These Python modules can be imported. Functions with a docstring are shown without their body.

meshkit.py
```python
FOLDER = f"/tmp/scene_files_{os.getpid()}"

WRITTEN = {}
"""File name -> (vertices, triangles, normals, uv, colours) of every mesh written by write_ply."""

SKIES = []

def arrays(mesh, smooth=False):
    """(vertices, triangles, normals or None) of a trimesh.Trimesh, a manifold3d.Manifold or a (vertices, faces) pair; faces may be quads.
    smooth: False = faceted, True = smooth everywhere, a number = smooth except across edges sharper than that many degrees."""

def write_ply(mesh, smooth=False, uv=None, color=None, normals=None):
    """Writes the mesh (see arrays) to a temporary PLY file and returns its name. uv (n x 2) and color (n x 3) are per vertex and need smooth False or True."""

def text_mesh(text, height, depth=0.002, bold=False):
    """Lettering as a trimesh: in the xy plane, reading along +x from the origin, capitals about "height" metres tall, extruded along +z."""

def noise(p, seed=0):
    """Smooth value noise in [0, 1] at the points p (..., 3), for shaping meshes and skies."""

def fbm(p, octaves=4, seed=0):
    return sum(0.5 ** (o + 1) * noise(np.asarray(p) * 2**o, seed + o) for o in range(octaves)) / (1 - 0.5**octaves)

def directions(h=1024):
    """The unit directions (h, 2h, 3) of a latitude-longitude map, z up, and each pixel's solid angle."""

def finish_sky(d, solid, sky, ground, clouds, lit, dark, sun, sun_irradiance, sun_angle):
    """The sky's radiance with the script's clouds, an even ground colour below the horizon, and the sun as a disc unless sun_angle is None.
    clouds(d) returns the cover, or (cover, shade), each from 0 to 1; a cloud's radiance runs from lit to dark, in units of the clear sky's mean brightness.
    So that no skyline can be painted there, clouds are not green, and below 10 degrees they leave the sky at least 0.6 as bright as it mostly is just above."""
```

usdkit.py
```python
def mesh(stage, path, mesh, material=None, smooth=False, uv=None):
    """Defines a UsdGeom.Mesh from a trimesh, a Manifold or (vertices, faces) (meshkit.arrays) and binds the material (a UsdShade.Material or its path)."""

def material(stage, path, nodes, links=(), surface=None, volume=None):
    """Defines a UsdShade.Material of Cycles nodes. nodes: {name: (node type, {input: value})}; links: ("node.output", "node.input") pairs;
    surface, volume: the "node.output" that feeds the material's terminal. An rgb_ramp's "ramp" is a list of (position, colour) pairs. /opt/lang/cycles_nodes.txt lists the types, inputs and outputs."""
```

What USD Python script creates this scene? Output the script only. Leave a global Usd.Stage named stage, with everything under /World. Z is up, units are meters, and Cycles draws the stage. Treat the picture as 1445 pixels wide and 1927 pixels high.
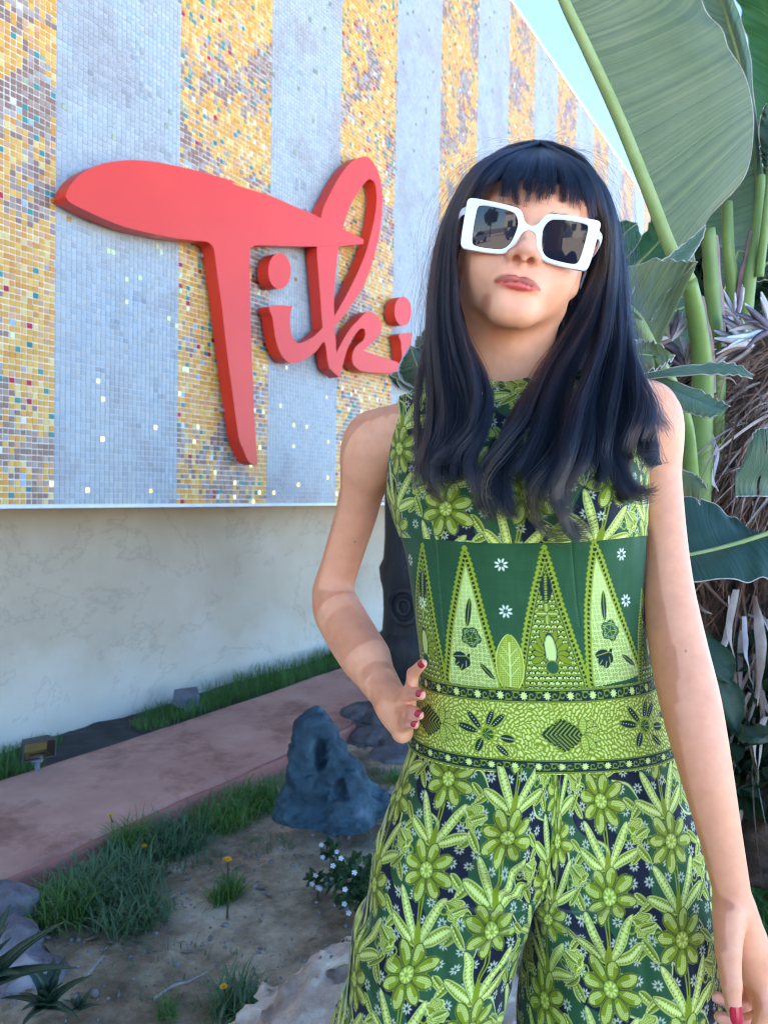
import math, random
import numpy as np
import trimesh, shapely
import usdkit, meshkit
from shapely.geometry import Polygon, Point, box as sbox
from shapely.ops import unary_union
from pxr import Usd, UsdGeom, UsdLux, UsdShade, Gf, Sdf, Vt

stage = Usd.Stage.CreateInMemory()
UsdGeom.SetStageUpAxis(stage, 'Z')
UsdGeom.SetStageMetersPerUnit(stage, 1.0)
UsdGeom.Xform.Define(stage, '/World')
UsdGeom.Scope.Define(stage, '/World/Looks')
PI = math.pi
rng = np.random.default_rng(7)
random.seed(7)

# ------------------------------------------------------------------ camera
W0, H0, FPX = 1445.0, 1927.0, 1447.0          # the photograph's size and focal length in its pixels
CAM = np.array([0.0, 0.0, 1.2])
PITCH, ROLL = math.radians(1.42), 0.0168
_F = np.array([0, math.cos(PITCH), -math.sin(PITCH)])
_U0 = np.array([0, math.sin(PITCH), math.cos(PITCH)])
_R0 = np.array([1.0, 0, 0])
RIGHT = _R0 * math.cos(ROLL) + _U0 * math.sin(ROLL)
UP = _U0 * math.cos(ROLL) - _R0 * math.sin(ROLL)
cam = UsdGeom.Camera.Define(stage, '/World/camera')
m4 = Gf.Matrix4d(*RIGHT, 0, *UP, 0, *(-_F), 0, *CAM, 1)
cam.AddTransformOp().Set(m4)
cam.CreateHorizontalApertureAttr(24.0)
cam.CreateVerticalApertureAttr(24.0 * 1024 / 767)
cam.CreateFocalLengthAttr(24.0 * FPX / W0)
cam.CreateClippingRangeAttr(Gf.Vec2f(0.05, 2000))
cam.CreateFStopAttr(9.0)
cam.CreateFocusDistanceAttr(0.90)
cam.CreateExposureAttr(3.72)

# ------------------------------------------------------------------ sun and sky: the sun stands behind the building, everything in view is in its shade
SUN_EL = math.radians(35)
_sx, _sy = -0.54, 0.842
SUN = np.array([_sx * math.cos(SUN_EL), _sy * math.cos(SUN_EL), math.sin(SUN_EL)])
sun = UsdLux.DistantLight.Define(stage, '/World/sun')
sun.CreateIntensityAttr(0.9); sun.CreateAngleAttr(0.53); sun.CreateNormalizeAttr(True)
sun.CreateColorAttr(Gf.Vec3f(1.0, 0.93, 0.82))
_z = Gf.Vec3d(*SUN); _x = Gf.Cross(Gf.Vec3d(0, 0, 1), _z).GetNormalized(); _y = Gf.Cross(_z, _x)
sun.AddTransformOp().Set(Gf.Matrix4d(*_x, 0, *_y, 0, *_z, 0, 0, 0, 0, 1))
sky_mat = usdkit.material(stage, '/World/Looks/sky_look', {
    'sky': ('sky_texture', {'sky_type': 'single_scattering', 'sun_disc': False, 'sun_elevation': SUN_EL, 'sun_rotation': math.atan2(_sx, _sy), 'altitude': 20.0, 'air_density': 0.8, 'aerosol_density': 0.08, 'ozone_density': 8.0}),
    'bg': ('background_shader', {'strength': 0.055})},
    [('sky.color', 'bg.color')], surface='bg.background')
dome = UsdLux.DomeLight.Define(stage, '/World/sky')
UsdShade.MaterialBindingAPI.Apply(dome.GetPrim()).Bind(sky_mat)
dome.GetPrim().SetCustomDataByKey('kind', 'structure')

# ------------------------------------------------------------------ helpers
def ray(px, py):
    return _F + ((px - W0 / 2) / FPX) * RIGHT - ((py - H0 / 2) / FPX) * UP

def P(px, py, d):
    """The point at distance d along the optical axis that the camera sees at the photograph's pixel (px, py)."""
    return CAM + d * ray(px, py)

def PA(a):
    a = np.asarray(a, float)
    return CAM + a[:, 2:3] * (_F + ((a[:, 0:1] - W0 / 2) / FPX) * RIGHT - ((a[:, 1:2] - H0 / 2) / FPX) * UP)

def to_px(p):
    q = np.asarray(p, float) - CAM
    d = q @ _F
    return np.stack([W0 / 2 + FPX * (q @ RIGHT) / d, H0 / 2 - FPX * (q @ UP) / d, d], -1)

def G(px, py, z=0.0):
    """Where that ray meets the level z."""
    r = ray(px, py)
    return CAM + r * ((z - CAM[2]) / r[2])

_names = {}
def numbered(parent, name):
    k = _names.get((parent, name), 0)
    _names[(parent, name)] = k + 1
    return f'{parent}/{name}' + (f'_{k:03d}' if k else '')

def tag(p, label=None, cat=None, group=None, kind=None):
    p = p.GetPrim() if hasattr(p, 'GetPrim') else p
    for k, v in (('label', label), ('category', cat), ('group', group), ('kind', kind)):
        if v: p.SetCustomDataByKey(k, v)
    return p

def thing(name, label, cat, group=None, loc=(0, 0, 0), parent='/World'):
    x = UsdGeom.Xform.Define(stage, numbered(parent, name))
    if any(loc): x.AddTranslateOp().Set(Gf.Vec3d(*map(float, loc)))
    p = x.GetPrim(); p.SetCustomDataByKey('origin_set', True) if False else None
    return tag(p, label, cat, group)

_off = {}
def obj(name, mesh, m, parent='/World', smooth=False, tint=None, loc=None, **kw):
    """One Mesh prim. Vertices are world coordinates less the parent's translation when loc is given."""
    ppath = parent if isinstance(parent, str) else str((parent.GetPrim() if hasattr(parent, 'GetPrim') else parent).GetPath())
    if isinstance(mesh, list): mesh = trimesh.util.concatenate(mesh)
    if loc is not None:
        mesh = trimesh.Trimesh(np.asarray(mesh.vertices) - np.asarray(loc), mesh.faces, process=False)
    path = numbered(ppath, name)
    u = usdkit.mesh(stage, path, mesh, m, smooth=smooth)
    if tint is not None:
        UsdGeom.PrimvarsAPI(u).CreatePrimvar('tint', Sdf.ValueTypeNames.Color3fArray, 'vertex').Set(Vt.Vec3fArray.FromNumpy(np.asarray(tint, np.float32)))
    tag(u, **{k: v for k, v in kw.items()})
    return u.GetPrim()

def TM(v, f):
    return trimesh.Trimesh(np.asarray(v, float), np.asarray(f), process=False)

def srgb(r, g, b):
    c = np.array([r, g, b], float) / 255
    return np.where(c <= 0.04045, c / 12.92, ((c + 0.055) / 1.055) ** 2.4)

def grid_faces(nu, nv, flip=False, wrap=False):
    """Quads of a (nv rows, nu columns) vertex grid."""
    i = np.arange(nu if wrap else nu - 1); j = np.arange(nv - 1)
    I, J = np.meshgrid(i, j)
    I2 = (I + 1) % nu
    a, b, c, d = J * nu + I, J * nu + I2, (J + 1) * nu + I2, (J + 1) * nu + I
    q = np.stack([a, b, c, d], -1).reshape(-1, 4)
    if flip: q = q[:, ::-1]
    return np.vstack([q[:, [0, 1, 2]], q[:, [0, 2, 3]]])

def tube(pts, rad, n=8, caps=True):
    """A tapered tube along a polyline."""
    pts = np.asarray(pts, float); m = len(pts)
    rad = np.broadcast_to(np.asarray(rad, float), (m,)) if np.ndim(rad) < 2 else np.asarray(rad)
    t = np.gradient(pts, axis=0); t /= np.linalg.norm(t, axis=1, keepdims=True) + 1e-12
    ref = np.array([0, 0, 1.0]) if abs(t[0][2]) < 0.9 else np.array([1.0, 0, 0])
    u = np.cross(t[0], ref); u /= np.linalg.norm(u)
    us = []
    for k in range(m):
        u = u - t[k] * (u @ t[k]); u /= np.linalg.norm(u) + 1e-12
        us.append(u)
    us = np.array(us); w = np.cross(t, us)
    a = np.linspace(0, 2 * PI, n, endpoint=False)
    ring = us[:, None] * np.cos(a)[None, :, None] + w[:, None] * np.sin(a)[None, :, None]
    v = pts[:, None] + ring * rad[:, None, None]
    f = grid_faces(n, m, wrap=True)
    v = v.reshape(-1, 3)
    if caps:
        k0, k1 = len(v), len(v) + 1
        v = np.vstack([v, pts[0], pts[-1]])
        i = np.arange(n); i2 = (i + 1) % n
        f = np.vstack([f, np.stack([np.full(n, k0), i2, i], 1), np.stack([np.full(n, k1), (m - 1) * n + i, (m - 1) * n + i2], 1)])
    return TM(v, f)

def catmull(pts, n):
    """n points of a Catmull-Rom curve through pts."""
    p = np.asarray(pts, float)
    if len(p) == 2: return p[0] + (p[1] - p[0]) * np.linspace(0, 1, n)[:, None]
    p = np.vstack([2 * p[0] - p[1], p, 2 * p[-1] - p[-2]])
    s = np.linspace(0, len(p) - 3 - 1e-9, n); k = np.floor(s).astype(int); t = (s - k)[:, None]
    a, b, c, d = p[k], p[k + 1], p[k + 2], p[k + 3]
    return 0.5 * (2 * b + (c - a) * t + (2 * a - 5 * b + 4 * c - d) * t * t + (3 * b - a - 3 * c + d) * t ** 3)

def rbox(sx, sy, sz, r=0.004, seg=1):
    """A box with chamfered edges, centred."""
    h = np.array([sx, sy, sz]) / 2
    pts = []
    for s in np.ndindex(2, 2, 2):
        sg = np.array(s) * 2 - 1
        for k in range(3):
            q = h - r; q = q.copy(); q[k] = h[k]
            pts.append(sg * q)
    return trimesh.convex.convex_hull(np.array(pts))

def xf(mesh, R=None, t=None):
    m = mesh.copy()
    v = np.asarray(m.vertices)
    if R is not None: v = v @ np.asarray(R).T
    if t is not None: v = v + np.asarray(t)
    return TM(v, m.faces)

def frame_from(z, x=None):
    z = np.asarray(z, float); z = z / np.linalg.norm(z)
    x = np.array([1.0, 0, 0]) if x is None else np.asarray(x, float)
    x = x - z * (x @ z); x /= np.linalg.norm(x)
    return np.stack([x, np.cross(z, x), z], 1)

def rotz(a):
    c, s = math.cos(a), math.sin(a)
    return np.array([[c, -s, 0], [s, c, 0], [0, 0, 1.0]])

def mat(name, color=None, rough=0.6, nodes=None, links=None, spec=0.5, surface='p.BSDF', **kw):
    n = {'p': ('principled_bsdf', {'roughness': rough, 'specular_ior_level': spec, **({'base_color': color} if color is not None else {}), **kw})}
    if nodes: n.update(nodes)
    return usdkit.material(stage, '/World/Looks/' + name, n, links or [], surface=surface)

def noisy(name, c1, c2, scale, rough=0.7, bump=0.0, bscale=None, detail=6, c3=None, dist=0.01, coord='object', spec=0.4, **kw):
    """Two or three tones mixed by noise in object space, with fine relief."""
    ramp = [(0.3, c1), (0.7, c2)] if c3 is None else [(0.28, c1), (0.5, c2), (0.72, c3)]
    nodes = {'tc': ('texture_coordinate', {}), 'n': ('noise_texture', {'scale': scale, 'detail': detail, 'roughness': 0.6}), 'r': ('rgb_ramp', {'ramp': ramp})}
    links = [(f'tc.{coord}', 'n.vector'), ('n.fac', 'r.fac'), ('r.color', 'p.base_color')]
    if bump:
        nodes['n2'] = ('noise_texture', {'scale': bscale or scale * 6, 'detail': 6, 'roughness': 0.65})
        nodes['b'] = ('bump', {'strength': bump, 'distance': dist})
        links += [(f'tc.{coord}', 'n2.vector'), ('n2.fac', 'b.height'), ('b.normal', 'p.normal')]
    return mat(name, None, rough, nodes, links, spec=spec, **kw)

def tinted(name, rough=0.5, spec=0.5, extra=None, elinks=(), **kw):
    nodes = {'a': ('attribute', {'attribute': 'tint'})}
    if extra: nodes.update(extra)
    return mat(name, None, rough, nodes, [('a.color', 'p.base_color'), *elinks], spec=spec, **kw)

# the wall runs towards the vanishing point at pixel (1600, 942)
WD = ray(1600, 942); WD[2] = 0; WD /= np.linalg.norm(WD)      # along the wall, away from the camera
WN = np.array([WD[1], -WD[0], 0.0])                            # out of the wall, towards the camera
LOWD = -((G(0, 1430)[:2] + G(620, 1240)[:2]) / 2) @ WN[:2]     # distance from the camera to the lower wall
OVER = 0.36
MOSD = LOWD - OVER                                             # ... and to the mosaic
Z0 = np.array([0, 0, 1.0])
def wallpt(t, z, out=0.0):
    """Point at t metres along the wall, height z, out metres in front of the mosaic's face."""
    t = np.asarray(t, float); z = np.asarray(z, float)
    return WD * t[..., None] + WN * (-(MOSD - np.asarray(out, float)))[..., None] * 1.0 + Z0 * z[..., None] if np.ndim(out) else WD * t[..., None] - WN * (MOSD - out) + Z0 * z[..., None]
def px_to_wall(px, py, out=0.0):
    """(t, z) where the ray meets the plane out metres in front of the mosaic."""
    r = ray(px, py); s = (-(MOSD - out)) / (r @ WN)
    q = CAM + r * s
    return q @ WD, q[2]
# ------------------------------------------------------------------ implicit shapes: naive surface nets on a sparse grid
def surface_net(f, lo, hi, h, block=8):
    """Mesh of f = 0 (f < 0 inside; about a distance) inside the box lo..hi at cell size h."""
    lo = np.asarray(lo, float); hi = np.asarray(hi, float)
    nb = np.ceil((hi - lo) / (h * block)).astype(int) + 1
    n = nb * block
    ctr = [lo[k] + (np.arange(nb[k]) * block + (block - 1) / 2) * h for k in range(3)]
    C = np.stack(np.meshgrid(*ctr, indexing='ij'), -1).reshape(-1, 3)
    cv = f(C).reshape(nb)
    F = np.repeat(np.repeat(np.repeat(cv, block, 0), block, 1), block, 2).astype(np.float32)
    keep = np.argwhere(np.abs(cv) < h * block * 1.25)
    o = np.stack(np.meshgrid(*[np.arange(block)] * 3, indexing='ij'), -1).reshape(-1, 3)
    for s in range(0, len(keep), 600):
        idx = (keep[s:s + 600, None] * block + o[None]).reshape(-1, 3)
        F[idx[:, 0], idx[:, 1], idx[:, 2]] = f(lo + idx * h)
    ins = F < 0
    c = [ins[a:n[0] - 1 + a, b:n[1] - 1 + b, d:n[2] - 1 + d] for a, b, d in np.ndindex(2, 2, 2)]
    cnt = sum(x.astype(np.int8) for x in c)
    cells = np.argwhere((cnt > 0) & (cnt < 8))
    num = np.full(cnt.shape, -1, np.int64); num[cells[:, 0], cells[:, 1], cells[:, 2]] = np.arange(len(cells))
    corners = np.array(list(np.ndindex(2, 2, 2)))
    val = np.stack([F[cells[:, 0] + a, cells[:, 1] + b, cells[:, 2] + d] for a, b, d in corners], 1).astype(float)
    acc = np.zeros((len(cells), 3)); k = np.zeros(len(cells))
    for i in range(8):
        for j in range(i + 1, 8):
            if np.abs(corners[i] - corners[j]).sum() != 1: continue
            a, b = val[:, i], val[:, j]
            m = (a < 0) != (b < 0)
            t = np.where(m, a / np.where(m, a - b, 1), 0)
            acc[m] += corners[i] + t[m, None] * (corners[j] - corners[i]); k[m] += 1
    v = lo + (cells + acc / k[:, None]) * h
    faces = []
    for ax in range(3):
        sl = [slice(1, -1)] * 3; sl[ax] = slice(0, -1)
        a = ins[tuple(sl)]; sl2 = list(sl); sl2[ax] = slice(1, None)
        b = ins[tuple(sl2)]
        for m, flip in ((a & ~b, False), (~a & b, True)):
            e = np.argwhere(m)
            off = np.array([1 if q != ax else 0 for q in range(3)]); e = e + off
            u, w = [q for q in range(3) if q != ax]
            if ax == 1: flip2 = not flip
            else: flip2 = flip
            q = []
            for du, dw in ((-1, -1), (0, -1), (0, 0), (-1, 0)):
                z = e.copy(); z[:, u] += du; z[:, w] += dw
                q.append(num[z[:, 0], z[:, 1], z[:, 2]])
            q = np.stack(q, 1); q = q[(q >= 0).all(1)]
            if flip2: q = q[:, ::-1]
            faces.append(q)
    q = np.vstack(faces)
    return TM(v, np.vstack([q[:, [0, 1, 2]], q[:, [0, 2, 3]]]))

def smin(a, b, k):
    h = np.clip(0.5 + 0.5 * (b - a) / k, 0, 1)
    return b + (a - b) * h - k * h * (1 - h)
def smax(a, b, k): return -smin(-a, -b, k)
def sd_ell(p, c, r, R=None):
    q = p - np.asarray(c)
    if R is not None: q = q @ np.asarray(R)
    r = np.asarray(r, float)
    k0 = np.linalg.norm(q / r, axis=-1); k1 = np.linalg.norm(q / (r * r), axis=-1)
    return k0 * (k0 - 1) / np.maximum(k1, 1e-9)
def sd_cone(p, a, b, ra, rb):
    """A bone: a capsule whose radius runs from ra to rb."""
    a = np.asarray(a, float); b = np.asarray(b, float); d = b - a
    t = np.clip((p - a) @ d / (d @ d), 0, 1)
    return np.linalg.norm(p - a - t[..., None] * d, axis=-1) - (ra + (rb - ra) * t)

# ------------------------------------------------------------------ the building
TILE, SW = 0.025, 0.675
ZB, ZT = 1.125, 5.75
T_FIRST = 2.005 - SW
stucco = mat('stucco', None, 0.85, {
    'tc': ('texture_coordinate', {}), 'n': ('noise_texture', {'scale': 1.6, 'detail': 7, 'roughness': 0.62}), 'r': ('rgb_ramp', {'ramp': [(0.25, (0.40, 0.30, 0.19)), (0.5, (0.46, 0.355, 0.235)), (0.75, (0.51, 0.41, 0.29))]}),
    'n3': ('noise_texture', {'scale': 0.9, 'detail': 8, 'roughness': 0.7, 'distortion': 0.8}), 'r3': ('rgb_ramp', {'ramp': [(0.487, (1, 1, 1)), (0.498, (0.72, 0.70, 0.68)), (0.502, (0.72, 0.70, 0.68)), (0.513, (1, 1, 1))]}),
    'mx': ('mix', {'mix_type': 'multiply', 'fac': 0.45}), 'gp': ('geometry', {}), 'sz': ('separate_xyz', {}), 'nz': ('noise_texture', {'scale': 2.2, 'detail': 6, 'roughness': 0.6}), 'ma': ('math', {'math_type': 'multiply_add', 'value2': 0.9}), 'rz': ('rgb_ramp', {'ramp': [(0.50, (0.75, 0.75, 0.75)), (1.15 / 1.3, (0, 0, 0))]}), 'painted_skylight': ('mix', {'mix_type': 'mix', 'color2': (0.58, 0.49, 0.38)}),  # paler towards the foot: skylight reaching below the overhang, painted into the colour
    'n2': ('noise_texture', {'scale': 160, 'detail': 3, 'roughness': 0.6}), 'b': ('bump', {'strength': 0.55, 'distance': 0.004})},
    [('tc.object', 'n.vector'), ('tc.object', 'n2.vector'), ('tc.object', 'n3.vector'), ('n.fac', 'r.fac'), ('n3.fac', 'r3.fac'), ('r.color', 'painted_skylight.color1'), ('gp.position', 'sz.vector'), ('tc.object', 'nz.vector'), ('nz.fac', 'ma.value1'), ('sz.z', 'ma.value3'), ('ma.value', 'rz.fac'), ('rz.color', 'painted_skylight.fac'), ('painted_skylight.color', 'mx.color1'), ('r3.color', 'mx.color2'), ('mx.color', 'p.base_color'), ('n2.fac', 'b.height'), ('b.normal', 'p.normal')], spec=0.2)
grout_warm = noisy('grout_warm', (0.66, 0.60, 0.48), (0.74, 0.69, 0.58), 6, 0.8)
grout_grey = noisy('grout_grey', (0.34, 0.37, 0.40), (0.43, 0.45, 0.48), 6, 0.8)
tile_mat = tinted('glass_tile', 0.34, 0.32)
gold_mat = mat('gold_tile', (0.80, 0.60, 0.26), 0.24, metallic=1.0)
trim_mat = noisy('metal_trim', (0.55, 0.55, 0.55), (0.66, 0.66, 0.65), 9, 0.45)
roof_mat = noisy('roofing', (0.30, 0.29, 0.28), (0.38, 0.37, 0.36), 3, 0.9)

building = thing('building', 'building with yellow and blue-grey striped mosaic upper wall over a bare stucco base', 'building')
def wbox(t0, t1, z0, z1, o0, o1):
    c = np.array([wallpt(t, z, o) for t in (t0, t1) for z in (z0, z1) for o in (o0, o1)])
    return trimesh.convex.convex_hull(c)
T_END = 15.0
T_BEG = T_FIRST - 9 * SW
# lower stucco wall, gently uneven
nu, nv = 260, 60
tt, zz = np.meshgrid(np.linspace(T_BEG - 1.0, T_END, nu), np.linspace(-0.15, ZB - 0.004, nv))
q = np.stack([tt * 1.3, zz * 2.2, zz * 0], -1)
un = (meshkit.fbm(q * 2.0, 4, 3) - 0.5) * 0.022
lw = wallpt(tt.ravel(), zz.ravel(), (-OVER + un).ravel())
lw = WD * tt.ravel()[:, None] - WN * (LOWD - un.ravel())[:, None] + Z0 * zz.ravel()[:, None]
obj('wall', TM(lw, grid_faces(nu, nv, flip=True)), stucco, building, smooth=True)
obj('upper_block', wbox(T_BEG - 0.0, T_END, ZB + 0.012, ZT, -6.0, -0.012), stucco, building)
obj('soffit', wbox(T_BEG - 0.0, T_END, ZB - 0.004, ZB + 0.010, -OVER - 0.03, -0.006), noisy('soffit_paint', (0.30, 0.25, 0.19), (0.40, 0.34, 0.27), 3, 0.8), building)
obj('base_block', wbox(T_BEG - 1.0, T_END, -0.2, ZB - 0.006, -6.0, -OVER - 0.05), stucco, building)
obj('drip_edge', wbox(T_BEG - 0.0, T_END, ZB - 0.010, ZB + 0.006, -0.004, 0.007), trim_mat, building)
obj('roof_flashing', wbox(T_BEG - 0.0, T_END, ZT + 0.001, ZT + 0.035, -0.25, 0.012), trim_mat, building)
obj('roof', wbox(T_BEG - 0.0, T_END, ZT + 0.002, ZT + 0.03, -6.0, -0.255), roof_mat, building)

WARM = {k: srgb(*c) for k, c in dict(y1=(224, 160, 50), y2=(232, 176, 70), y3=(222, 148, 44), lt=(234, 196, 116), tan=(218, 158, 100), b1=(154, 114, 90), b2=(172, 140, 116), gy=(182, 158, 138), te=(74, 138, 122), te2=(56, 120, 116), re=(186, 22, 40), wh=(230, 222, 196), bl=(168, 182, 194)).items()}
def stripe_tiles(k, t0, warm, r):
    ncol, nrow = 27, int((ZT - ZB) / TILE)
    I, J = np.meshgrid(np.arange(ncol), np.arange(nrow)); I, J = I.ravel(), J.ravel()
    tc = t0 + (I + 0.5) * TILE; zc = ZB + 0.003 + (J + 0.5) * TILE
    n = len(I)
    if warm:
        cl = meshkit.fbm(np.stack([I * 0.13, J * 0.13, np.full(n, k * 7.3)], 1), 3, 5)
        cl2 = meshkit.fbm(np.stack([I * 0.2, J * 0.2, np.full(n, k * 3.1)], 1), 2, 9)
        brown = cl + r.normal(0, 0.065, n) > 0.555
        pick = r.random(n)
        names = np.where(pick < 0.36, 'y1', np.where(pick < 0.64, 'y2', np.where(pick < 0.79, 'y3', np.where(pick < 0.90, 'lt', 'tan'))))
        pb = r.random(n) + (cl2 - 0.5) * 0.8
        names = np.where(brown, np.where(pb < 0.48, 'b1', np.where(pb < 0.8, 'b2', 'gy')), names)
        s = r.random(n)
        names = np.where(s < 0.030, 'te', np.where(s < 0.037, 'te2', np.where(s < 0.048, 're', np.where(s < 0.056, 'wh', np.where(s < 0.064, 'bl', names)))))
        col = np.array([WARM[x] for x in names]); col *= r.uniform(0.92, 1.06, (n, 1))
        gold = r.random(n) < (0.012 if k < 1 else 0.034)
    else:
        m = meshkit.fbm(np.stack([I * 0.08, J * 0.06, np.full(n, k * 5.7)], 1), 4, 8)
        base = srgb(182, 180, 168); blue = srgb(172, 180, 176); gry = srgb(178, 171, 160)
        w = np.clip((m - 0.35) / 0.3, 0, 1)[:, None]
        col = base * (1 - w) + np.where(r.random((n, 1)) < 0.5, blue, base) * w
        g2 = np.clip((meshkit.fbm(np.stack([I * 0.16, J * 0.11, np.full(n, k * 2.7)], 1), 3, 18) - 0.5) / 0.2, 0, 1)[:, None]
        col = col * (1 - g2) + gry * 0.92 * g2
        col *= r.uniform(0.88, 1.07, (n, 1))
        # darker stained tiles in small groups
        st = meshkit.fbm(np.stack([I * 0.35, J * 0.35, np.full(n, k * 1.9)], 1), 2, 28) > 0.74
        col[st] *= 0.8
        gold = (r.random(n) < 0.0085)
    return I, J, tc, zc, np.clip(col * (0.76 if warm else 0.80), 0, 1), gold

def tile_geo(tc, zc, r, full=True, proud=0.0):
    n = len(tc)
    g = np.where(r.random(n) < 0.5, 0.0010, 0.0014)
    hw = TILE / 2 - g * r.uniform(0.7, 1.5, n); hh = TILE / 2 - g * r.uniform(0.7, 1.5, n)
    jt = r.normal(0, 0.0004, n); jz = r.normal(0, 0.0004, n); rot = r.normal(0, 0.02, n)
    tilt_t = r.normal(0, 0.012, n); tilt_z = r.normal(0, 0.012, n)
    o0 = r.uniform(-0.0004, 0.0006, n) + proud
    V = []
    for lvl in ((1, 0) if full else (1,)):
        ins = 0.0007 if (lvl and full) else 0.0
        for a, b in ((-1, -1), (1, -1), (1, 1), (-1, 1)):
            u = a * (hw - ins); w = b * (hh - ins)
            t = tc + jt + u - w * rot; z = zc + jz + w + u * rot
            o = o0 + (u * tilt_t + w * tilt_z if lvl else -0.004)
            V.append(WD[None] * t[:, None] - WN[None] * (MOSD - o)[:, None] + Z0[None] * z[:, None])
    V = np.stack(V, 1)
    F = [[0, 1, 2], [0, 2, 3]]
    if full:
        for a in range(4):
            b = (a + 1) % 4
            F += [[4 + a, 4 + b, b], [4 + a, b, a]]
    F = np.array(F)[:, ::-1] if False else np.array(F)
    return V, F

def flat_mesh(V, F):
    n, m = V.shape[:2]
    return TM(V.reshape(-1, 3), (F[None] + (np.arange(n) * m)[:, None, None]).reshape(-1, 3))

trng = np.random.default_rng(21)
singles = 0
for k in range(-9, 20):
    t0 = T_FIRST + k * SW
    if t0 > T_END - SW: break
    warm = (k % 2 == 0)
    st = obj('mosaic_stripe', wbox(t0, t0 + SW, ZB + 0.007, ZT, -0.011, -0.0022), grout_warm if warm else grout_grey, building)
    I, J, tc, zc, col, gold = stripe_tiles(k, t0, warm, trng)
    full = k in (0, 1, 2, 3, 4)
    px = to_px(wallpt(tc, zc, 0.0))
    inside = (px[:, 0] > 3) & (px[:, 0] < 1442) & (px[:, 1] > 3) & (px[:, 1] < 950)
    V, F = tile_geo(tc, zc, trng, full)
    one = np.zeros(len(tc), bool)
    if k == 0:
        cand = np.where(inside & ~gold)[0]
        cand = cand[np.argsort(px[cand, 2])][:300]
        one[cand] = True
    if full and not warm:
        cand = np.where(inside & gold)[0][:45]; one[cand] = True
    for i in np.where(one)[0]:
        if gold[i]:
            obj('gold_tile', TM(V[i] + WN * 0.001, F), gold_mat, st)
        else:
            obj('tile', TM(V[i], F), tile_mat, st, tint=np.repeat(col[i][None], V.shape[1], 0))
    rest = ~one & ~gold
    obj('tiles', flat_mesh(V[rest], F), tile_mat, st, tint=np.repeat(col[rest], V.shape[1], 0), kind='stuff')
    rest = ~one & gold
    if rest.any(): obj('gold_tiles', flat_mesh(V[rest] + WN * 0.001, F), gold_mat, st, kind='stuff')

# ------------------------------------------------------------------ the sign
FACE_OUT, BACK_OUT = 0.100, 0.022
def zoom2(pts): return [(440 + x / 3.6125, 270 + y / 3.6125) for x, y in pts]
def zoom1(pts): return [(80 + x / 3.6125, 270 + y / 3.6125) for x, y in pts]
def zoom7(pts): return [(340 + x / 3.44, 560 + y / 3.44) for x, y in pts]
def smooth_closed(pts, sharp=(), n=8):
    """Closed curve through pts; indices in sharp stay corners."""
    pts = np.asarray(pts, float); m = len(pts); out = []
    for i in range(m):
        p0, p1, p2, p3 = pts[i - 1], pts[i], pts[(i + 1) % m], pts[(i + 2) % m]
        if i in sharp: p0 = p1 - (p2 - p1)
        if (i + 1) % m in sharp: p3 = p2 + (p2 - p1)
        for t in np.linspace(0, 1, n, endpoint=False):
            out.append(0.5 * (2 * p1 + (p2 - p0) * t + (2 * p0 - 5 * p1 + 4 * p2 - p3) * t * t + (3 * p1 - p0 - 3 * p2 + p3) * t ** 3))
    return np.array(out)
def to_wall_poly(pts, out=FACE_OUT):
    return Polygon([px_to_wall(x, y, out) for x, y in pts]).buffer(0)

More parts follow.
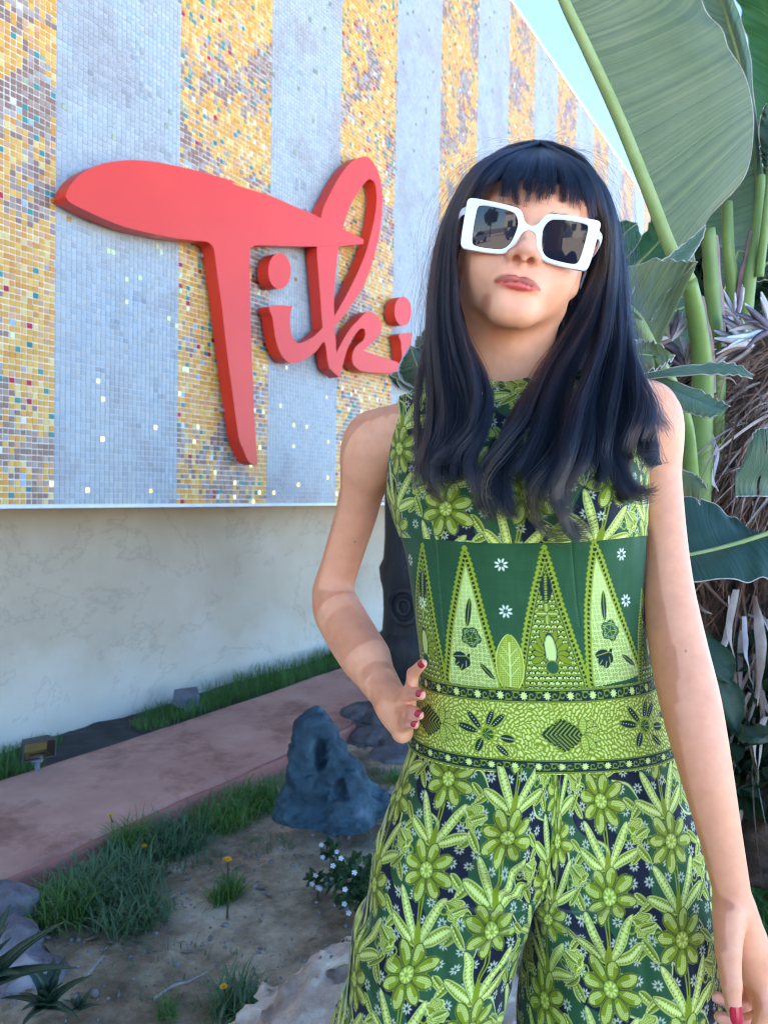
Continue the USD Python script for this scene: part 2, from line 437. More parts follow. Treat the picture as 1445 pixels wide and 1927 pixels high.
T_outline = zoom1([(160, 345), (185, 290), (250, 215), (340, 160), (450, 125), (600, 110), (750, 120), (900, 148), (1100, 195), (1300, 255)]) \
    + zoom2([(0, 275), (240, 350), (400, 420), (520, 470), (600, 510), (735, 575), (820, 618), (882, 650), (881, 682), (800, 688), (720, 695), (570, 698), (440, 697), (170, 690), (128, 705), (110, 745)]) \
    + zoom7([(452, 60), (455, 200), (466, 500), (480, 800), (497, 1070), (488, 1086), (440, 1060), (400, 970), (375, 900), (340, 650), (300, 350), (262, 20)]) \
    + zoom1([(1190, 900), (1172, 760), (1158, 700), (1120, 668), (1060, 660), (900, 640), (700, 600), (530, 555), (350, 480), (200, 405), (162, 368)])
nT = 10
T_sharp = {nT + 7, nT + 8, nT + 21, nT + 20}
poly_T = to_wall_poly(smooth_closed(T_outline, T_sharp, 6))
loop_out = zoom2([(565, 720), (580, 590), (605, 450), (650, 350), (700, 255), (760, 165), (820, 110), (870, 88), (912, 90), (950, 130), (985, 200), (1005, 290), (1012, 400), (1003, 520), (985, 640), (955, 760), (915, 890), (860, 1010), (790, 1110), (735, 1185), (690, 1240),
    (690, 1290), (694, 1380), (697, 1440), (668, 1535), (650, 1530), (636, 1470), (615, 1350), (555, 1415), (470, 1475), (400, 1492), (350, 1470), (310, 1410), (285, 1330), (272, 1250), (262, 1180), (245, 1140), (238, 1105), (300, 1098), (400, 1102), (385, 1160), (384, 1240), (398, 1310), (432, 1352), (470, 1350), (540, 1312), (603, 1252), (592, 1100), (577, 900)])
loop_hole = zoom2([(892, 262), (925, 240), (957, 265), (970, 340), (967, 430), (952, 530), (920, 660), (890, 760), (830, 900), (760, 1040), (684, 1172), (681, 1100), (685, 1000), (695, 850), (715, 700), (742, 575), (780, 450), (830, 350)])
poly_L = to_wall_poly(smooth_closed(loop_out, {24, 25, 26, 37, 39, 46}, 6)).difference(to_wall_poly(smooth_closed(loop_hole, {10}, 6)))
arch = zoom2([(652, 1530), (700, 1420), (740, 1340), (790, 1260), (840, 1205), (885, 1158), (920, 1140), (962, 1160), (1000, 1210), (1002, 1265), (980, 1315), (930, 1365), (882, 1405), (935, 1425), (1000, 1450), (1070, 1472), (1115, 1488), (1138, 1512), (1135, 1540), (1108, 1558), (1040, 1560), (950, 1556), (870, 1545), (830, 1520), (808, 1490), (805, 1440), (822, 1390), (850, 1360), (880, 1335), (893, 1298), (888, 1264), (868, 1256), (838, 1280), (800, 1340), (770, 1400), (745, 1490), (719, 1592)])
poly_K = to_wall_poly(smooth_closed(arch, {0, 36, 12}, 6))
i2 = zoom2([(1118, 1302), (1150, 1288), (1215, 1286), (1206, 1345), (1204, 1440), (1212, 1540), (1250, 1600), (1300, 1600), (1330, 1560), (1330, 1640), (1270, 1690), (1200, 1640), (1160, 1580), (1146, 1500), (1140, 1400), (1134, 1345)])
poly_I = to_wall_poly(smooth_closed(i2, {0, 2}, 6))
def ell(cx, cy, rx, ry):
    a = np.linspace(0, 2 * PI, 64, endpoint=False)
    return to_wall_poly(zoom2(np.stack([cx + rx * np.cos(a), cy + ry * np.sin(a)], 1)))
dot1, dot2 = ell(311, 865, 77, 123), ell(1150, 1139, 58, 100)

sign_paint = mat('sign_paint', None, 0.42, {
    'tc': ('texture_coordinate', {}), 'n': ('noise_texture', {'scale': 3.0, 'detail': 4}), 'r': ('rgb_ramp', {'ramp': [(0.3, srgb(206, 46, 14)), (0.7, srgb(212, 52, 18))]}),
    'n2': ('noise_texture', {'scale': 40, 'detail': 2}), 'b': ('bump', {'strength': 0.02, 'distance': 0.004})},
    [('tc.object', 'n.vector'), ('n.fac', 'r.fac'), ('r.color', 'p.base_color'), ('tc.object', 'n2.vector'), ('n2.fac', 'b.height'), ('b.normal', 'p.normal')], spec=0.3, coat_weight=0.2, coat_roughness=0.36)
sign_side = mat('sign_side_paint', srgb(204, 44, 22), 0.42, spec=0.5)
sign = thing('sign', 'large coral red dimensional script sign reading Tiki on the mosaic wall', 'sign')
def extrude_wall(poly, o0, o1):
    out = []
    for g in getattr(poly, 'geoms', [poly]):
        if g.is_empty or g.area < 1e-6: continue
        m = trimesh.creation.extrude_polygon(g, o1 - o0, engine='earcut')
        v = np.asarray(m.vertices)
        w = WD[None] * v[:, 0:1] - WN[None] * (MOSD - o0 - v[:, 2:3]) + Z0[None] * v[:, 1:2]
        f = m.faces
        if np.cross(WD, Z0) @ WN < 0: f = f[:, ::-1]
        out.append(TM(w, f))
    return trimesh.util.concatenate(out)
# the crossbar's tip passes over the loop: the other strokes butt against it
poly_L2 = poly_L.difference(poly_T.buffer(0.0006)); poly_K2 = poly_K.difference(poly_L.buffer(0.0006))
for nm, pg, lab in (('letter', poly_T, None), ('letter', poly_L2, None), ('letter', poly_K2, None), ('letter', poly_I.difference(poly_K.buffer(0.0006)), None), ('dot', dot1, None), ('dot', dot2, None)):
    side = obj(nm, extrude_wall(pg.buffer(-0.0015), BACK_OUT, FACE_OUT - 0.0030), sign_side, sign, smooth=35)
    obj('face', extrude_wall(pg, FACE_OUT - 0.0028, FACE_OUT), sign_paint, side, smooth=35)
bolt_mat = mat('bolt_metal', (0.45, 0.44, 0.42), 0.4, metallic=0.8)
for x, y in ((378, 481), (419, 772), (440, 862), (503, 638), (610, 690), (576, 395)):
    t, z = px_to_wall(x, y, 0.02)
    b = tube([wallpt(np.array(t), np.array(z), 0.0015), wallpt(np.array(t), np.array(z), 0.03)], [0.011, 0.009], 10)
    obj('bolt', b, bolt_mat, sign)
# ------------------------------------------------------------------ the ground
def tp(t, p, z=0.0):
    """Ground coordinates: t metres along the wall, p metres out from the camera's line towards the wall (the wall is at p = 3.17)."""
    t = np.asarray(t, float)[..., None]; p = np.asarray(p, float)[..., None]
    return WD * t - WN * p + Z0 * np.asarray(z, float)[..., None]
def soil_z(t, p):
    q = np.stack([t, p, 0 * t], -1)
    return (meshkit.fbm(q * 2.2, 4, 31) - 0.5) * 0.06 + (meshkit.fbm(q * 16, 4, 37) - 0.5) * 0.020
soil = mat('soil', None, 0.95, {
    'tc': ('texture_coordinate', {}), 'n': ('noise_texture', {'scale': 2.6, 'detail': 9, 'roughness': 0.68}), 'r': ('rgb_ramp', {'ramp': [(0.33, (0.105, 0.074, 0.040)), (0.45, (0.28, 0.205, 0.115)), (0.56, (0.50, 0.385, 0.235)), (0.72, (0.70, 0.575, 0.40))]}),
    'v': ('voronoi_texture', {'scale': 70}), 'n2': ('noise_texture', {'scale': 55, 'detail': 8, 'roughness': 0.75}), 'mx': ('mix', {'mix_type': 'overlay', 'fac': 0.55}), 'n4': ('noise_texture', {'scale': 34, 'detail': 6, 'roughness': 0.7}),
    'b': ('bump', {'strength': 0.8, 'distance': 0.012})},
    [('tc.object', 'n.vector'), ('tc.object', 'n2.vector'), ('tc.object', 'n4.vector'), ('n.fac', 'r.fac'), ('r.color', 'mx.color1'), ('n4.color', 'mx.color2'), ('mx.color', 'hs.color'), ('hs.color', 'p.base_color'), ('n2.fac', 'b.height'), ('b.normal', 'p.normal')] if False else
    [('tc.object', 'n.vector'), ('tc.object', 'n2.vector'), ('tc.object', 'n4.vector'), ('n.fac', 'r.fac'), ('r.color', 'mx.color1'), ('n4.fac', 'mx.color2'), ('mx.color', 'p.base_color'), ('n2.fac', 'b.height'), ('b.normal', 'p.normal')], spec=0.1)
def sheet(t0, t1, p0, p1, n, m, zf):
    T, Q = np.meshgrid(np.linspace(t0, t1, n), np.linspace(p0, p1, m))
    z = zf(T, Q)
    return TM(tp(T.ravel(), Q.ravel(), z.ravel()), grid_faces(n, m, flip=True))
far = sheet(-400, 400, -400, 400, 41, 41, lambda t, p: 0 * t - 0.14)
f = far.faces
obj('ground', TM(far.vertices, f[:, ::-1] if far.face_normals[0][2] < 0 else f), noisy('far_ground', (0.16, 0.15, 0.13), (0.25, 0.23, 0.20), 0.08, 0.95), kind='structure')
def up(m):
    return m if m.face_normals[:50, 2].mean() > 0 else TM(m.vertices, m.faces[:, ::-1])
obj('garden_soil', up(sheet(-1.2, 9.0, -0.55, 2.16, 420, 130, soil_z)), soil, smooth=True, kind='structure')
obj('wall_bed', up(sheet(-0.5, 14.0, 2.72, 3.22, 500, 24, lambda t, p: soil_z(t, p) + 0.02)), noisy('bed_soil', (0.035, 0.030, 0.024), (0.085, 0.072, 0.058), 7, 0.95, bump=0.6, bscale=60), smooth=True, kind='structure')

path_mat = mat('path_concrete', None, 0.8, {
    'tc': ('texture_coordinate', {}), 'n': ('noise_texture', {'scale': 2.3, 'detail': 9, 'roughness': 0.66}), 'r': ('rgb_ramp', {'ramp': [(0.28, (0.29, 0.135, 0.085)), (0.42, (0.52, 0.245, 0.160)), (0.58, (0.62, 0.315, 0.205)), (0.78, (0.70, 0.42, 0.29))]}),
    'n3': ('noise_texture', {'scale': 3.4, 'detail': 8, 'roughness': 0.68}), 'r3': ('rgb_ramp', {'ramp': [(0.50, (1, 1, 1)), (0.56, (0.78, 0.72, 0.70)), (0.64, (0.50, 0.45, 0.44))]}), 'mx': ('mix', {'mix_type': 'multiply', 'fac': 0.8}),
    'n2': ('noise_texture', {'scale': 120, 'detail': 6, 'roughness': 0.7}), 'b': ('bump', {'strength': 0.25, 'distance': 0.004})},
    [('tc.object', 'n.vector'), ('tc.object', 'n2.vector'), ('tc.object', 'n3.vector'), ('n.fac', 'r.fac'), ('n3.fac', 'r3.fac'), ('r.color', 'mx.color1'), ('r3.color', 'mx.color2'), ('mx.color', 'p.base_color'), ('n2.fac', 'b.height'), ('b.normal', 'p.normal')], spec=0.25)
# the path: a raised slab with a worn, slightly wandering edge
n = 420
tt = np.linspace(-1.2, 14.0, n)
w1 = (meshkit.fbm(np.stack([tt * 1.1, tt * 0, tt * 0], -1), 4, 51) - 0.5) * 0.09
w2 = (meshkit.fbm(np.stack([tt * 1.3, tt * 0 + 4, tt * 0], -1), 4, 52) - 0.5) * 0.06
prof = [(2.085, -0.08, 0), (2.09, 0.045, 0), (2.105, 0.058, 0)] + [(2.105 + s * 0.69, 0.060 + 0.006 * math.sin(s * PI), s) for s in np.linspace(0.03, 0.97, 12)] + [(2.80, 0.056, 1), (2.812, 0.042, 1), (2.815, -0.08, 1)]
V = np.stack([tp(tt, pp + w1 * (1 - s) + w2 * s, np.full(n, zz)) for pp, zz, s in prof], 0)
obj('path', up(TM(V.reshape(-1, 3), grid_faces(n, len(prof)))), path_mat, smooth=40, kind='structure')
kerb = np.stack([tp(tt, np.full(n, pp) + w1, np.full(n, zz) + 0.004 * meshkit.noise(np.stack([tt * 9, tt * 0, tt * 0], -1), 5)) for pp, zz in ((2.066, -0.08), (2.064, 0.038), (2.072, 0.052), (2.088, 0.0535), (2.092, 0.045))], 0)
obj('path_edge', up(TM(kerb.reshape(-1, 3), grid_faces(n, 5))), noisy('red_concrete', (0.32, 0.10, 0.065), (0.50, 0.19, 0.125), 5, 0.8, bump=0.3, bscale=90), smooth=50, kind='structure')
# paved lot behind the camera, in the sun
lot = up(sheet(-60, 60, -70, -0.62, 61, 36, lambda t, p: 0 * t - 0.02))
obj('parking_lot', lot, noisy('asphalt', (0.54, 0.45, 0.34), (0.64, 0.54, 0.42), 0.6, 0.9, bump=0.3, bscale=40), kind='structure')
obj('lot_kerb', trimesh.convex.convex_hull(np.vstack([tp(np.array([a, a]), np.array([b, b]), np.array([-0.1, 0.08])) for a in (-60, 60) for b in (-0.66, -0.52)])), noisy('kerb_concrete', (0.36, 0.35, 0.33), (0.48, 0.47, 0.45), 5, 0.85), kind='structure')
# ------------------------------------------------------------------ small things by the wall
# flood lights on short stakes
black_metal = noisy('black_metal', (0.018, 0.018, 0.018), (0.05, 0.048, 0.045), 30, 0.5)
grey_metal = noisy('grey_metal', (0.12, 0.125, 0.13), (0.22, 0.225, 0.23), 25, 0.45, metallic=0.3)
brass_refl = mat('brass_reflector', (0.55, 0.42, 0.16), 0.30, metallic=0.85)
lamp_glass = usdkit.material(stage, '/World/Looks/lamp_glass', {'t': ('transparent_bsdf', {'color': (0.92, 0.92, 0.88)}), 'g': ('glossy_bsdf', {'color': (0.9, 0.9, 0.9), 'roughness': 0.12}), 'f': ('fresnel', {'IOR': 1.5}), 'm': ('mix_closure', {})}, [('f.fac', 'm.fac'), ('t.BSDF', 'm.closure1'), ('g.BSDF', 'm.closure2')], surface='m.closure')
def flood(px, py, zc, label, aim, w, h, back):
    base = G(px, py, 0.0)
    t = thing('flood_light', label, 'flood light', 'flood lights along the foot of the wall')
    c = base + Z0 * zc
    a = np.asarray(aim, float); a /= np.linalg.norm(a)
    x = np.cross(Z0, a); x /= np.linalg.norm(x); up_ = np.cross(a, x)
    R = np.stack([x, up_, a], 1)
    d = 0.07
    # housing: a tapered can, open at the front
    fr = [(-w / 2, -h / 2), (w / 2, -h / 2), (w / 2, h / 2), (-w / 2, h / 2)]
    o = np.array([(p[0], p[1], d / 2) for p in fr] + [(p[0] * .8, p[1] * .72, -d / 2) for p in fr] + [(p[0] * .93, p[1] * .88, d / 2) for p in fr] + [(p[0] * .72, p[1] * .62, -d / 2 + .012) for p in fr])
    F = []
    for k in range(4):
        j = (k + 1) % 4
        F += [[k, 4 + k, 4 + j, j], [8 + k, 8 + j, 12 + j, 12 + k], [k, j, 8 + j, 8 + k]]
    F += [[7, 6, 5, 4]]
    F = np.array(F); F = np.vstack([F[:, [0, 1, 2]], F[:, [0, 2, 3]]])
    obj('housing', xf(TM(o, F), R, c), black_metal if not back else grey_metal, t)
    obj('reflector', xf(trimesh.convex.convex_hull(np.array([(p[0] * .715, p[1] * .615, -d / 2 + .0135) for p in fr] + [(p[0] * .70, p[1] * .60, -d / 2 + .016) for p in fr])), R, c), brass_refl, t)
    for sg in (-1, 1):
        q = np.array([(w * .42, sg * h * .42, d / 2 - .006), (-w * .42, sg * h * .42, d / 2 - .006), (-w * .33, sg * h * .30, -d / 2 + .016), (w * .33, sg * h * .30, -d / 2 + .016)])
        obj('reflector', xf(TM(np.vstack([q, q + [0, sg * .001, 0]]), [[0, 1, 2], [0, 2, 3], [4, 6, 5], [4, 7, 6]]), R, c), brass_refl, t)
    obj('glass', xf(rbox(w * .93, h * .88, .004, .001), R, c + a * (d / 2 - .003)), lamp_glass, t)
    if back:
        for k in range(6):
            obj('cooling_fin', xf(rbox(w * .82, .005, .014, .001), R, c - a * (d / 2 + .003) + up_ * (k - 2.5) * h * .12), grey_metal, t)
    obj('stake', tube([base - Z0 * .05, base + Z0 * (zc - h * .45)], [.011, .011], 8), grey_metal, t)
    obj('bracket', xf(rbox(.045, .05, .03, .004), rotz(.3), base + Z0 * (zc - h * .55)), grey_metal, t)
    obj('knuckle', xf(trimesh.creation.cylinder(.014, .06, sections=14), frame_from(x), base + Z0 * (zc - h * .5)), black_metal, t)
flood(70, 1478, .155, 'small black flood light with brass reflector on stake, nearest the camera at far left', (.62, -.72, -.12), .125, .078, False)
flood(352, 1352, .105, 'grey flood light seen from its finned back at the foot of the wall', (-.55, .8, .25), .125, .085, True)
flood(640, 1252, .085, 'small flood light half hidden behind the woman\'s elbow, farthest along the wall', (.5, -.8, -.05), .12, .075, False)

# ------------------------------------------------------------------ rocks
def rock(name, label, f, lo, hi, h, m, amp, seed, sc, cat='rock', fine=0.004, fsc=40):
    def g(p):
        return f(p) + (meshkit.fbm(p * sc, 4, seed) - 0.5) * amp * 2 + np.abs(meshkit.fbm(p * sc * 1.9, 4, seed + 5) - 0.5) * amp * 1.6 - amp * .25 + (meshkit.fbm(p * fsc, 3, seed + 9) - 0.5) * fine * 2
    mm = surface_net(g, lo, hi, h)
    return obj(name, mm, m, smooth=True, label=label, cat=cat)
blue_rock = mat('blue_rock', None, 0.75, {
    'tc': ('texture_coordinate', {}), 'n': ('noise_texture', {'scale': 7, 'detail': 9, 'roughness': 0.7}), 'r': ('rgb_ramp', {'ramp': [(0.30, (0.012, 0.024, 0.030)), (0.48, (0.028, 0.056, 0.068)), (0.60, (0.052, 0.092, 0.106)), (0.72, (0.15, 0.19, 0.20))]}),
    'n2': ('noise_texture', {'scale': 60, 'detail': 7, 'roughness': 0.7}), 'b': ('bump', {'strength': 0.7, 'distance': 0.01})},
    [('tc.object', 'n.vector'), ('tc.object', 'n2.vector'), ('n.fac', 'r.fac'), ('r.color', 'p.base_color'), ('n2.fac', 'b.height'), ('b.normal', 'p.normal')], spec=0.3)
RD = 2.66
def rp(x, y, d=0.0): return P(x, y, RD + d)
def f_blue(p):
    d = sd_cone(p, rp(588, 1372), rp(572, 1530), .052, .092)
    d = smin(d, sd_cone(p, rp(592, 1360), rp(645, 1455), .046, .062), .03)
    d = smin(d, sd_cone(p, rp(645, 1455), rp(650, 1560, -.05), .062, .090), .04)
    d = smin(d, sd_cone(p, rp(650, 1470, .02), rp(716, 1530, .05), .052, .045), .04)
    d = smin(d, sd_ell(p, rp(600, 1560, -.02), (.135, .12, .07)), .05)
    d = smin(d, sd_ell(p, rp(690, 1575, .04), (.085, .08, .06)), .04)
    d = smax(d, -sd_ell(p, rp(598, 1432, -.10), (.030, .11, .085)), .03)
    d = smax(d, -sd_ell(p, rp(636, 1500, -.13), (.022, .08, .03)), .02)
    return d
rock('lava_rock', 'jagged blue-grey standing rock with a hollow, on the soil beside the path', f_blue, rp(510, 1310) - np.array([.05, .3, .42]), rp(745, 1310) + np.array([.06, .3, .06]), .008, blue_rock, .036, 81, 8, fine=.012)
stone_mat = noisy('stacked_stone', (0.045, 0.042, 0.040), (0.19, 0.175, 0.16), 11, 0.85, bump=0.7, bscale=50, dist=0.01)
srng = np.random.default_rng(33)
for i, (x, y, d, sx, sy, sz) in enumerate(((690, 1345, 3.95, .14, .12, .055), (728, 1352, 3.85, .12, .10, .06), (672, 1378, 3.85, .11, .1, .055), (712, 1390, 3.72, .13, .11, .06), (752, 1400, 3.66, .11, .1, .06), (684, 1418, 3.66, .12, .10, .05), (735, 1432, 3.52, .13, .12, .055), (700, 1452, 3.5, .11, .11, .04), (770, 1350, 3.9, .12, .11, .06))):
    c = P(x, y, d)
    lab = ['flat grey stone, upper left of the stack by the carved post', 'dark stone under the forearm, top of the stack', 'small stone at the left end of the stack', 'middle stone of the stack behind the blue rock', 'dark stone just left of the hip, in the stack', 'low flat stone behind the shoulder of the blue rock', 'largest low stone of the stack, near the hip', 'lowest stone of the stack in the soil', 'stone behind the wrist, at the right of the stack'][i]
    rock('stone', lab, lambda p, c=c, s=(sx, sy, sz): sd_ell(p, c, s), c - np.array([sx, sy, sz]) - .04, c + np.array([sx, sy, sz]) + .04, .012, stone_mat, .022, 90 + i, 12, cat='stone')
pale_rock = noisy('pale_rock', (0.15, 0.080, 0.045), (0.60, 0.47, 0.34), 7, 0.85, bump=1.0, bscale=34, c3=(0.76, 0.64, 0.50), dist=0.014)
def f_pale(p):
    d = sd_cone(p, P(690, 1868, 1.52), P(590, 1950, 1.50), .055, .075)
    d = smin(d, sd_cone(p, P(650, 1905, 1.46), P(480, 1985, 1.46), .070, .060), .05)
    d = smin(d, sd_ell(p, P(680, 1950, 1.40), (.16, .14, .11)), .06)
    d = smin(d, sd_cone(p, P(780, 1900, 1.55), P(1000, 1960, 1.55), .10, .10), .06)
    return d
rock('pale_boulder', 'rough pale pinkish boulder at the bottom edge beside the trouser leg', f_pale, P(440, 1985, 1.45) - np.array([.05, .25, .12]), P(1010, 1720, 1.45) + np.array([.12, .3, .05]), .0075, pale_rock, .060, 84, 9, cat='boulder', fine=.026, fsc=34)
left_rock = noisy('left_rock', (0.06, 0.050, 0.046), (0.19, 0.155, 0.15), 8, 0.85, bump=1.0, bscale=40, c3=(0.36, 0.32, 0.31), dist=0.014)
def f_left(p):
    d = sd_cone(p, P(5, 1790, 1.95), P(62, 1890, 1.85), .068, .06)
    d = smin(d, sd_ell(p, P(15, 1840, 1.95), (.10, .10, .09)), .04)
    d = smax(d, sd_cone(p, P(0, 1690, 1.95), P(20, 1990, 1.8), .17, .17), .02)
    return d
rock('grey_rock', 'pinkish grey angular rock at the lower left edge behind the aloe', f_left, P(-110, 1960, 1.9) - np.array([.05, .2, .05]), P(120, 1660, 1.9) + np.array([.05, .25, .05]), .008, left_rock, .060, 86, 9, fine=.014)
def f_l2(p): return sd_ell(p, P(10, 1700, 2.12), (.085, .07, .055))
rock('small_rock', 'small grey rock against the kerb at the left edge', f_l2, P(10, 1700, 2.12) - .13, P(10, 1700, 2.12) + .13, .009, left_rock, .024, 87, 9)

# pebbles and crumbs lie all over the soil
prng = np.random.default_rng(41)
ico = trimesh.creation.icosphere(1, 1.0)
PV, PF, n0 = [], [], 0
tt_, pp_ = prng.uniform(.6, 4.0, 7000), prng.uniform(.1, 2.04, 7000)
zz_ = soil_z(tt_, pp_); ctr = tp(tt_, pp_, zz_)
near = (meshkit.noise(np.stack([tt_ * 2.4, pp_ * 3.2, 0 * tt_], 1), 6) > .40)
for i in np.where(near)[0]:
    s = prng.gamma(1.5, .0014) + .0010
    v = ico.vertices * (s * prng.uniform(.6, 1.3, 3)) * (1 + .25 * (prng.random((len(ico.vertices), 1)) - .5))
    PV.append(v + ctr[i] + Z0 * s * .3); PF.append(ico.faces + n0); n0 += len(v)
obj('pebbles', TM(np.vstack(PV), np.vstack(PF)), noisy('pebble', (0.10, 0.09, 0.078), (0.30, 0.275, 0.245), 25, 0.85), smooth=True, label='small pebbles scattered on the bare soil', cat='pebbles', kind='stuff')
nl = 900
tl, ql = prng.uniform(.7, 3.6, nl), prng.uniform(.1, 2.02, nl); cl = tp(tl, ql, soil_z(tl, ql) + .003)
az = prng.uniform(0, 2 * PI, nl); d1 = np.stack([np.cos(az), np.sin(az), prng.normal(0, .25, nl)], 1); d2 = np.stack([-np.sin(az), np.cos(az), prng.normal(0, .3, nl)], 1)
ls = (prng.gamma(2, .004, nl) + .004)[:, None]; lw = ls * prng.uniform(.08, .4, nl)[:, None]
obj('leaf_litter', flat_mesh(np.stack([cl - d1 * ls, cl + d2 * lw + Z0 * .002, cl + d1 * ls, cl - d2 * lw + Z0 * .002], 1), np.array([[0, 1, 2], [0, 2, 3]])), noisy('leaf_litter', (0.10, 0.065, 0.040), (0.34, 0.27, 0.20), 30, 0.9), label='dry leaf bits and straw scattered on the soil', cat='leaf litter', kind='stuff')
twig_mat = noisy('dry_twig', (0.22, 0.18, 0.14), (0.42, 0.37, 0.31), 40, 0.85)
for i, (a, b, lab) in enumerate((((290, 1890), (390, 1840), 'long pale dry twig lying on the soil at the bottom'), ((165, 1845), (195, 1810), 'short dry twig on the soil by the grey rock'), ((628, 1715), (655, 1700), 'short pale twig on the soil left of the trousers'))):
    A, B = G(*a) + Z0 * .012, G(*b) + Z0 * .014
    k = catmull([A, A * .7 + B * .3 + [0.004, .008, .006], A * .35 + B * .65 - [0, .006, -.003], B], 14)
    obj('twig', tube(k, np.linspace(.0045, .002, 14), 7), twig_mat, label=lab, cat='twig', smooth=True)

# ------------------------------------------------------------------ grass, weeds and flowers
def leaf_mat(name, c1, c2, scale=8, rough=0.45, trans=0.35, spec=0.4, bump=0.0):
    nodes = {'tc': ('texture_coordinate', {}), 'g': ('geometry', {}), 'n': ('noise_texture', {'scale': scale, 'detail': 4}), 'ad': ('math', {'math_type': 'multiply_add', 'value2': 0.55, 'value3': 0.0}), 'a2': ('math', {'math_type': 'add'}), 'r': ('rgb_ramp', {'ramp': [(0.25, c1), (0.85, c2)]}),
             'p': ('principled_bsdf', {'roughness': rough, 'specular_ior_level': spec}), 't': ('translucent_bsdf', {}), 'm': ('mix_closure', {'fac': trans})}
    links = [('tc.object', 'n.vector'), ('g.random_per_island', 'ad.value1'), ('n.fac', 'a2.value1'), ('ad.value', 'a2.value2'), ('a2.value', 'r.fac'), ('r.color', 'p.base_color'), ('r.color', 't.color'), ('p.BSDF', 'm.closure1'), ('t.BSDF', 'm.closure2')]
    return usdkit.material(stage, '/World/Looks/' + name, nodes, links, surface='m.closure')
def blades(base, r, length, width, lean=0.6, droop=0.7, seg=4):
    """Grass blades rising from the points base: thin strips that bend over."""
    n = len(base)
    az = r.uniform(0, 2 * PI, n); L = length * r.uniform(.55, 1.2, n); wd = width * r.uniform(.7, 1.3, n)
    th = np.abs(r.normal(0, lean * .5, n)) + .08; k = droop * r.uniform(.4, 1.5, n)
    d = np.stack([np.cos(az), np.sin(az), 0 * az], 1); sd = np.stack([-np.sin(az), np.cos(az), 0 * az], 1)
    p = base.copy(); rows = []
    for s in range(seg + 1):
        f = s / seg
        w = wd * (1 - f) ** .6 * (0.75 + .25 * f) + .0002
        rows.append(np.stack([p - sd * w[:, None] / 2, p + sd * w[:, None] / 2], 1))
        an = th + k * f * f * 1.5
        p = p + (d * np.sin(an)[:, None] + Z0 * np.cos(an)[:, None]) * (L / seg)[:, None]
    V = np.stack(rows, 1).reshape(n, -1, 3)
    f = np.array([[2 * s, 2 * s + 1, 2 * s + 3] for s in range(seg)] + [[2 * s, 2 * s + 3, 2 * s + 2] for s in range(seg)])
    return flat_mesh(V, f)
grng = np.random.default_rng(51)
grass_m = leaf_mat('grass_blade', (0.055, 0.150, 0.022), (0.190, 0.370, 0.070), 3)
grass_b = leaf_mat('grass_blade_blue', (0.052, 0.130, 0.045), (0.210, 0.330, 0.150), 3)
dry_m = leaf_mat('dry_blade', (0.24, 0.20, 0.12), (0.42, 0.36, 0.24), 3)
def patch(n, t0, t1, p0, p1, thr, seed, zoff=0.0, sc=3.0):
    t = grng.uniform(t0, t1, n * 3); p = grng.uniform(p0, p1, n * 3)
    k = meshkit.fbm(np.stack([t * sc, p * sc * 1.4, 0 * t], 1), 3, seed) > thr
    t, p = t[k][:n], p[k][:n]
    return tp(t, p, soil_z(t, p) + zoff - .004)
# grass along the foot of the wall
def wallgrass():
    out = []
    b = patch(4200, 2.8, 7.5, 2.83, 3.12, .36, 5, .02); out.append(blades(b, grng, .13, .0045, .7))
    b = patch(1400, 1.5, 3.0, 2.86, 3.14, .50, 6, .02); out.append(blades(b, grng, .06, .004, .7))
    b = patch(900, 1.35, 1.98, 2.80, 3.08, .30, 7, .02); out.append(blades(b, grng, .11, .005, .8))
    return out
obj('verge_grass', wallgrass(), grass_m, label='strip of grass between the wall and the pink path', cat='grass', kind='stuff')
# clumps between path and soil: pixel of the foot, radius, blades, length
clumps = [((235, 1600), .10, 420, .105, 0, 'grass clump over the kerb under the yellow flower on the path'), ((200, 1680), .17, 900, .11, 1, 'large dense grass clump left of centre against the kerb'), ((120, 1720), .13, 520, .10, 0, 'grass clump at the left beside the grey rock'), ((250, 1730), .12, 420, .085, 1, 'loose bluish grass in front of the large clump'),
          ((330, 1590), .13, 420, .10, 1, 'grass clump in the middle of the kerb line'), ((420, 1545), .14, 460, .10, 0, 'grass clump along the kerb left of the blue rock'), ((490, 1510), .13, 480, .10, 0, 'grass clump touching the left side of the blue rock'), ((425, 1685), .055, 170, .075, 0, 'small grass tuft around the tall dandelion'),
          ((440, 1890), .075, 170, .09, 1, 'bluish grass tuft at the bottom in front of the pale boulder'), ((745, 1480), .05, 90, .06, 0, 'small green weed between the stones and the hip'), ((315, 1905), .03, 40, .06, 0, 'thin grass tuft at the bottom edge')]
for (px, py), rad, n, L, kind, lab in clumps:
    c = G(px, py)
    a = grng.uniform(0, 2 * PI, n); rr = rad * np.sqrt(grng.random(n)) * grng.uniform(.6, 1.1, n)
    t = c @ WD + rr * np.cos(a); p = -(c @ WN) + rr * np.sin(a) * .8
    keep = p < 2.05; t, p = t[keep], p[keep]
    b = tp(t, p, soil_z(t, p) - .004)
    m = [blades(b, grng, L * 1.15, .0052 if kind == 0 else .0066, 1.1, 1.15, 5)]
    root = thing('grass_clump', lab, 'grass')
    obj('grass_blades', m, grass_b if kind else grass_m, root, kind='stuff')
    obj('dry_blades', [blades(b[::14], grng, L * .9, .004, 1.2, 1.2)], dry_m, root, kind='stuff')
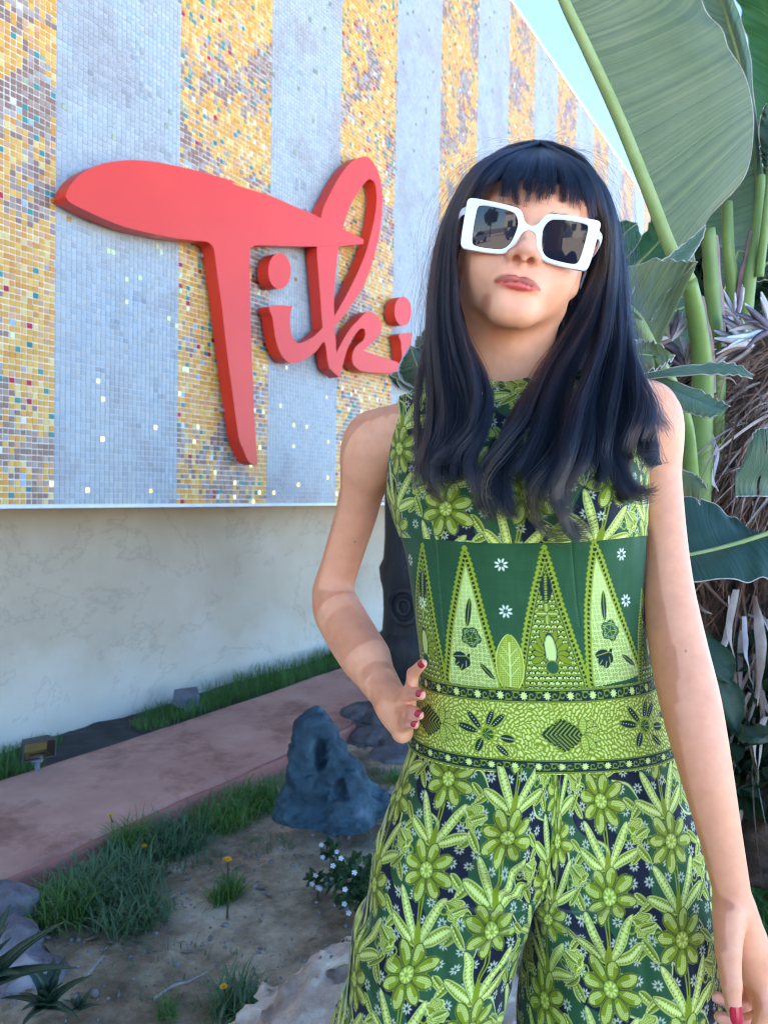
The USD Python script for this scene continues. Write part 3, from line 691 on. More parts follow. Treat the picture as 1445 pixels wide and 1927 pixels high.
# low ground cover between the clumps
cover = []
for (t0, t1, p0, p1, n, thr) in ((1.0, 3.0, 1.55, 2.05, 1500, .50), (1.2, 3.2, 1.2, 1.7, 420, .56), (.9, 2.6, .55, 1.3, 160, .6)):
    b = patch(n, t0, t1, p0, p1, thr, int(t0 * 10 + n), 0); cover.append(blades(b, grng, .040, .0042, 1.1, 1.0, 3))
obj('ground_cover', cover, grass_b, label='low scattered green blades on the soil', cat='ground cover', kind='stuff')
# right: longer wet green grass behind her arm
t = grng.uniform(.9, 4.2, 22000); q = grng.uniform(-.5, 1.35, 22000)
b = tp(t, q, soil_z(t, q)); pxb = to_px(b); k = (pxb[:, 0] > 1290) & (pxb[:, 0] < 1700) & (pxb[:, 2] > 1.15)
obj('long_grass', [blades(b[k], grng, .20, .0058, .9, .8, 5)], leaf_mat('lush_blade', (0.040, 0.150, 0.025), (0.120, 0.34, 0.060), 3), label='long lush green grass at the lower right behind her arm', cat='grass', kind='stuff')
# yellow flowers
yellow = mat('yellow_petal', srgb(236, 176, 16), 0.5, spec=0.2); yc = mat('yellow_heart', srgb(196, 128, 10), 0.6)
stem_m = leaf_mat('stem_green', (0.07, 0.12, 0.03), (0.13, 0.18, 0.06))
def dandelion(px, py, foot, d, s, lab):
    top = P(px, py, d); bottom = np.array([top[0] + foot[0], top[1] + foot[1], soil_z(np.array(top @ WD), np.array(-(top @ WN))) - .005])
    t = thing('yellow_flower', lab, 'flower')
    obj('stem', tube(catmull([bottom, bottom * .5 + top * .5 + [.004, 0, 0], top - Z0 * .002], 10), np.linspace(.0030, .0022, 10), 7), stem_m, t, smooth=True)
    V = []
    for ring, (n, r, tilt) in enumerate(((16, 1.0, .25), (13, .78, .6), (9, .5, 1.0))):
        for k in range(n):
            a = 2 * PI * (k + .5 * ring) / n; dr = np.array([math.cos(a) * math.cos(tilt), math.sin(a) * math.cos(tilt), math.sin(tilt)]); sd = np.array([-math.sin(a), math.cos(a), 0])
            b0 = top + Z0 * ring * .001; e = b0 + dr * s * r
            V.append([b0 - sd * s * .06, b0 + sd * s * .06, e + sd * s * .12, e - sd * s * .12])
    obj('petals', flat_mesh(np.array(V), np.array([[0, 1, 2], [0, 2, 3]])), yellow, t)
    obj('heart', xf(trimesh.creation.icosphere(1, s * .36), None, top + Z0 * .002), yc, t, smooth=True)
    sep = xf(trimesh.creation.cone(s * .35, s * .7, sections=10), np.diag([1, 1, -1]), top); obj('calyx', sep, stem_m, t, smooth=True)
dandelion(428, 1620, (0.0, .0), 2.16, .0145, 'yellow dandelion on a tall stem, standing in a small tuft')
dandelion(208, 1536, (.02, .0), 2.62, .0115, 'yellow flower leaning over the kerb, leftmost of the yellow flowers')
dandelion(271, 1594, (.0, .0), 2.48, .0115, 'yellow flower in the large grass clump')
dandelion(421, 1859, (.0, .02), 1.75, .010, 'small yellow flower at the bottom in the bluish tuft')
# a small bush with white blossoms left of the trousers
white_p = mat('white_petal', (0.72, 0.72, 0.70), 0.5, spec=0.2)
bush_leaf = leaf_mat('weed_leaf', (0.025, 0.065, 0.020), (0.085, 0.16, 0.05), 12)
def leaflets(c, r, n, size, flat=.4, seed=1):
    q = np.random.default_rng(seed)
    d = q.normal(0, 1, (n, 3)); d /= np.linalg.norm(d, axis=1, keepdims=True); ctr_ = c + d * np.asarray(r) * q.random((n, 1)) ** .4
    ctr_[:, 2] = np.maximum(ctr_[:, 2], .012)
    ax = d * .7 + q.normal(0, .6, (n, 3)); ax[:, 2] += .15; ax /= np.linalg.norm(ax, axis=1, keepdims=True)
    sd = np.cross(ax, q.normal(0, 1, (n, 3))); sd /= np.linalg.norm(sd, axis=1, keepdims=True); up_ = np.cross(sd, ax)
    s = size * q.uniform(.6, 1.3, n)[:, None]
    V = np.stack([ctr_ - ax * s * .5, ctr_ - ax * s * .1 + sd * s * .26 + up_ * s * .05, ctr_ + ax * s * .25 + sd * s * .2, ctr_ + ax * s * .55, ctr_ + ax * s * .25 - sd * s * .2, ctr_ - ax * s * .1 - sd * s * .26 + up_ * s * .05], 1)
    return flat_mesh(V, np.array([[0, 1, 5], [1, 2, 5], [2, 4, 5], [2, 3, 4]]))
for i, (px, py, d, r, nl, nf, lab) in enumerate(((672, 1660, 2.12, (.085, .07, .075), 420, 9, 'small leafy weed with white blossoms beside the trousers'), (598, 1655, 2.25, (.035, .03, .03), 46, 4, 'tiny weed with white blossoms on the bare soil'), (622, 1600, 2.42, (.03, .03, .03), 36, 3, 'tiny blossoming weed just below the blue rock'))):
    c = P(px, py, d); c[2] = max(c[2], r[2] * .8)
    t = thing('blossom_weed', lab, 'weed')
    obj('leaves', leaflets(c, r, nl, .026, seed=60 + i), bush_leaf, t, kind='stuff')
    q = np.random.default_rng(70 + i); V = []
    for k in range(nf):
        dd = q.normal(0, 1, 3); dd[1] = -abs(dd[1]); dd /= np.linalg.norm(dd); b0 = c + dd * np.asarray(r) * 1.1; b0[2] = max(b0[2], .015)
        for a in np.linspace(0, 2 * PI, 6)[:-1]:
            e = b0 + np.array([math.cos(a), -.3, math.sin(a)]) * .0062; sd = np.array([-math.sin(a), 0, math.cos(a)]) * .003
            V.append([b0, e + sd, e * 1.0 + (e - b0) * .25, e - sd])
    obj('blossoms', flat_mesh(np.array(V), np.array([[0, 1, 2], [0, 2, 3]])), white_p, t, kind='stuff')
    obj('stem', tube([np.array([c[0], c[1], 0]), c], [.003, .002], 6), stem_m, t)

# aloe at the lower left corner
aloe_m = leaf_mat('aloe_leaf', (0.028, 0.062, 0.030), (0.060, 0.115, 0.052), 6, 0.35, 0.08, 0.5)
def aloe(px, py, d, n, L, w, lab, seed):
    q = np.random.default_rng(seed); c = P(px, py, d); c[2] = max(c[2], .0)
    t = thing('aloe_plant', lab, 'succulent')
    for k in range(n):
        az = 2 * PI * k * .381966 + q.normal(0, .2); el = .25 + 1.05 * (k / n) + q.normal(0, .08); Lk = L * (.75 + .35 * q.random()) * (1 - .25 * k / n)
        dr = np.array([math.cos(az) * math.cos(el), math.sin(az) * math.cos(el), math.sin(el)]); sd = np.array([-math.sin(az), math.cos(az), 0]); up_ = np.cross(dr, sd); up_ *= np.sign(up_[2] + 1e-9)
        rows, m_ = [], 12
        for i in range(m_):
            f = i / (m_ - 1); ce = c + dr * Lk * f + Z0 * (-.10 * L * f * f + .0) + up_ * .05 * L * math.sin(f * PI)
            ww = w * (1 - f) ** .75 * (1 + .25 * math.sin(min(1, f * 2.2) * PI)) + .0006; th = w * .28 * (1 - f) ** .8 + .0006
            saw = .0012 * (i % 2)
            rows.append([ce - sd * (ww + saw) + up_ * th * .9, ce - sd * ww * .5 + up_ * th * .1, ce + up_ * 0, ce + sd * ww * .5 + up_ * th * .1, ce + sd * (ww + saw) + up_ * th * .9, ce + sd * ww * .55 - up_ * th, ce - up_ * th * 1.4, ce - sd * ww * .55 - up_ * th])
        v = np.array(rows).reshape(-1, 3)
        obj('leaf', TM(v, grid_faces(8, m_, wrap=True)), aloe_m, t, smooth=True)
aloe(-35, 1860, 1.60, 18, .20, .024, 'dark green aloe with long pointed leaves at the lower left edge', 91)
aloe(88, 1895, 1.62, 18, .115, .013, 'small dark aloe rosette in the lower left corner', 92)
aloe(150, 1900, 1.75, 10, .05, .007, 'tiny aloe offset right of the rosette', 93)

# ------------------------------------------------------------------ carved wooden post behind her
dark_wood = mat('dark_wood', None, 0.55, {
    'tc': ('texture_coordinate', {}), 'mp': ('mapping', {'scale': (9, 9, 1.2)}), 'n': ('noise_texture', {'scale': 5, 'detail': 7, 'roughness': 0.65}), 'r': ('rgb_ramp', {'ramp': [(0.3, (0.010, 0.009, 0.009)), (0.7, (0.034, 0.031, 0.030))]}),
    'b': ('bump', {'strength': 0.5, 'distance': 0.01})},
    [('tc.object', 'mp.vector'), ('mp.vector', 'n.vector'), ('n.fac', 'r.fac'), ('r.color', 'p.base_color'), ('n.fac', 'b.height'), ('b.normal', 'p.normal')], spec=0.35)
PD = 4.05
pc = P(788, 1330, PD); pc[2] = 0.03
post = thing('carved_post', 'dark wooden carved post with round eyes and ringed mouth behind her elbow', 'carved post')
prof = [(.205, .0), (.222, .02), (.222, .14), (.205, .16), (.222, .175), (.222, .22), (.205, .235), (.218, .25), (.232, .29), (.238, .36), (.232, .41), (.20, .45), (.195, .56), (.20, .66), (.215, .72), (.222, .78), (.20, .83), (.195, .95), (.198, 1.12), (.20, 1.26), (.19, 1.30), (.165, 1.36), (.02, 1.40), (.0, 1.40)]
obj('shaft', xf(trimesh.creation.revolve(np.array(prof), sections=48), None, pc), dark_wood, post, smooth=35)
vdir = (CAM - pc) * [1, 1, 0]; vdir /= np.linalg.norm(vdir); vs = np.cross(vdir, Z0)
def ring(cx, cz, rx, rz, rr, nm):
    a = np.linspace(0, 2 * PI, 40)
    pts = []
    for k in a:
        x = cx + rx * math.cos(k); z = cz + rz * math.sin(k); rad = .205
        y = math.sqrt(max(rad ** 2 - x * x, 0.004))
        pts.append(pc + vs * x + vdir * y + Z0 * z)
    obj(nm, tube(pts, rr, 8, caps=False), dark_wood, post, smooth=True)
for sg in (-1, 1):
    ring(sg * .085, .60, .070, .085, .017, 'eye_rim'); ring(sg * .085, .60, .030, .038, .012, 'eye')
    for k in range(4):
        ring(sg * .0, .10 + .09 * k, .165, .028, .010, 'mouth_ring') if sg > 0 else None
# ------------------------------------------------------------------ the giant bird-of-paradise clump
def palm_leaf_mat(name, c1, c2, c3, trans=0.22, rough=0.38):
    """Blade with fine cross veins, carried in the leaf's own coordinates (primvar st: along, across)."""
    nodes = {'uv': ('attribute', {'attribute': 'vein'}), 'tc': ('texture_coordinate', {}),
             'sp': ('separate_xyz', {}), 'n': ('noise_texture', {'scale': 4, 'detail': 5, 'roughness': 0.6}), 'r': ('rgb_ramp', {'ramp': [(0.3, c1), (0.52, c2), (0.75, c3)]}),
             'w': ('noise_texture', {'dimensions': '1D', 'scale': 1.0, 'detail': 3, 'roughness': 0.7}), 'rw': ('rgb_ramp', {'ramp': [(0.35, (0.80, 0.84, 0.80)), (0.5, (1, 1, 1)), (0.66, (1.18, 1.14, 1.05))]}), 'mx': ('mix', {'mix_type': 'multiply', 'fac': 1.0}),
             'mu': ('math', {'math_type': 'multiply', 'value2': 60.0}), 'b': ('bump', {'strength': 0.45, 'distance': 0.003}),
             'p': ('principled_bsdf', {'roughness': rough, 'specular_ior_level': 0.5}), 't': ('translucent_bsdf', {}), 'm': ('mix_closure', {'fac': trans})}
    links = [('uv.vector', 'sp.vector'), ('tc.object', 'n.vector'), ('n.fac', 'r.fac'), ('sp.x', 'mu.value1'), ('mu.value', 'w.w'), ('w.fac', 'rw.fac'), ('r.color', 'mx.color1'), ('rw.color', 'mx.color2'), ('mx.color', 'p.base_color'), ('mx.color', 't.color'),
             ('w.fac', 'b.height'), ('b.normal', 'p.normal'), ('b.normal', 't.normal'), ('p.BSDF', 'm.closure1'), ('t.BSDF', 'm.closure2')]
    return usdkit.material(stage, '/World/Looks/' + name, nodes, links, surface='m.closure')
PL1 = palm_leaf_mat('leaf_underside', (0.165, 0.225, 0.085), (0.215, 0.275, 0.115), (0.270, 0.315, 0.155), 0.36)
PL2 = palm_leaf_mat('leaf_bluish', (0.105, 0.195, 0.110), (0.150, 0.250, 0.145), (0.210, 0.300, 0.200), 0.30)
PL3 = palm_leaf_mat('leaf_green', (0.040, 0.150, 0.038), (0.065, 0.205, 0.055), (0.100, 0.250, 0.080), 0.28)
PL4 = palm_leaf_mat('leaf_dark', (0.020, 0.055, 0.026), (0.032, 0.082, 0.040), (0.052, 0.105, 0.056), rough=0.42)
rib_m = noisy('leaf_rib', (0.22, 0.27, 0.06), (0.34, 0.38, 0.12), 12, 0.4)
rib_d = noisy('leaf_rib_dark', (0.16, 0.22, 0.05), (0.27, 0.31, 0.09), 12, 0.4)
edge_m = noisy('dry_edge', (0.30, 0.24, 0.16), (0.62, 0.56, 0.48), 30, 0.8)
stalk_m = noisy('stalk_green', (0.10, 0.17, 0.035), (0.22, 0.30, 0.07), 7, 0.4)
sheath_m = noisy('stalk_sheath', (0.16, 0.075, 0.070), (0.36, 0.24, 0.20), 14, 0.7)
def vein_attr(prim, v):
    m = UsdGeom.Mesh(prim)
    UsdGeom.PrimvarsAPI(m).CreatePrimvar('vein', Sdf.ValueTypeNames.Vector3fArray, 'vertex').Set(Vt.Vec3fArray.FromNumpy(np.asarray(v, np.float32)))
def leaf(root, mid, left, right, m, rib=None, rib_r=(.010, .003), fold=.02, n=90, nh=22, wav=.0022, slits=(), seed=1, edge=True, skew=0.08):
    """A blade: midrib points and the two margins (each a list of pixel+depth points from base to tip)."""
    q = np.random.default_rng(seed)
    M = catmull(PA(np.array(mid, float)), n)
    for sgn, mar in ((-1, left), (1, right)):
        if mar is None: continue
        E = catmull(PA(np.array(mar, float)), n)
        f = np.linspace(0, 1, nh)
        # veins run forward: mix margins a little further along than the rib
        V = M[:, None] * (1 - f)[None, :, None] + E[:, None] * f[None, :, None]
        t = np.linspace(0, 1, n)
        nrm = np.cross(np.gradient(M, axis=0), E - M); nrm /= np.linalg.norm(nrm, axis=1, keepdims=True) + 1e-9
        s_ = t[:, None] + 0.0 * f[None]
        wv = wav * np.sin(t * 38 + seed + 5 * np.sin(t * 9))[:, None] * f[None] ** 1.5 + wav * .8 * (meshkit.noise(np.stack([t * 14, 0 * t, 0 * t + seed], 1), 4)[:, None] - .5) * f[None] - fold * np.sin(f * PI * .9)[None] * np.sin(np.clip(t * 1.05, 0, 1) * PI)[:, None] ** .5
        V = V + nrm[:, None] * wv[..., None]
        faces = grid_faces(nh, n)
        if slits:
            keep = np.ones(len(faces), bool); row = faces.min(1) // nh; col = faces.max(1) % nh
            for (st, c0) in slits: keep &= ~((row == int(st * n)) & (col > c0 * nh))
            faces = faces[keep]
        vv = np.stack([np.repeat(t, nh).reshape(n, nh) - skew * f[None] ** 1.3, np.broadcast_to(f[None], (n, nh)), np.full((n, nh), seed * 3.1)], -1).reshape(-1, 3)
        pr = obj('blade', TM(V.reshape(-1, 3), faces), m, root, smooth=True)
        vein_attr(pr, vv)
        if edge: obj('margin', tube(V[:, -1], np.full(n, .0011), 5), edge_m, root, smooth=True)
    if rib is not None:
        obj('midrib', tube(M - _F * .002, np.linspace(rib_r[0], rib_r[1], n), 10), rib, root, smooth=True)
def stalk(root, pts, r0, r1, m=stalk_m, sheath=None, nm='stalk'):
    c = catmull(PA(np.array(pts, float)), 30)
    obj(nm, tube(c, np.linspace(r0, r1, 30), 14), m, root, smooth=True)
    if sheath:
        # dry papery margin along one side of the stalk
        rr = np.linspace(r0, r1, 30); k0 = int(30 * sheath[1]); k1 = int(30 * sheath[2])
        side = RIGHT * sheath[0]
        w = rr[k0:k1] * .95
        rag = (meshkit.noise(np.stack([np.linspace(0, 9, k1 - k0), np.zeros(k1 - k0), np.zeros(k1 - k0)], 1), 8) - .5) * .004
        a = c[k0:k1] + side * w[:, None] - _F * .004; b = a + side * (.007 + rag)[:, None] + _F * .002; b2 = b + _F * .004; a2 = a + _F * .010
        V = np.stack([a, b, b2, a2], 1).reshape(-1, 3)
        obj('sheath_edge', TM(V, grid_faces(4, k1 - k0)), sheath_m, root, smooth=True)
plant = thing('bird_of_paradise_plant', 'giant bird of paradise with huge paddle leaves and shaggy trunk filling the right side', 'plant')
PLANT = str(plant.GetPath())
def part(name, label): return tag(UsdGeom.Xform.Define(stage, numbered(PLANT, name)).GetPrim(), label)
def pl(label): return part('leaf', label)

# 1 the great leaf over her head
L1 = pl('huge pale green paddle leaf, largest in the picture, slanting over her head from the top edge')
leaf(L1, [(1296, 528, 1.60), (1262, 470, 1.585), (1215, 350, 1.56), (1160, 215, 1.53), (1105, 95, 1.50), (1060, 0, 1.48), (1020, -110, 1.46), (985, -240, 1.45)], None,
     [(1300, 520, 1.605), (1318, 428, 1.64), (1390, 342, 1.70), (1408, 260, 1.71), (1405, 190, 1.70), (1375, 110, 1.68), (1325, 25, 1.66), (1240, -110, 1.60), (1110, -230, 1.52), (986, -246, 1.45)], PL1, rib_m, (.0150, .0085), .030, 110, 30, .004, (), 3, skew=.13)
leaf(L1, [(1296, 528, 1.60), (1262, 470, 1.585), (1215, 350, 1.56), (1160, 215, 1.53), (1105, 95, 1.50), (1060, 0, 1.48), (1020, -110, 1.46), (985, -240, 1.45)],
     [(1290, 524, 1.61), (1252, 462, 1.66), (1210, 345, 1.72), (1160, 210, 1.72), (1108, 90, 1.71), (1065, -5, 1.70), (1020, -115, 1.62), (985, -242, 1.46)], None, PL1, None, seed=4, n=60, nh=12, fold=.0)
stalk(L1, [(1296, 528, 1.60), (1310, 600, 1.66), (1322, 700, 1.72), (1318, 820, 1.76), (1312, 960, 1.80)], .0165, .030, stalk_m, (1, .12, .6))
# 2 and 3: leaves behind it at the right
L2 = pl('pale bluish green leaf behind the huge leaf, between it and the bright green leaf')
leaf(L2, [(1430, 470, 1.86), (1425, 330, 1.84), (1405, 180, 1.82), (1370, 40, 1.80), (1330, -90, 1.78), (1290, -200, 1.77)],
     [(1425, 480, 1.87), (1320, 440, 1.90), (1290, 300, 1.92), (1280, 150, 1.92), (1270, 0, 1.90), (1262, -110, 1.86), (1288, -204, 1.77)],
     [(1435, 475, 1.86), (1436, 330, 1.83), (1424, 190, 1.80), (1410, 100, 1.80), (1386, 10, 1.78), (1345, -100, 1.77), (1292, -202, 1.77)], PL2, rib_d, (.009, .003), .02, 80, 20, .005, (), 5)
L3 = pl('bright green leaf with close parallel veins at the top right edge')
leaf(L3, [(1490, 430, 1.95), (1500, 280, 1.93), (1490, 120, 1.90), (1450, -30, 1.88), (1400, -150, 1.86)],
     [(1485, 430, 1.96), (1418, 330, 1.99), (1412, 230, 2.0), (1405, 110, 2.0), (1385, 10, 1.98), (1360, -90, 1.94), (1396, -156, 1.87)],
     [(1495, 430, 1.95), (1560, 300, 1.9), (1580, 120, 1.88), (1540, -50, 1.86), (1404, -154, 1.86)], PL3, rib_d, (.010, .004), .03, 90, 22, .007, (), 7)
L4 = pl('mid green leaf hanging behind the stalks at the right edge')
leaf(L4, [(1418, 240, 2.1), (1425, 330, 2.1), (1400, 430, 2.12), (1370, 520, 2.14), (1340, 600, 2.15)],
     [(1416, 238, 2.1), (1380, 300, 2.15), (1345, 400, 2.18), (1325, 480, 2.2), (1335, 596, 2.16)],
     [(1420, 238, 2.1), (1455, 320, 2.1), (1436, 430, 2.1), (1408, 520, 2.12), (1345, 604, 2.15)], PL2, rib_d, (.006, .003), .03, 60, 16, .008, (), 8)
# 4 the folded leaf right of her face
L5 = pl('folded grey-green leaf right of her face with its lower half hanging down')
leaf(L5, [(1096, 560, 1.50), (1150, 566, 1.46), (1190, 590, 1.44), (1215, 630, 1.43), (1232, 668, 1.43)],
     [(1090, 540, 1.52), (1150, 506, 1.52), (1220, 488, 1.46), (1290, 490, 1.40), (1312, 494, 1.38)],
     [(1100, 565, 1.50), (1180, 590, 1.44), (1222, 606, 1.43), (1246, 560, 1.43), (1310, 494, 1.385)], PL1, rib_m, (.0085, .011), .012, 50, 18, .008, (), 11)
leaf(L5, [(1180, 590, 1.45), (1220, 540, 1.47), (1270, 490, 1.49), (1310, 455, 1.50), (1328, 425, 1.51)],
     [(1175, 588, 1.45), (1205, 520, 1.48), (1245, 490, 1.50), (1290, 455, 1.51), (1327, 424, 1.51)],
     [(1184, 594, 1.45), (1245, 560, 1.46), (1285, 505, 1.48), (1315, 460, 1.50), (1329, 427, 1.51)], PL2, None, seed=12, n=40, nh=12, fold=.004)
stalk(L5, [(1232, 668, 1.43), (1262, 720, 1.52), (1290, 800, 1.62), (1300, 900, 1.70)], .0105, .018, stalk_m)
# 5 torn leaf over her shoulder
L6 = pl('torn olive leaf with pale dry edge above her left shoulder')
leaf(L6, [(1130, 700, 1.36), (1165, 680, 1.34), (1200, 668, 1.33), (1240, 672, 1.33), (1268, 668, 1.33)],
     [(1128, 690, 1.37), (1160, 650, 1.36), (1195, 640, 1.35), (1228, 640, 1.34), (1250, 655, 1.33)],
     [(1134, 708, 1.36), (1180, 700, 1.33), (1215, 702, 1.31), (1250, 690, 1.31), (1270, 668, 1.33)], PL1, rib_d, (.003, .0015), .014, 40, 14, .006, ((.6, .3),), 13)
L7 = pl('narrow grey-green leaf strip with dry tip, upper of two above her shoulder')
leaf(L7, [(1170, 720, 1.40), (1230, 704, 1.37), (1300, 692, 1.34), (1370, 690, 1.32), (1416, 706, 1.31)],
     [(1168, 712, 1.40), (1230, 698, 1.38), (1310, 684, 1.35), (1380, 683, 1.33), (1417, 704, 1.31)],
     [(1172, 724, 1.40), (1235, 712, 1.36), (1310, 706, 1.33), (1380, 706, 1.31), (1415, 713, 1.31)], PL2, None, seed=15, n=50, nh=10, fold=.004)
L8 = pl('broad grey-green leaf strip with ragged white end beside her shoulder')
leaf(L8, [(1190, 700, 1.42), (1240, 722, 1.36), (1290, 744, 1.32), (1340, 764, 1.29), (1362, 772, 1.28)],
     [(1195, 694, 1.42), (1250, 708, 1.37), (1305, 728, 1.33), (1350, 750, 1.30), (1374, 764, 1.28)],
     [(1184, 712, 1.42), (1225, 742, 1.36), (1275, 768, 1.32), (1325, 786, 1.29), (1350, 782, 1.28)], PL2, None, seed=16, n=50, nh=12, fold=.006)
# 6 the large dark leaf across the lower right
L9 = pl('large dark green leaf with a yellow midrib behind her left arm')
leaf(L9, [(1230, 1062, 1.36), (1290, 1046, 1.36), (1345, 1034, 1.37), (1420, 1012, 1.39), (1520, 975, 1.42), (1600, 930, 1.46)],
     [(1228, 1058, 1.37), (1240, 950, 1.44), (1290, 920, 1.46), (1370, 965, 1.47), (1450, 1010, 1.44), (1600, 928, 1.46)],
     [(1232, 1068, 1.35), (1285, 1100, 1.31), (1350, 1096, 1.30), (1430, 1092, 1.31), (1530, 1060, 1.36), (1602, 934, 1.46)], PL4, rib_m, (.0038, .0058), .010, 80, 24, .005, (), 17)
L10 = pl('cut-off bluish green leaf end at the right edge above the dark leaf')
leaf(L10, [(1540, 850, 1.22), (1500, 862, 1.22), (1450, 874, 1.22), (1400, 888, 1.22), (1384, 900, 1.22)],
     [(1540, 790, 1.20), (1490, 796, 1.21), (1445, 804, 1.21), (1420, 812, 1.21), (1406, 850, 1.22)],
     [(1540, 940, 1.24), (1490, 936, 1.23), (1440, 934, 1.23), (1400, 934, 1.23), (1382, 934, 1.23)], PL2, None, seed=18, n=50, nh=16, fold=.008, slits=((.55, .35),))
L11 = pl('olive leaf end with brown dry tip just right of her upper arm')
leaf(L11, [(1262, 890, 1.30), (1285, 893, 1.29), (1308, 902, 1.28), (1322, 918, 1.28)],
     [(1262, 872, 1.31), (1290, 886, 1.30), (1316, 896, 1.29), (1330, 920, 1.28)],
     [(1262, 940, 1.31), (1285, 935, 1.29), (1305, 936, 1.28), (1318, 950, 1.275)], PL1, None, seed=19, n=30, nh=12, fold=.006)
L12 = pl('dark green leaf pointing up right behind her hair at the wall\'s far end')
leaf(L12, [(1100, 520, 2.2), (1140, 480, 2.2), (1175, 440, 2.22), (1198, 420, 2.24)],
     [(1096, 500, 2.2), (1120, 425, 2.2), (1150, 412, 2.22), (1197, 418, 2.24)],
     [(1110, 530, 2.2), (1180, 510, 2.2), (1205, 470, 2.22), (1200, 424, 2.24)], PL3, rib_d, (.004, .002), .02, 40, 14, .005, (), 20)
L13 = pl('green leaf with raised edge behind the great leaf\'s stem')
leaf(L13, [(1150, 540, 2.1), (1195, 500, 2.1), (1240, 455, 2.1), (1268, 415, 2.1), (1280, 390, 2.1)],
     [(1146, 530, 2.1), (1190, 470, 2.13), (1215, 430, 2.14), (1232, 400, 2.13), (1278, 388, 2.1)],
     [(1156, 548, 2.1), (1240, 520, 2.1), (1290, 470, 2.08), (1300, 430, 2.08), (1282, 392, 2.1)], PL3, rib_d, (.005, .002), .02, 40, 14, .006, (), 21)
L14 = pl('shaded bluish leaf low behind her hair with close ribs')
leaf(L14, [(1130, 740, 1.95), (1160, 690, 1.95), (1200, 640, 1.95), (1260, 590, 1.96), (1340, 560, 1.98)],
     [(1125, 735, 1.96), (1130, 660, 1.98), (1160, 600, 2.0), (1230, 555, 2.0), (1338, 556, 1.98)],
     [(1140, 745, 1.95), (1210, 720, 1.94), (1270, 680, 1.94), (1330, 620, 1.95), (1344, 562, 1.98)], PL2, rib_d, (.005, .003), .02, 50, 16, .010, (), 22)
L15 = pl('dark leaf in the shade at the right edge beside the stalks')
leaf(L15, [(1420, 520, 1.95), (1450, 490, 1.95), (1500, 470, 1.95), (1560, 460, 1.95)],
     [(1412, 505, 1.96), (1440, 455, 1.98), (1500, 430, 1.97), (1562, 456, 1.95)],
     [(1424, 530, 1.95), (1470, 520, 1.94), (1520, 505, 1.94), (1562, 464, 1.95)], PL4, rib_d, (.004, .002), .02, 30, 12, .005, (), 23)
L16 = pl('puckered dark green leaf edge high at the right edge')
leaf(L16, [(1440, 200, 1.78), (1446, 250, 1.78), (1444, 300, 1.78), (1440, 330, 1.78)],
     [(1438, 198, 1.78), (1428, 240, 1.79), (1432, 290, 1.79), (1438, 328, 1.78)],
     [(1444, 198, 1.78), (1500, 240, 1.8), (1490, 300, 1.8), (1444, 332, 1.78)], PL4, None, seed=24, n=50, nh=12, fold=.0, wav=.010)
# upright stalks
for pts, r0, r1, sh, lab in (
    ([(1332, 430, 1.72), (1338, 520, 1.74), (1345, 620, 1.77), (1350, 720, 1.80), (1345, 860, 1.84)], .0155, .0195, (1, .05, .75), 'thick green leaf stalk with dry brown margin, left of the upright stalks'),
    ([(1368, 380, 1.80), (1370, 460, 1.80), (1378, 540, 1.82), (1384, 640, 1.86)], .0125, .0155, None, 'smooth bright green stalk in the middle of the group'),
    ([(1432, 330, 1.78), (1425, 430, 1.78), (1408, 530, 1.80), (1395, 640, 1.84)], .0095, .0210, (-1, .35, .95), 'stalk with dark purple sheath at the right'),
    ([(1452, 300, 1.72), (1440, 420, 1.74), (1428, 520, 1.78)], .0075, .0105, None, 'thin yellowish stalk at the right edge')):
    s = part('leaf_stalk', lab); stalk(s, pts, r0, r1, stalk_m, sh)
# the clump's fibrous trunk with hanging dead leaves
fibre_m = noisy('trunk_fibre', (0.030, 0.020, 0.014), (0.15, 0.085, 0.050), 9, 0.9, bump=0.9, bscale=60, dist=0.02)
dead_m = noisy('dead_leaf', (0.15, 0.095, 0.065), (0.42, 0.33, 0.26), 9, 0.85)
dead_b = noisy('dead_leaf_brown', (0.085, 0.040, 0.022), (0.24, 0.125, 0.070), 12, 0.85)
dead_w = noisy('dead_leaf_pale', (0.36, 0.30, 0.28), (0.62, 0.56, 0.53), 14, 0.8)
trunk = part('trunk', 'shaggy brown fibrous trunk with dead hanging leaves')
tc_ = catmull(PA(np.array([(1452, 640, 2.05), (1446, 760, 2.0), (1440, 900, 2.0), (1436, 1060, 2.0), (1432, 1250, 2.0), (1440, 1480, 2.0), (1450, 1640, 2.0)], float)), 60)
tt2 = tube(tc_, np.array([.10 + .02 * math.sin(k * 1.1) for k in range(60)]), 30)
v = np.asarray(tt2.vertices); nz_ = (meshkit.fbm(v * np.array([26, 26, 5]), 4, 77) - .5) * .05
cc = np.repeat(tc_, 30, 0); cc = np.vstack([cc, tc_[:1], tc_[-1:]]); dirv = v - cc; dirv /= np.linalg.norm(dirv, axis=1, keepdims=True) + 1e-6
obj('stem', TM(v + dirv * nz_[:, None], tt2.faces), fibre_m, trunk, smooth=True)
t2c = catmull(PA(np.array([(1330, 800, 1.98), (1336, 950, 2.0), (1352, 1120, 2.02), (1360, 1400, 2.05)], float)), 40)
t3 = tube(t2c, np.array([.05 + .012 * math.sin(k * .9) for k in range(40)]), 20); v = np.asarray(t3.vertices)
obj('stem', TM(v + (meshkit.fbm(v * np.array([26, 26, 6]), 3, 78)[:, None] - .5) * .03, t3.faces), fibre_m, trunk, smooth=True)
frng = np.random.default_rng(61)
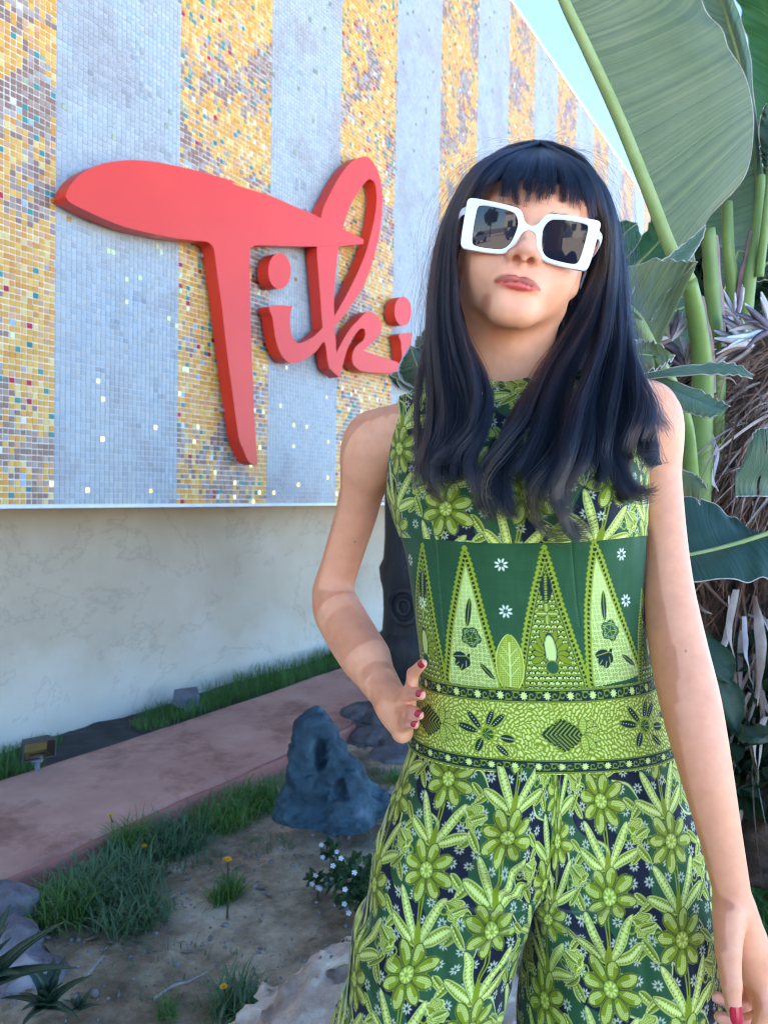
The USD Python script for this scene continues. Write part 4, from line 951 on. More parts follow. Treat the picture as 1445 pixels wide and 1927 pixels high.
def strips(n, region, L, W, direction, seed, droop=.4, seg=7):
    q = np.random.default_rng(seed); V = []
    for k in range(n):
        x0, x1, y0, y1, d0, d1 = region
        a = P(q.uniform(x0, x1), q.uniform(y0, y1), q.uniform(d0, d1))
        dr = np.asarray(direction, float) + q.normal(0, .35, 3); dr /= np.linalg.norm(dr)
        l = L * q.uniform(.5, 1.3); w = W * q.uniform(.4, 1.5); sd = np.cross(dr, q.normal(0, 1, 3)); sd /= np.linalg.norm(sd)
        tw = q.normal(0, 1.2); bend = q.normal(0, .25, 3) * l; rows = []
        for s in range(seg + 1):
            f = s / seg; c = a + dr * l * f + bend * f * f - Z0 * droop * l * f * f
            ww = w * (1 - f) ** .6 * (.5 + .5 * min(1, f * 5)) + .0004; sn = sd * math.cos(tw * f) + np.cross(dr, sd) * math.sin(tw * f)
            rows += [c - sn * ww / 2, c + np.cross(sn, dr) * ww * .18, c + sn * ww / 2]
        V.append(rows)
    F = []
    for s in range(seg):
        for j in (0, 1): F += [[3 * s + j, 3 * s + j + 1, 3 * s + j + 4], [3 * s + j, 3 * s + j + 4, 3 * s + j + 3]]
    return flat_mesh(np.array(V), np.array(F))
obj('fibres', [strips(760, (1330, 1520, 640, 900, 1.80, 2.0), .16, .006, (-.75, -.2, -.5), 1, .5), strips(240, (1380, 1500, 900, 1250, 1.88, 2.0), .16, .007, (-.3, -.2, -1), 2), strips(120, (1300, 1370, 820, 1250, 1.92, 2.05), .12, .007, (.1, -.2, -1), 6)], dead_b, trunk, kind='stuff')
obj('fibres', [strips(130, (1385, 1520, 700, 900, 1.78, 1.95), .17, .008, (-.8, -.2, -.4), 3, .5), strips(60, (1390, 1500, 1130, 1330, 1.75, 1.95), .2, .016, (-.15, -.2, -1), 4)], dead_m, trunk, kind='stuff')
# large hanging dead leaves, one by one
for k, (pts, w) in enumerate((([(1385, 1110, 1.72), (1372, 1180, 1.70), (1380, 1240, 1.69), (1384, 1300, 1.69)], .030), ([(1372, 1120, 1.75), (1366, 1200, 1.74), (1352, 1230, 1.74)], .020), ([(1420, 1120, 1.74), (1432, 1220, 1.72), (1425, 1330, 1.72)], .026), ([(1400, 1160, 1.76), (1405, 1240, 1.74), (1416, 1290, 1.73)], .018), ([(1298, 1100, 1.60), (1318, 1140, 1.56), (1340, 1155, 1.55)], .016), ([(1330, 800, 1.80), (1345, 850, 1.78), (1338, 900, 1.78), (1352, 925, 1.78)], .020), ([(1440, 1350, 1.72), (1420, 1400, 1.70), (1428, 1470, 1.70)], .022), ([(1318, 1340, 1.80), (1326, 1420, 1.78), (1322, 1500, 1.78)], .020))):
    c = catmull(PA(np.array(pts, float)), 16); f = np.linspace(0, 1, 16)
    ww = w * np.sin(np.clip(f * .86 + .12, 0, 1) * PI) ** .7 + .001
    sd = RIGHT[None] * np.cos(f * 2.2 + k)[:, None] * .9 + _F[None] * np.sin(f * 2.2 + k)[:, None] * .6
    V = np.stack([c - sd * ww[:, None] / 2, c - _F * (ww * .22)[:, None], c + sd * ww[:, None] / 2], 1)
    V = V + (meshkit.noise(V * 40, 5)[..., None] - .5) * .006
    obj('dead_leaf', TM(V.reshape(-1, 3), grid_faces(3, 16)), dead_m if k % 2 == 0 else dead_w, trunk, smooth=True)
# dry flower heads: fans of stiff pointed bracts
def flower_head(cx, cy, d, n, L, a0, a1, lab, seed, fresh=False):
    q = np.random.default_rng(seed); t = part('flower_head', lab)
    c = P(cx, cy, d)
    for k in range(n):
        an = a0 + (a1 - a0) * (k + q.uniform(-.3, .3)) / max(n - 1, 1); l = L * q.uniform(.65, 1.15)
        dr = RIGHT * math.cos(an) + UP * math.sin(an) - _F * q.uniform(-.1, .5); dr /= np.linalg.norm(dr)
        cv = catmull([c, c + dr * l * .5 + UP * .006 * q.normal(), c + dr * l - Z0 * l * .10], 10)
        o = trimesh.creation.cylinder(1, 1, sections=6)
        f = np.linspace(0, 1, 10); w = l * .085 * (np.sin(np.clip(f * .75 + .22, 0, 1) * PI) ** .8) + .0006
        sd = np.cross(dr, _F + q.normal(0, .4, 3)); sd /= np.linalg.norm(sd); nn = np.cross(sd, dr)
        V = np.stack([cv - sd * w[:, None], cv - nn * (w * .45)[:, None], cv + sd * w[:, None], cv + nn * (w * .25)[:, None]], 1)
        s = q.random()
        m = (white_bract if s < .55 else blue_bract if s < .62 else dead_w if s < .8 else purple_bract) if fresh else (dead_w if s < .42 else dead_m if s < .75 else purple_bract)
        obj('bract', TM(V.reshape(-1, 3), grid_faces(4, 10, wrap=True)), m, t, smooth=True)
white_bract = mat('white_bract', (0.62, 0.66, 0.60), 0.4, spec=0.4); blue_bract = mat('blue_bract', srgb(120, 150, 196), 0.4); purple_bract = noisy('purple_bract', (0.045, 0.030, 0.038), (0.20, 0.14, 0.16), 20, 0.6)
flower_head(1452, 622, 1.66, 13, .095, 1.3, 3.6, 'bird of paradise flower head with white and bluish petals at the right edge', 1, True)
flower_head(1415, 652, 1.74, 20, .10, 2.1, 3.7, 'fan of dry purplish bracts below the white flower head', 2)
flower_head(1262, 640, 1.70, 24, .075, .9, 3.5, 'spiky dry pale flower head between the stalks', 3)
flower_head(1290, 690, 1.74, 18, .085, .6, 2.6, 'spiky dry flower head lower between the stalks', 4)
flower_head(1385, 600, 1.78, 10, .075, 1.4, 3.0, 'small dry flower head behind the purple sheathed stalk', 5)
bd = thing('shrub', 'dense dark foliage in the shade behind the big leaves and stalks', 'shrub'); tag(bd, kind='stuff')
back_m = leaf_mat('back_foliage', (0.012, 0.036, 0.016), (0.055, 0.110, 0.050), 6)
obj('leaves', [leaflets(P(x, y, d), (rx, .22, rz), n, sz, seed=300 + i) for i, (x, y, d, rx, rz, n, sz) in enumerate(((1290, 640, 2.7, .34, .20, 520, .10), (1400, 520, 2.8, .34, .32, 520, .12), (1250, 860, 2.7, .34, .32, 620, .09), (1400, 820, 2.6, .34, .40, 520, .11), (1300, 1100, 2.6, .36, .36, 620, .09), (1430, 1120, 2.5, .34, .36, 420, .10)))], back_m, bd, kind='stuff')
# low shaded undergrowth behind her arm and hip
ug = thing('undergrowth', 'dark leafy undergrowth low at the right in the shade', 'undergrowth', )
tag(ug, kind='stuff')
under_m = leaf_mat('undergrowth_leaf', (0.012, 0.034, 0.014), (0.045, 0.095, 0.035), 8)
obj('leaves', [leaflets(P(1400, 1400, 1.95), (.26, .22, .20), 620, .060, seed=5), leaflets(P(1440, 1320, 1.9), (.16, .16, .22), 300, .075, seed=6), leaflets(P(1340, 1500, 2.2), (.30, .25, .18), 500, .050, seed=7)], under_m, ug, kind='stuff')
for k, (pts, w, m) in enumerate((([(1345, 1260, 1.62), (1372, 1320, 1.60), (1390, 1390, 1.60)], .045, PL4), ([(1320, 1190, 1.66), (1350, 1250, 1.62), (1376, 1290, 1.60)], .05, PL3), ([(1400, 1360, 1.85), (1425, 1385, 1.52), (1450, 1395, 1.5)], .05, PL3))):
    t = pl(['dark leaf hanging low behind her forearm', 'green leaf low behind her elbow', 'small green leaf at the right edge above the grass'][k])
    c = np.array(pts, float); nrm_ = np.array([1, -.4, 0]) * (w * 650)
    leaf(t, pts, [tuple(p - nrm_ * s) for p, s in zip(c, (.2, 1, .05))], [tuple(p + nrm_ * s) for p, s in zip(c, (.2, 1, .05))], PL4, None, (.003, .0015), .008, 30, 10, .003, (), 31 + k, edge=False)
# broad-leaved plant behind her shoulder on the left
hp = thing('broad_leaf_plant', 'plant with glossy oval leaves edged in white, peeping out beside her hair', 'plant')
HG = palm_leaf_mat('glossy_leaf', (0.040, 0.105, 0.040), (0.060, 0.145, 0.055), (0.085, 0.18, 0.075), 0.15, 0.28)
for k, (a, b, w, d) in enumerate((((800, 735), (772, 652), 36, 1.22), ((790, 745), (764, 668), 30, 1.26), ((810, 700), (800, 622), 26, 1.24), ((775, 725), (732, 706), 15, 1.28), ((815, 750), (768, 742), 22, 1.24), ((806, 640), (786, 655), 15, 1.25))):
    a, b = np.array(a, float), np.array(b, float); dr = (b - a) / np.linalg.norm(b - a); n2 = np.array([-dr[1], dr[0]])
    mid = [(*(a + (b - a) * f), d - .03 * math.sin(f * PI)) for f in (0, .33, .66, 1)]
    le = [(*(a + (b - a) * f - n2 * w * s), d + .02) for f, s in ((0, .1), (.33, .95), (.66, .9), (1, .03))]
    ri = [(*(a + (b - a) * f + n2 * w * s), d + .015) for f, s in ((0, .1), (.33, .95), (.66, .9), (1, .03))]
    leaf(hp, mid, le, ri, HG if k != 1 else PL2, rib_d, (.0022, .001), .006, 30, 10, .002, (), 41 + k)
    for mm_ in (le, ri): obj('leaf_edge', tube(catmull(PA(np.array(mm_, float)), 24), .0016, 6), dead_w if k in (0, 3) else white_bract, hp, smooth=True)
stalk(hp, [(790, 745, 1.25), (800, 900, 1.30), (820, 1200, 1.40), (830, 1700, 1.5)], .006, .010, stalk_m)
# ------------------------------------------------------------------ the person's jumpsuit: shaped sheets, the print worked out in fabric coordinates
from scipy.interpolate import PchipInterpolator
from scipy.spatial import cKDTree
DM = 0.97
C_NAVY, C_GRN, C_DK = srgb(14, 18, 32), srgb(40, 80, 40), srgb(13, 40, 36)
C_YG, C_YG2, C_CR, C_LT = srgb(132, 143, 12), srgb(152, 163, 26), srgb(218, 222, 118), srgb(206, 216, 122)

def over(col, mask, c):
    m = np.clip(mask, 0, 1)[:, None]
    return col * (1 - m) + c * m
def soft(d, w): return np.clip(0.5 - d / w, 0, 1)       # 1 inside (d < 0)
def vesica(x, y, ax, ay, bx, by, w, bias=0.0):
    """About the distance to a pointed leaf from a to b with half-width w; also where along it and across it."""
    dx, dy = bx - ax, by - ay; L = np.hypot(dx, dy)
    t = ((x - ax) * dx + (y - ay) * dy) / (L * L); c = ((x - ax) * -dy + (y - ay) * dx) / L
    tt = np.clip(t, 0, 1)
    half = w * np.sqrt(np.maximum(4 * tt * (1 - tt), 0)) ** 1.15 * (1 + bias * (2 * tt - 1))
    d = np.where((t >= 0) & (t <= 1), np.abs(c) - half, np.hypot(np.minimum(np.abs(t), np.abs(t - 1)) * L, c))
    return d, t, c, half
def dotrow(t, c, L, n, c0, r, stretch=1.0):
    """A row of n dots along a leaf at offset c0."""
    p = t * L; step = L / n
    q = (p / step - np.floor(p / step) - 0.5) * step / stretch
    return np.hypot(q, c - c0) - r
def ngon(x, y, n, r, rot=0.0):
    a = np.arctan2(y, x) + rot
    seg = 2 * PI / n
    a = (a + seg / 2) % seg - seg / 2
    return np.hypot(x, y) * np.cos(a) - r
def daisy(x, y, r, n=8, rot=0.0):
    rr = np.hypot(x, y); a = np.arctan2(y, x) + rot
    seg = 2 * PI / n; al = (a + seg / 2) % seg - seg / 2
    return np.where((rr > r * 0.30), np.hypot((rr - r * 0.66) / 1.0 * 0.45, rr * np.sin(al)) - r * 0.155, rr - r * 0.0)

def floral(u, v, shift=0.0):
    """The allover batik: flowers over leaf fans in half-drop columns, butterflies and daisies on navy and green. u, v in metres of fabric."""
    CW, CH = 0.086, 0.104
    AA = 0.0009 / CH
    X, Y = u / CH, v / CH
    cw = CW / CH
    Y = Y + 0.03 * np.sin(X * 2.3 + 1)
    # ground: slanting navy and green patches with pale slivers along their edges
    g = np.sin((X * 2.6 + Y * 1.9) * 2.2 + 0.8 * np.sin(Y * 5.3)) + 0.7 * np.sin((X * 2.9 - Y * 1.7) * 2.1 + 1.3)
    col = np.where((g > 0.1)[:, None], C_NAVY, C_GRN)
    col = over(col, soft(np.abs(g - 0.1) - 0.05, 0.08) * (np.sin(X * 9 + Y * 5) > 0.45), C_CR)
    # small daisies on a jittered grid
    gs = 0.20
    gi, gj = np.floor(X / gs), np.floor(Y / gs)
    hs = (np.sin(gi * 127.1 + gj * 311.7) * 43758.5453) % 1.0; hs2 = (np.sin(gi * 269.5 + gj * 183.3) * 43758.5453) % 1.0
    lx, ly = X / gs - gi - 0.36 - 0.28 * hs, Y / gs - gj - 0.36 - 0.28 * hs2
    col = over(col, soft(daisy(lx * gs, ly * gs, 0.054, 8, hs * 3), AA * 1.2), srgb(204, 206, 164))
    for par in (0, 1):
        k = np.round((X - par * cw) / (2 * cw))
        x = X - par * cw - k * 2 * cw
        yy = Y + par * 0.5 + k * 0.07 + shift
        # butterflies half way between columns
        for sx, oy in ((-1, 0.18), (1, 0.62)):
            y = yy - oy; y = y - np.round(y)
            bx, by = (x - sx * cw * 0.52) * sx * 1.2, y * 1.2
            ca, sa = math.cos(0.5), math.sin(0.5)
            bx, by = bx * ca - by * sa, bx * sa + by * ca
            w1 = np.hypot((bx + 0.015) / 0.105, (by - 0.075) / 0.075) - 1 + 0.16 * np.cos(5 * np.arctan2(by - 0.07, bx))
            w2 = np.hypot((bx + 0.03) / 0.078, (by + 0.05) / 0.066) - 1 + 0.18 * np.cos(5 * np.arctan2(by + 0.05, bx + 0.03))
            wd = np.minimum(w1, w2) * 0.08
            col = over(col, soft(wd - 0.012, AA * 1.5), C_CR)
            col = over(col, soft(wd, AA * 1.5), C_YG)
            vein = np.abs(np.sin(np.arctan2(by, bx - 0.1) * 9)) - 0.2
            col = over(col, soft(vein * 0.06, AA * 2) * (wd < -0.012) * (np.hypot(bx - 0.1, by) < 0.11), C_NAVY)
            dd = np.hypot(((bx * 38) % 1) - 0.5, ((by * 38) % 1) - 0.5) - 0.30
            col = over(col, soft(dd * 0.03, AA * 2) * (wd < -0.014) * (np.hypot(bx - 0.1, by) > 0.11), C_CR)
            ant = np.abs(np.hypot(bx - 0.155, by - 0.015) - 0.05) - 0.009
            col = over(col, soft(ant, AA * 1.5) * (bx > 0.11), C_YG2)
        y = (yy - np.round(yy)) * 1.10; xs0 = x; x = x * 1.10          # flower centre at y = 0
        rr, an = np.hypot(x, y), np.arctan2(y, x)
        # crosshatched heart of the flower
        hat = (np.abs(np.sin((x + y) * 100)) < 0.35) | (np.abs(np.sin((x - y) * 100)) < 0.35)
        fz = rr - 0.275 - 0.045 * np.cos(8 * an + 1.6)
        col = over(col, soft(fz - 0.009, AA * 1.5), C_YG2)
        col = over(col, soft(fz, AA * 1.5), np.where(hat[:, None], C_NAVY * 0.6 + C_DK * 0.4, C_GRN * 0.75))
        # loose sprigs between the columns
        for sx, oy, an0, ln in ((1, .42, .9, .26), (-1, .92, 2.2, .24), (1, .95, 2.4, .22), (-1, .40, .8, .24), (1, .68, -.5, .18), (-1, .16, 3.6, .18)):
            ys_ = yy - oy; ys_ = ys_ - np.round(ys_)
            x0_ = sx * cw * .50 / 1.1; ex, ey = math.cos(an0) * ln, math.sin(an0) * ln
            d, t, c, half = vesica(xs0, ys_, x0_ - ex / 2, -ey / 2, x0_ + ex / 2, ey / 2, .040, .1)
            col = over(col, soft(d - .012, AA * 1.5), C_NAVY); col = over(col, soft(d - .007, AA * 1.3), C_CR); col = over(col, soft(d, AA * 1.5), C_YG)
            col = over(col, soft(dotrow(t, c, ln, 7, .010, .0115), AA * 1.5) * (d < -.004), C_CR); col = over(col, soft(np.abs(c + .008) - .004, AA * 1.5) * (d < -.006), C_DK)
        # the leaf fan below
        yl = yy - 0.5 + 0.04; yl = yl - np.round(yl)
        for sx in (-1, 1):
            st = np.abs(x - sx * 0.022 * (1 + (yl - 0.2) * 2)) - 0.007
            col = over(col, soft(st, AA * 1.5) * (yl > -0.2) * (yl < 0.28), C_YG2)
        for (bx, by, w, kind) in ((0.42, 0.02, 0.052, 1), (0.31, 0.32, 0.044, 0)):
            for sx in (-1, 1):
                d, t, c, half = vesica(x * sx, yl, 0.0, -0.205, bx, by, w, 0.15)
                L = math.hypot(bx, by + 0.205)
                col = over(col, soft(d - 0.018, AA * 1.5), C_NAVY * 0.5 + C_GRN * 0.5)
                col = over(col, soft(d - 0.009, AA * 1.5), C_CR)
                col = over(col, soft(d, AA * 1.5), C_YG)
                if kind:
                    z = (t * 13 + np.abs(c) * 26) % 1
                    fe = np.abs(c + 0.004) - np.maximum(half * 0.72 * (0.40 + 0.60 * z), 0)
                    col = over(col, soft(fe, AA * 1.5) * (d < -0.006) * (t > 0.2) * (t < 0.97), C_CR)
                else:
                    col = over(col, soft(dotrow(t, c, L, 9, 0.0, 0.022, 1.7), AA * 1.5) * (t > 0.12) * (d < -0.004), C_CR)
                    for c0 in (-0.027, 0.027):
                        col = over(col, soft(dotrow(t, c, L, 15, c0, 0.0105), AA * 1.5) * (d < -0.006), C_CR)
        d, t, c, half = vesica(x, yl, 0.0, -0.31, 0.0, 0.02, 0.045)
        col = over(col, soft(d, AA * 1.5), C_YG)
        # eight petals
        seg = 2 * PI / 8
        kk = np.floor((an + PI / 8 + 0.2) / seg)
        al = an + 0.2 - kk * seg
        px_, py_ = rr * np.cos(al), rr * np.sin(al)
        wob = 1 + 0.08 * np.sin(kk * 2.4 + par)
        d, t, c, half = vesica(px_, py_, 0.088, 0.0, 0.350 * wob, 0.0, 0.066, 0.22)
        col = over(col, soft(d - 0.016, AA * 1.5), C_YG2)
        col = over(col, soft(d - 0.011, AA * 1.3), C_NAVY)
        col = over(col, soft(d, AA * 1.5), C_YG)
        sgn = np.where(kk % 2 == 0, 1.0, -1.0)
        cc = c * sgn
        q1 = np.hypot(((t * 11 + np.round(cc / 0.021) * 0.5) % 1) - 0.5, (cc / 0.021) - np.round(cc / 0.021)) - 0.38
        col = over(col, soft(q1 * 0.021, AA * 1.6) * (d < -0.011) * ((cc > -0.012) | (t > 0.72)) * (t > 0.22), C_CR)
        # the octagon with its little flower
        col = over(col, soft(ngon(x, y, 8, 0.094), AA * 1.5), C_NAVY * 0.4 + C_GRN * 0.6)
        col = over(col, soft(ngon(x, y, 8, 0.086), AA * 1.5), C_YG2)
        col = over(col, soft(daisy(x, y, 0.080, 8), AA * 1.5), C_CR)
    return col

# sections: left and right silhouette points (photograph pixels at depth DM) and half-depths, from belt to shoulder
LEV = np.array([
    # Lx, Ly, Rx, Ry, b, depth of the middle
    (757, 1452, 1270, 1436, .112, .970), (775, 1393, 1262, 1391, .106, .970), (786, 1330, 1240, 1326, .099, .970), (795, 1262, 1219, 1257, .096, .970), (783, 1150, 1204, 1150, .094, .970),
    (767, 1045, 1202, 1040, .099, .970), (757, 1010, 1203, 1005, .104, .970), (740, 960, 1203, 950, .111, .970), (733, 922, 1204, 890, .113, .970),
    (736, 870, 1203, 830, .106, .972), (742, 820, 1198, 770, .092, .976), (750, 775, 1190, 725, .069, .982), (757, 745, 1180, 695, .046, .985)], float)
LEVL = PA(np.stack([LEV[:, 0], LEV[:, 1], LEV[:, 5]], 1)); LEVR = PA(np.stack([LEV[:, 2], LEV[:, 3], LEV[:, 5]], 1))
_k = np.arange(len(LEV), dtype=float)
secL, secR, secB = PchipInterpolator(_k, LEVL), PchipInterpolator(_k, LEVR), PchipInterpolator(_k, LEV[:, 4])
K_BELT0, K_BELT1, K_SEAM, K_TOP = 1.0, 3.0, 6.0, 12.0

def bust(x, z):
    o = 0
    for cx in (-0.078, 0.080):
        o = o + 0.026 * np.exp(-(((x - cx - 0.165) / 0.062) ** 2 + ((z - 1.195) / 0.062) ** 2))
    return o
def torso_pt(k, th, out=0.0):
    """Point of the torso's section k (0..12) at angle th (0 = front, -pi/2 = image left)."""
    L, R, b = secL(k), secR(k), secB(k)
    c = (L + R) / 2; h = (R - L) / 2; a = np.linalg.norm(h, axis=-1)
    s, co = np.sin(th), np.cos(th)
    e = 0.86
    sx = np.sign(s) * np.abs(s) ** e
    cy = np.sign(co) * np.abs(co) ** 0.92
    p = c + h * (1 + out / a)[..., None] * sx[..., None]
    y = -(b + out) * cy
    p = p + np.stack([0 * y, y, 0 * y], -1)
    bu = bust(p[..., 0], p[..., 2]) * np.clip(co, 0, 1) ** 0.5
    p[..., 1] -= bu
    return p

def fabric_noise(p, amp, sc, seed):
    return (meshkit.fbm(p * np.array(sc), 3, seed) - 0.5) * 2 * amp

cotton = tinted('printed_cotton', 0.78, 0.25, extra={'tc': ('texture_coordinate', {}), 'w': ('noise_texture', {'scale': 900, 'detail': 2}), 'b': ('bump', {'strength': 0.12, 'distance': 0.0006})},
                elinks=[('tc.object', 'w.vector'), ('w.fac', 'b.height'), ('b.normal', 'p.normal')], sheen_weight=0.12, sheen_roughness=0.5)

person = thing('person', 'woman in white sunglasses and a green batik print jumpsuit, hand on her hip', 'person')
PP = '/World/person'
suit = tag(UsdGeom.Xform.Define(stage, PP + '/jumpsuit').GetPrim(), 'sleeveless green batik print jumpsuit')
SUIT = PP + '/jumpsuit'

def torso_sheet(kfun0, kfun1, nu, nv, out, fold=0.0, front=True):
    """Grid of fabric between two boundary functions of the angle; returns points (nv, nu, 3), angles, k values."""
    lim = PI / 2 + 0.12
    th = np.linspace(-lim, lim, nu) if front else np.linspace(lim - 0.02, 2 * PI - lim + 0.02, nu)
    w = np.linspace(0, 1, nv)[:, None]
    k = kfun0(th)[None] * (1 - w) + kfun1(th)[None] * w
    TH = np.broadcast_to(th[None], k.shape)
    p = torso_pt(k.ravel(), TH.ravel(), out)
    return p, TH.ravel(), k.ravel()
def arclen(p, nu, nv):
    g = p.reshape(nv, nu, 3)
    du = np.linalg.norm(np.diff(g, axis=1), axis=2); u = np.concatenate([np.zeros((nv, 1)), np.cumsum(du, 1)], 1); u -= u[:, nu // 2:nu // 2 + 1]
    return u.ravel()

def kseam(th): return K_SEAM - 0.10 * np.cos(th * 3.2 + 0.25) * np.cos(th)
def const(k): return lambda th: np.full(np.shape(th), k)

# ---- bodice
nu, nv = 560, 430
p, TH, K = torso_sheet(kseam, const(K_TOP), nu, nv, 0.004)
u = arclen(p, nu, nv)
fn = fabric_noise(p, 0.0060, (14, 14, 9), 3) + fabric_noise(p, 0.0030, (40, 40, 22), 4)
p[:, 1] -= fn * np.cos(TH)
ang = 0.30
cb = floral((u + 0.02) * math.cos(ang) - p[:, 2] * math.sin(ang), (u + 0.02) * math.sin(ang) + p[:, 2] * math.cos(ang), 0.1)
obj('bodice', up(TM(p, grid_faces(nu, nv))) if False else TM(p, grid_faces(nu, nv)), cotton, SUIT, smooth=True, tint=cb)
pb, THb, Kb = torso_sheet(kseam, const(K_TOP), 90, 70, 0.004, front=False)
ub = arclen(pb, 90, 70)
obj('bodice_back', TM(pb, grid_faces(90, 70)), cotton, SUIT, smooth=True, tint=floral(ub, pb[:, 2]))

# ---- midriff panel with the row of tall triangles
nu, nv = 560, 300
p, TH, K = torso_sheet(const(K_BELT1), kseam, nu, nv, 0.0025)
u = arclen(p, nu, nv)
fold = 0.003 * np.sin(u * 120 + p[:, 2] * 22) * np.exp(-((u - 0.16) / 0.05) ** 2) + fabric_noise(p, 0.0050, (12, 12, 26), 13) + fabric_noise(p, 0.0030, (34, 34, 12), 14)
p[:, 1] -= fold * np.cos(TH)
pxm = to_px(p)
tree = cKDTree(pxm[:, :2]); UV = np.stack([u, p[:, 2]], 1)
def fab(pts):
    """Fabric coordinates of the spots seen at these pixels."""
    return UV[tree.query(np.asarray(pts, float))[1]]
def local(x, y, base, apex):
    """Coordinates with the apex at (0, 1), the middle of the base at the origin, in metres across."""
    b, a = np.asarray(base), np.asarray(apex); d = a - b; L = np.linalg.norm(d); e = d / L; n = np.array([e[1], -e[0]])
    q = np.stack([x, y], 1) - b
    return q @ n, (q @ e) / L, L
def scales(x, y, s):
    r = np.floor(y / s); xx = x + (r % 2) * s * 0.6; fx = (xx / (s * 1.2)) % 1 - 0.5; fy = (y / s) % 1
    return np.hypot(fx * 1.2, fy - 0.0), fx, fy
x, y = u, p[:, 2]
cm = np.broadcast_to(C_GRN * 1.02, (len(x), 3)).copy()
weave = 1 + 0.10 * (meshkit.noise(np.stack([x * 900, y * 60, 0 * x], 1), 3) - 0.5) + 0.10 * (meshkit.noise(np.stack([x * 50, y * 900, 0 * x], 1), 4) - 0.5)
cm = cm * weave[:, None]
AAm = 0.0007
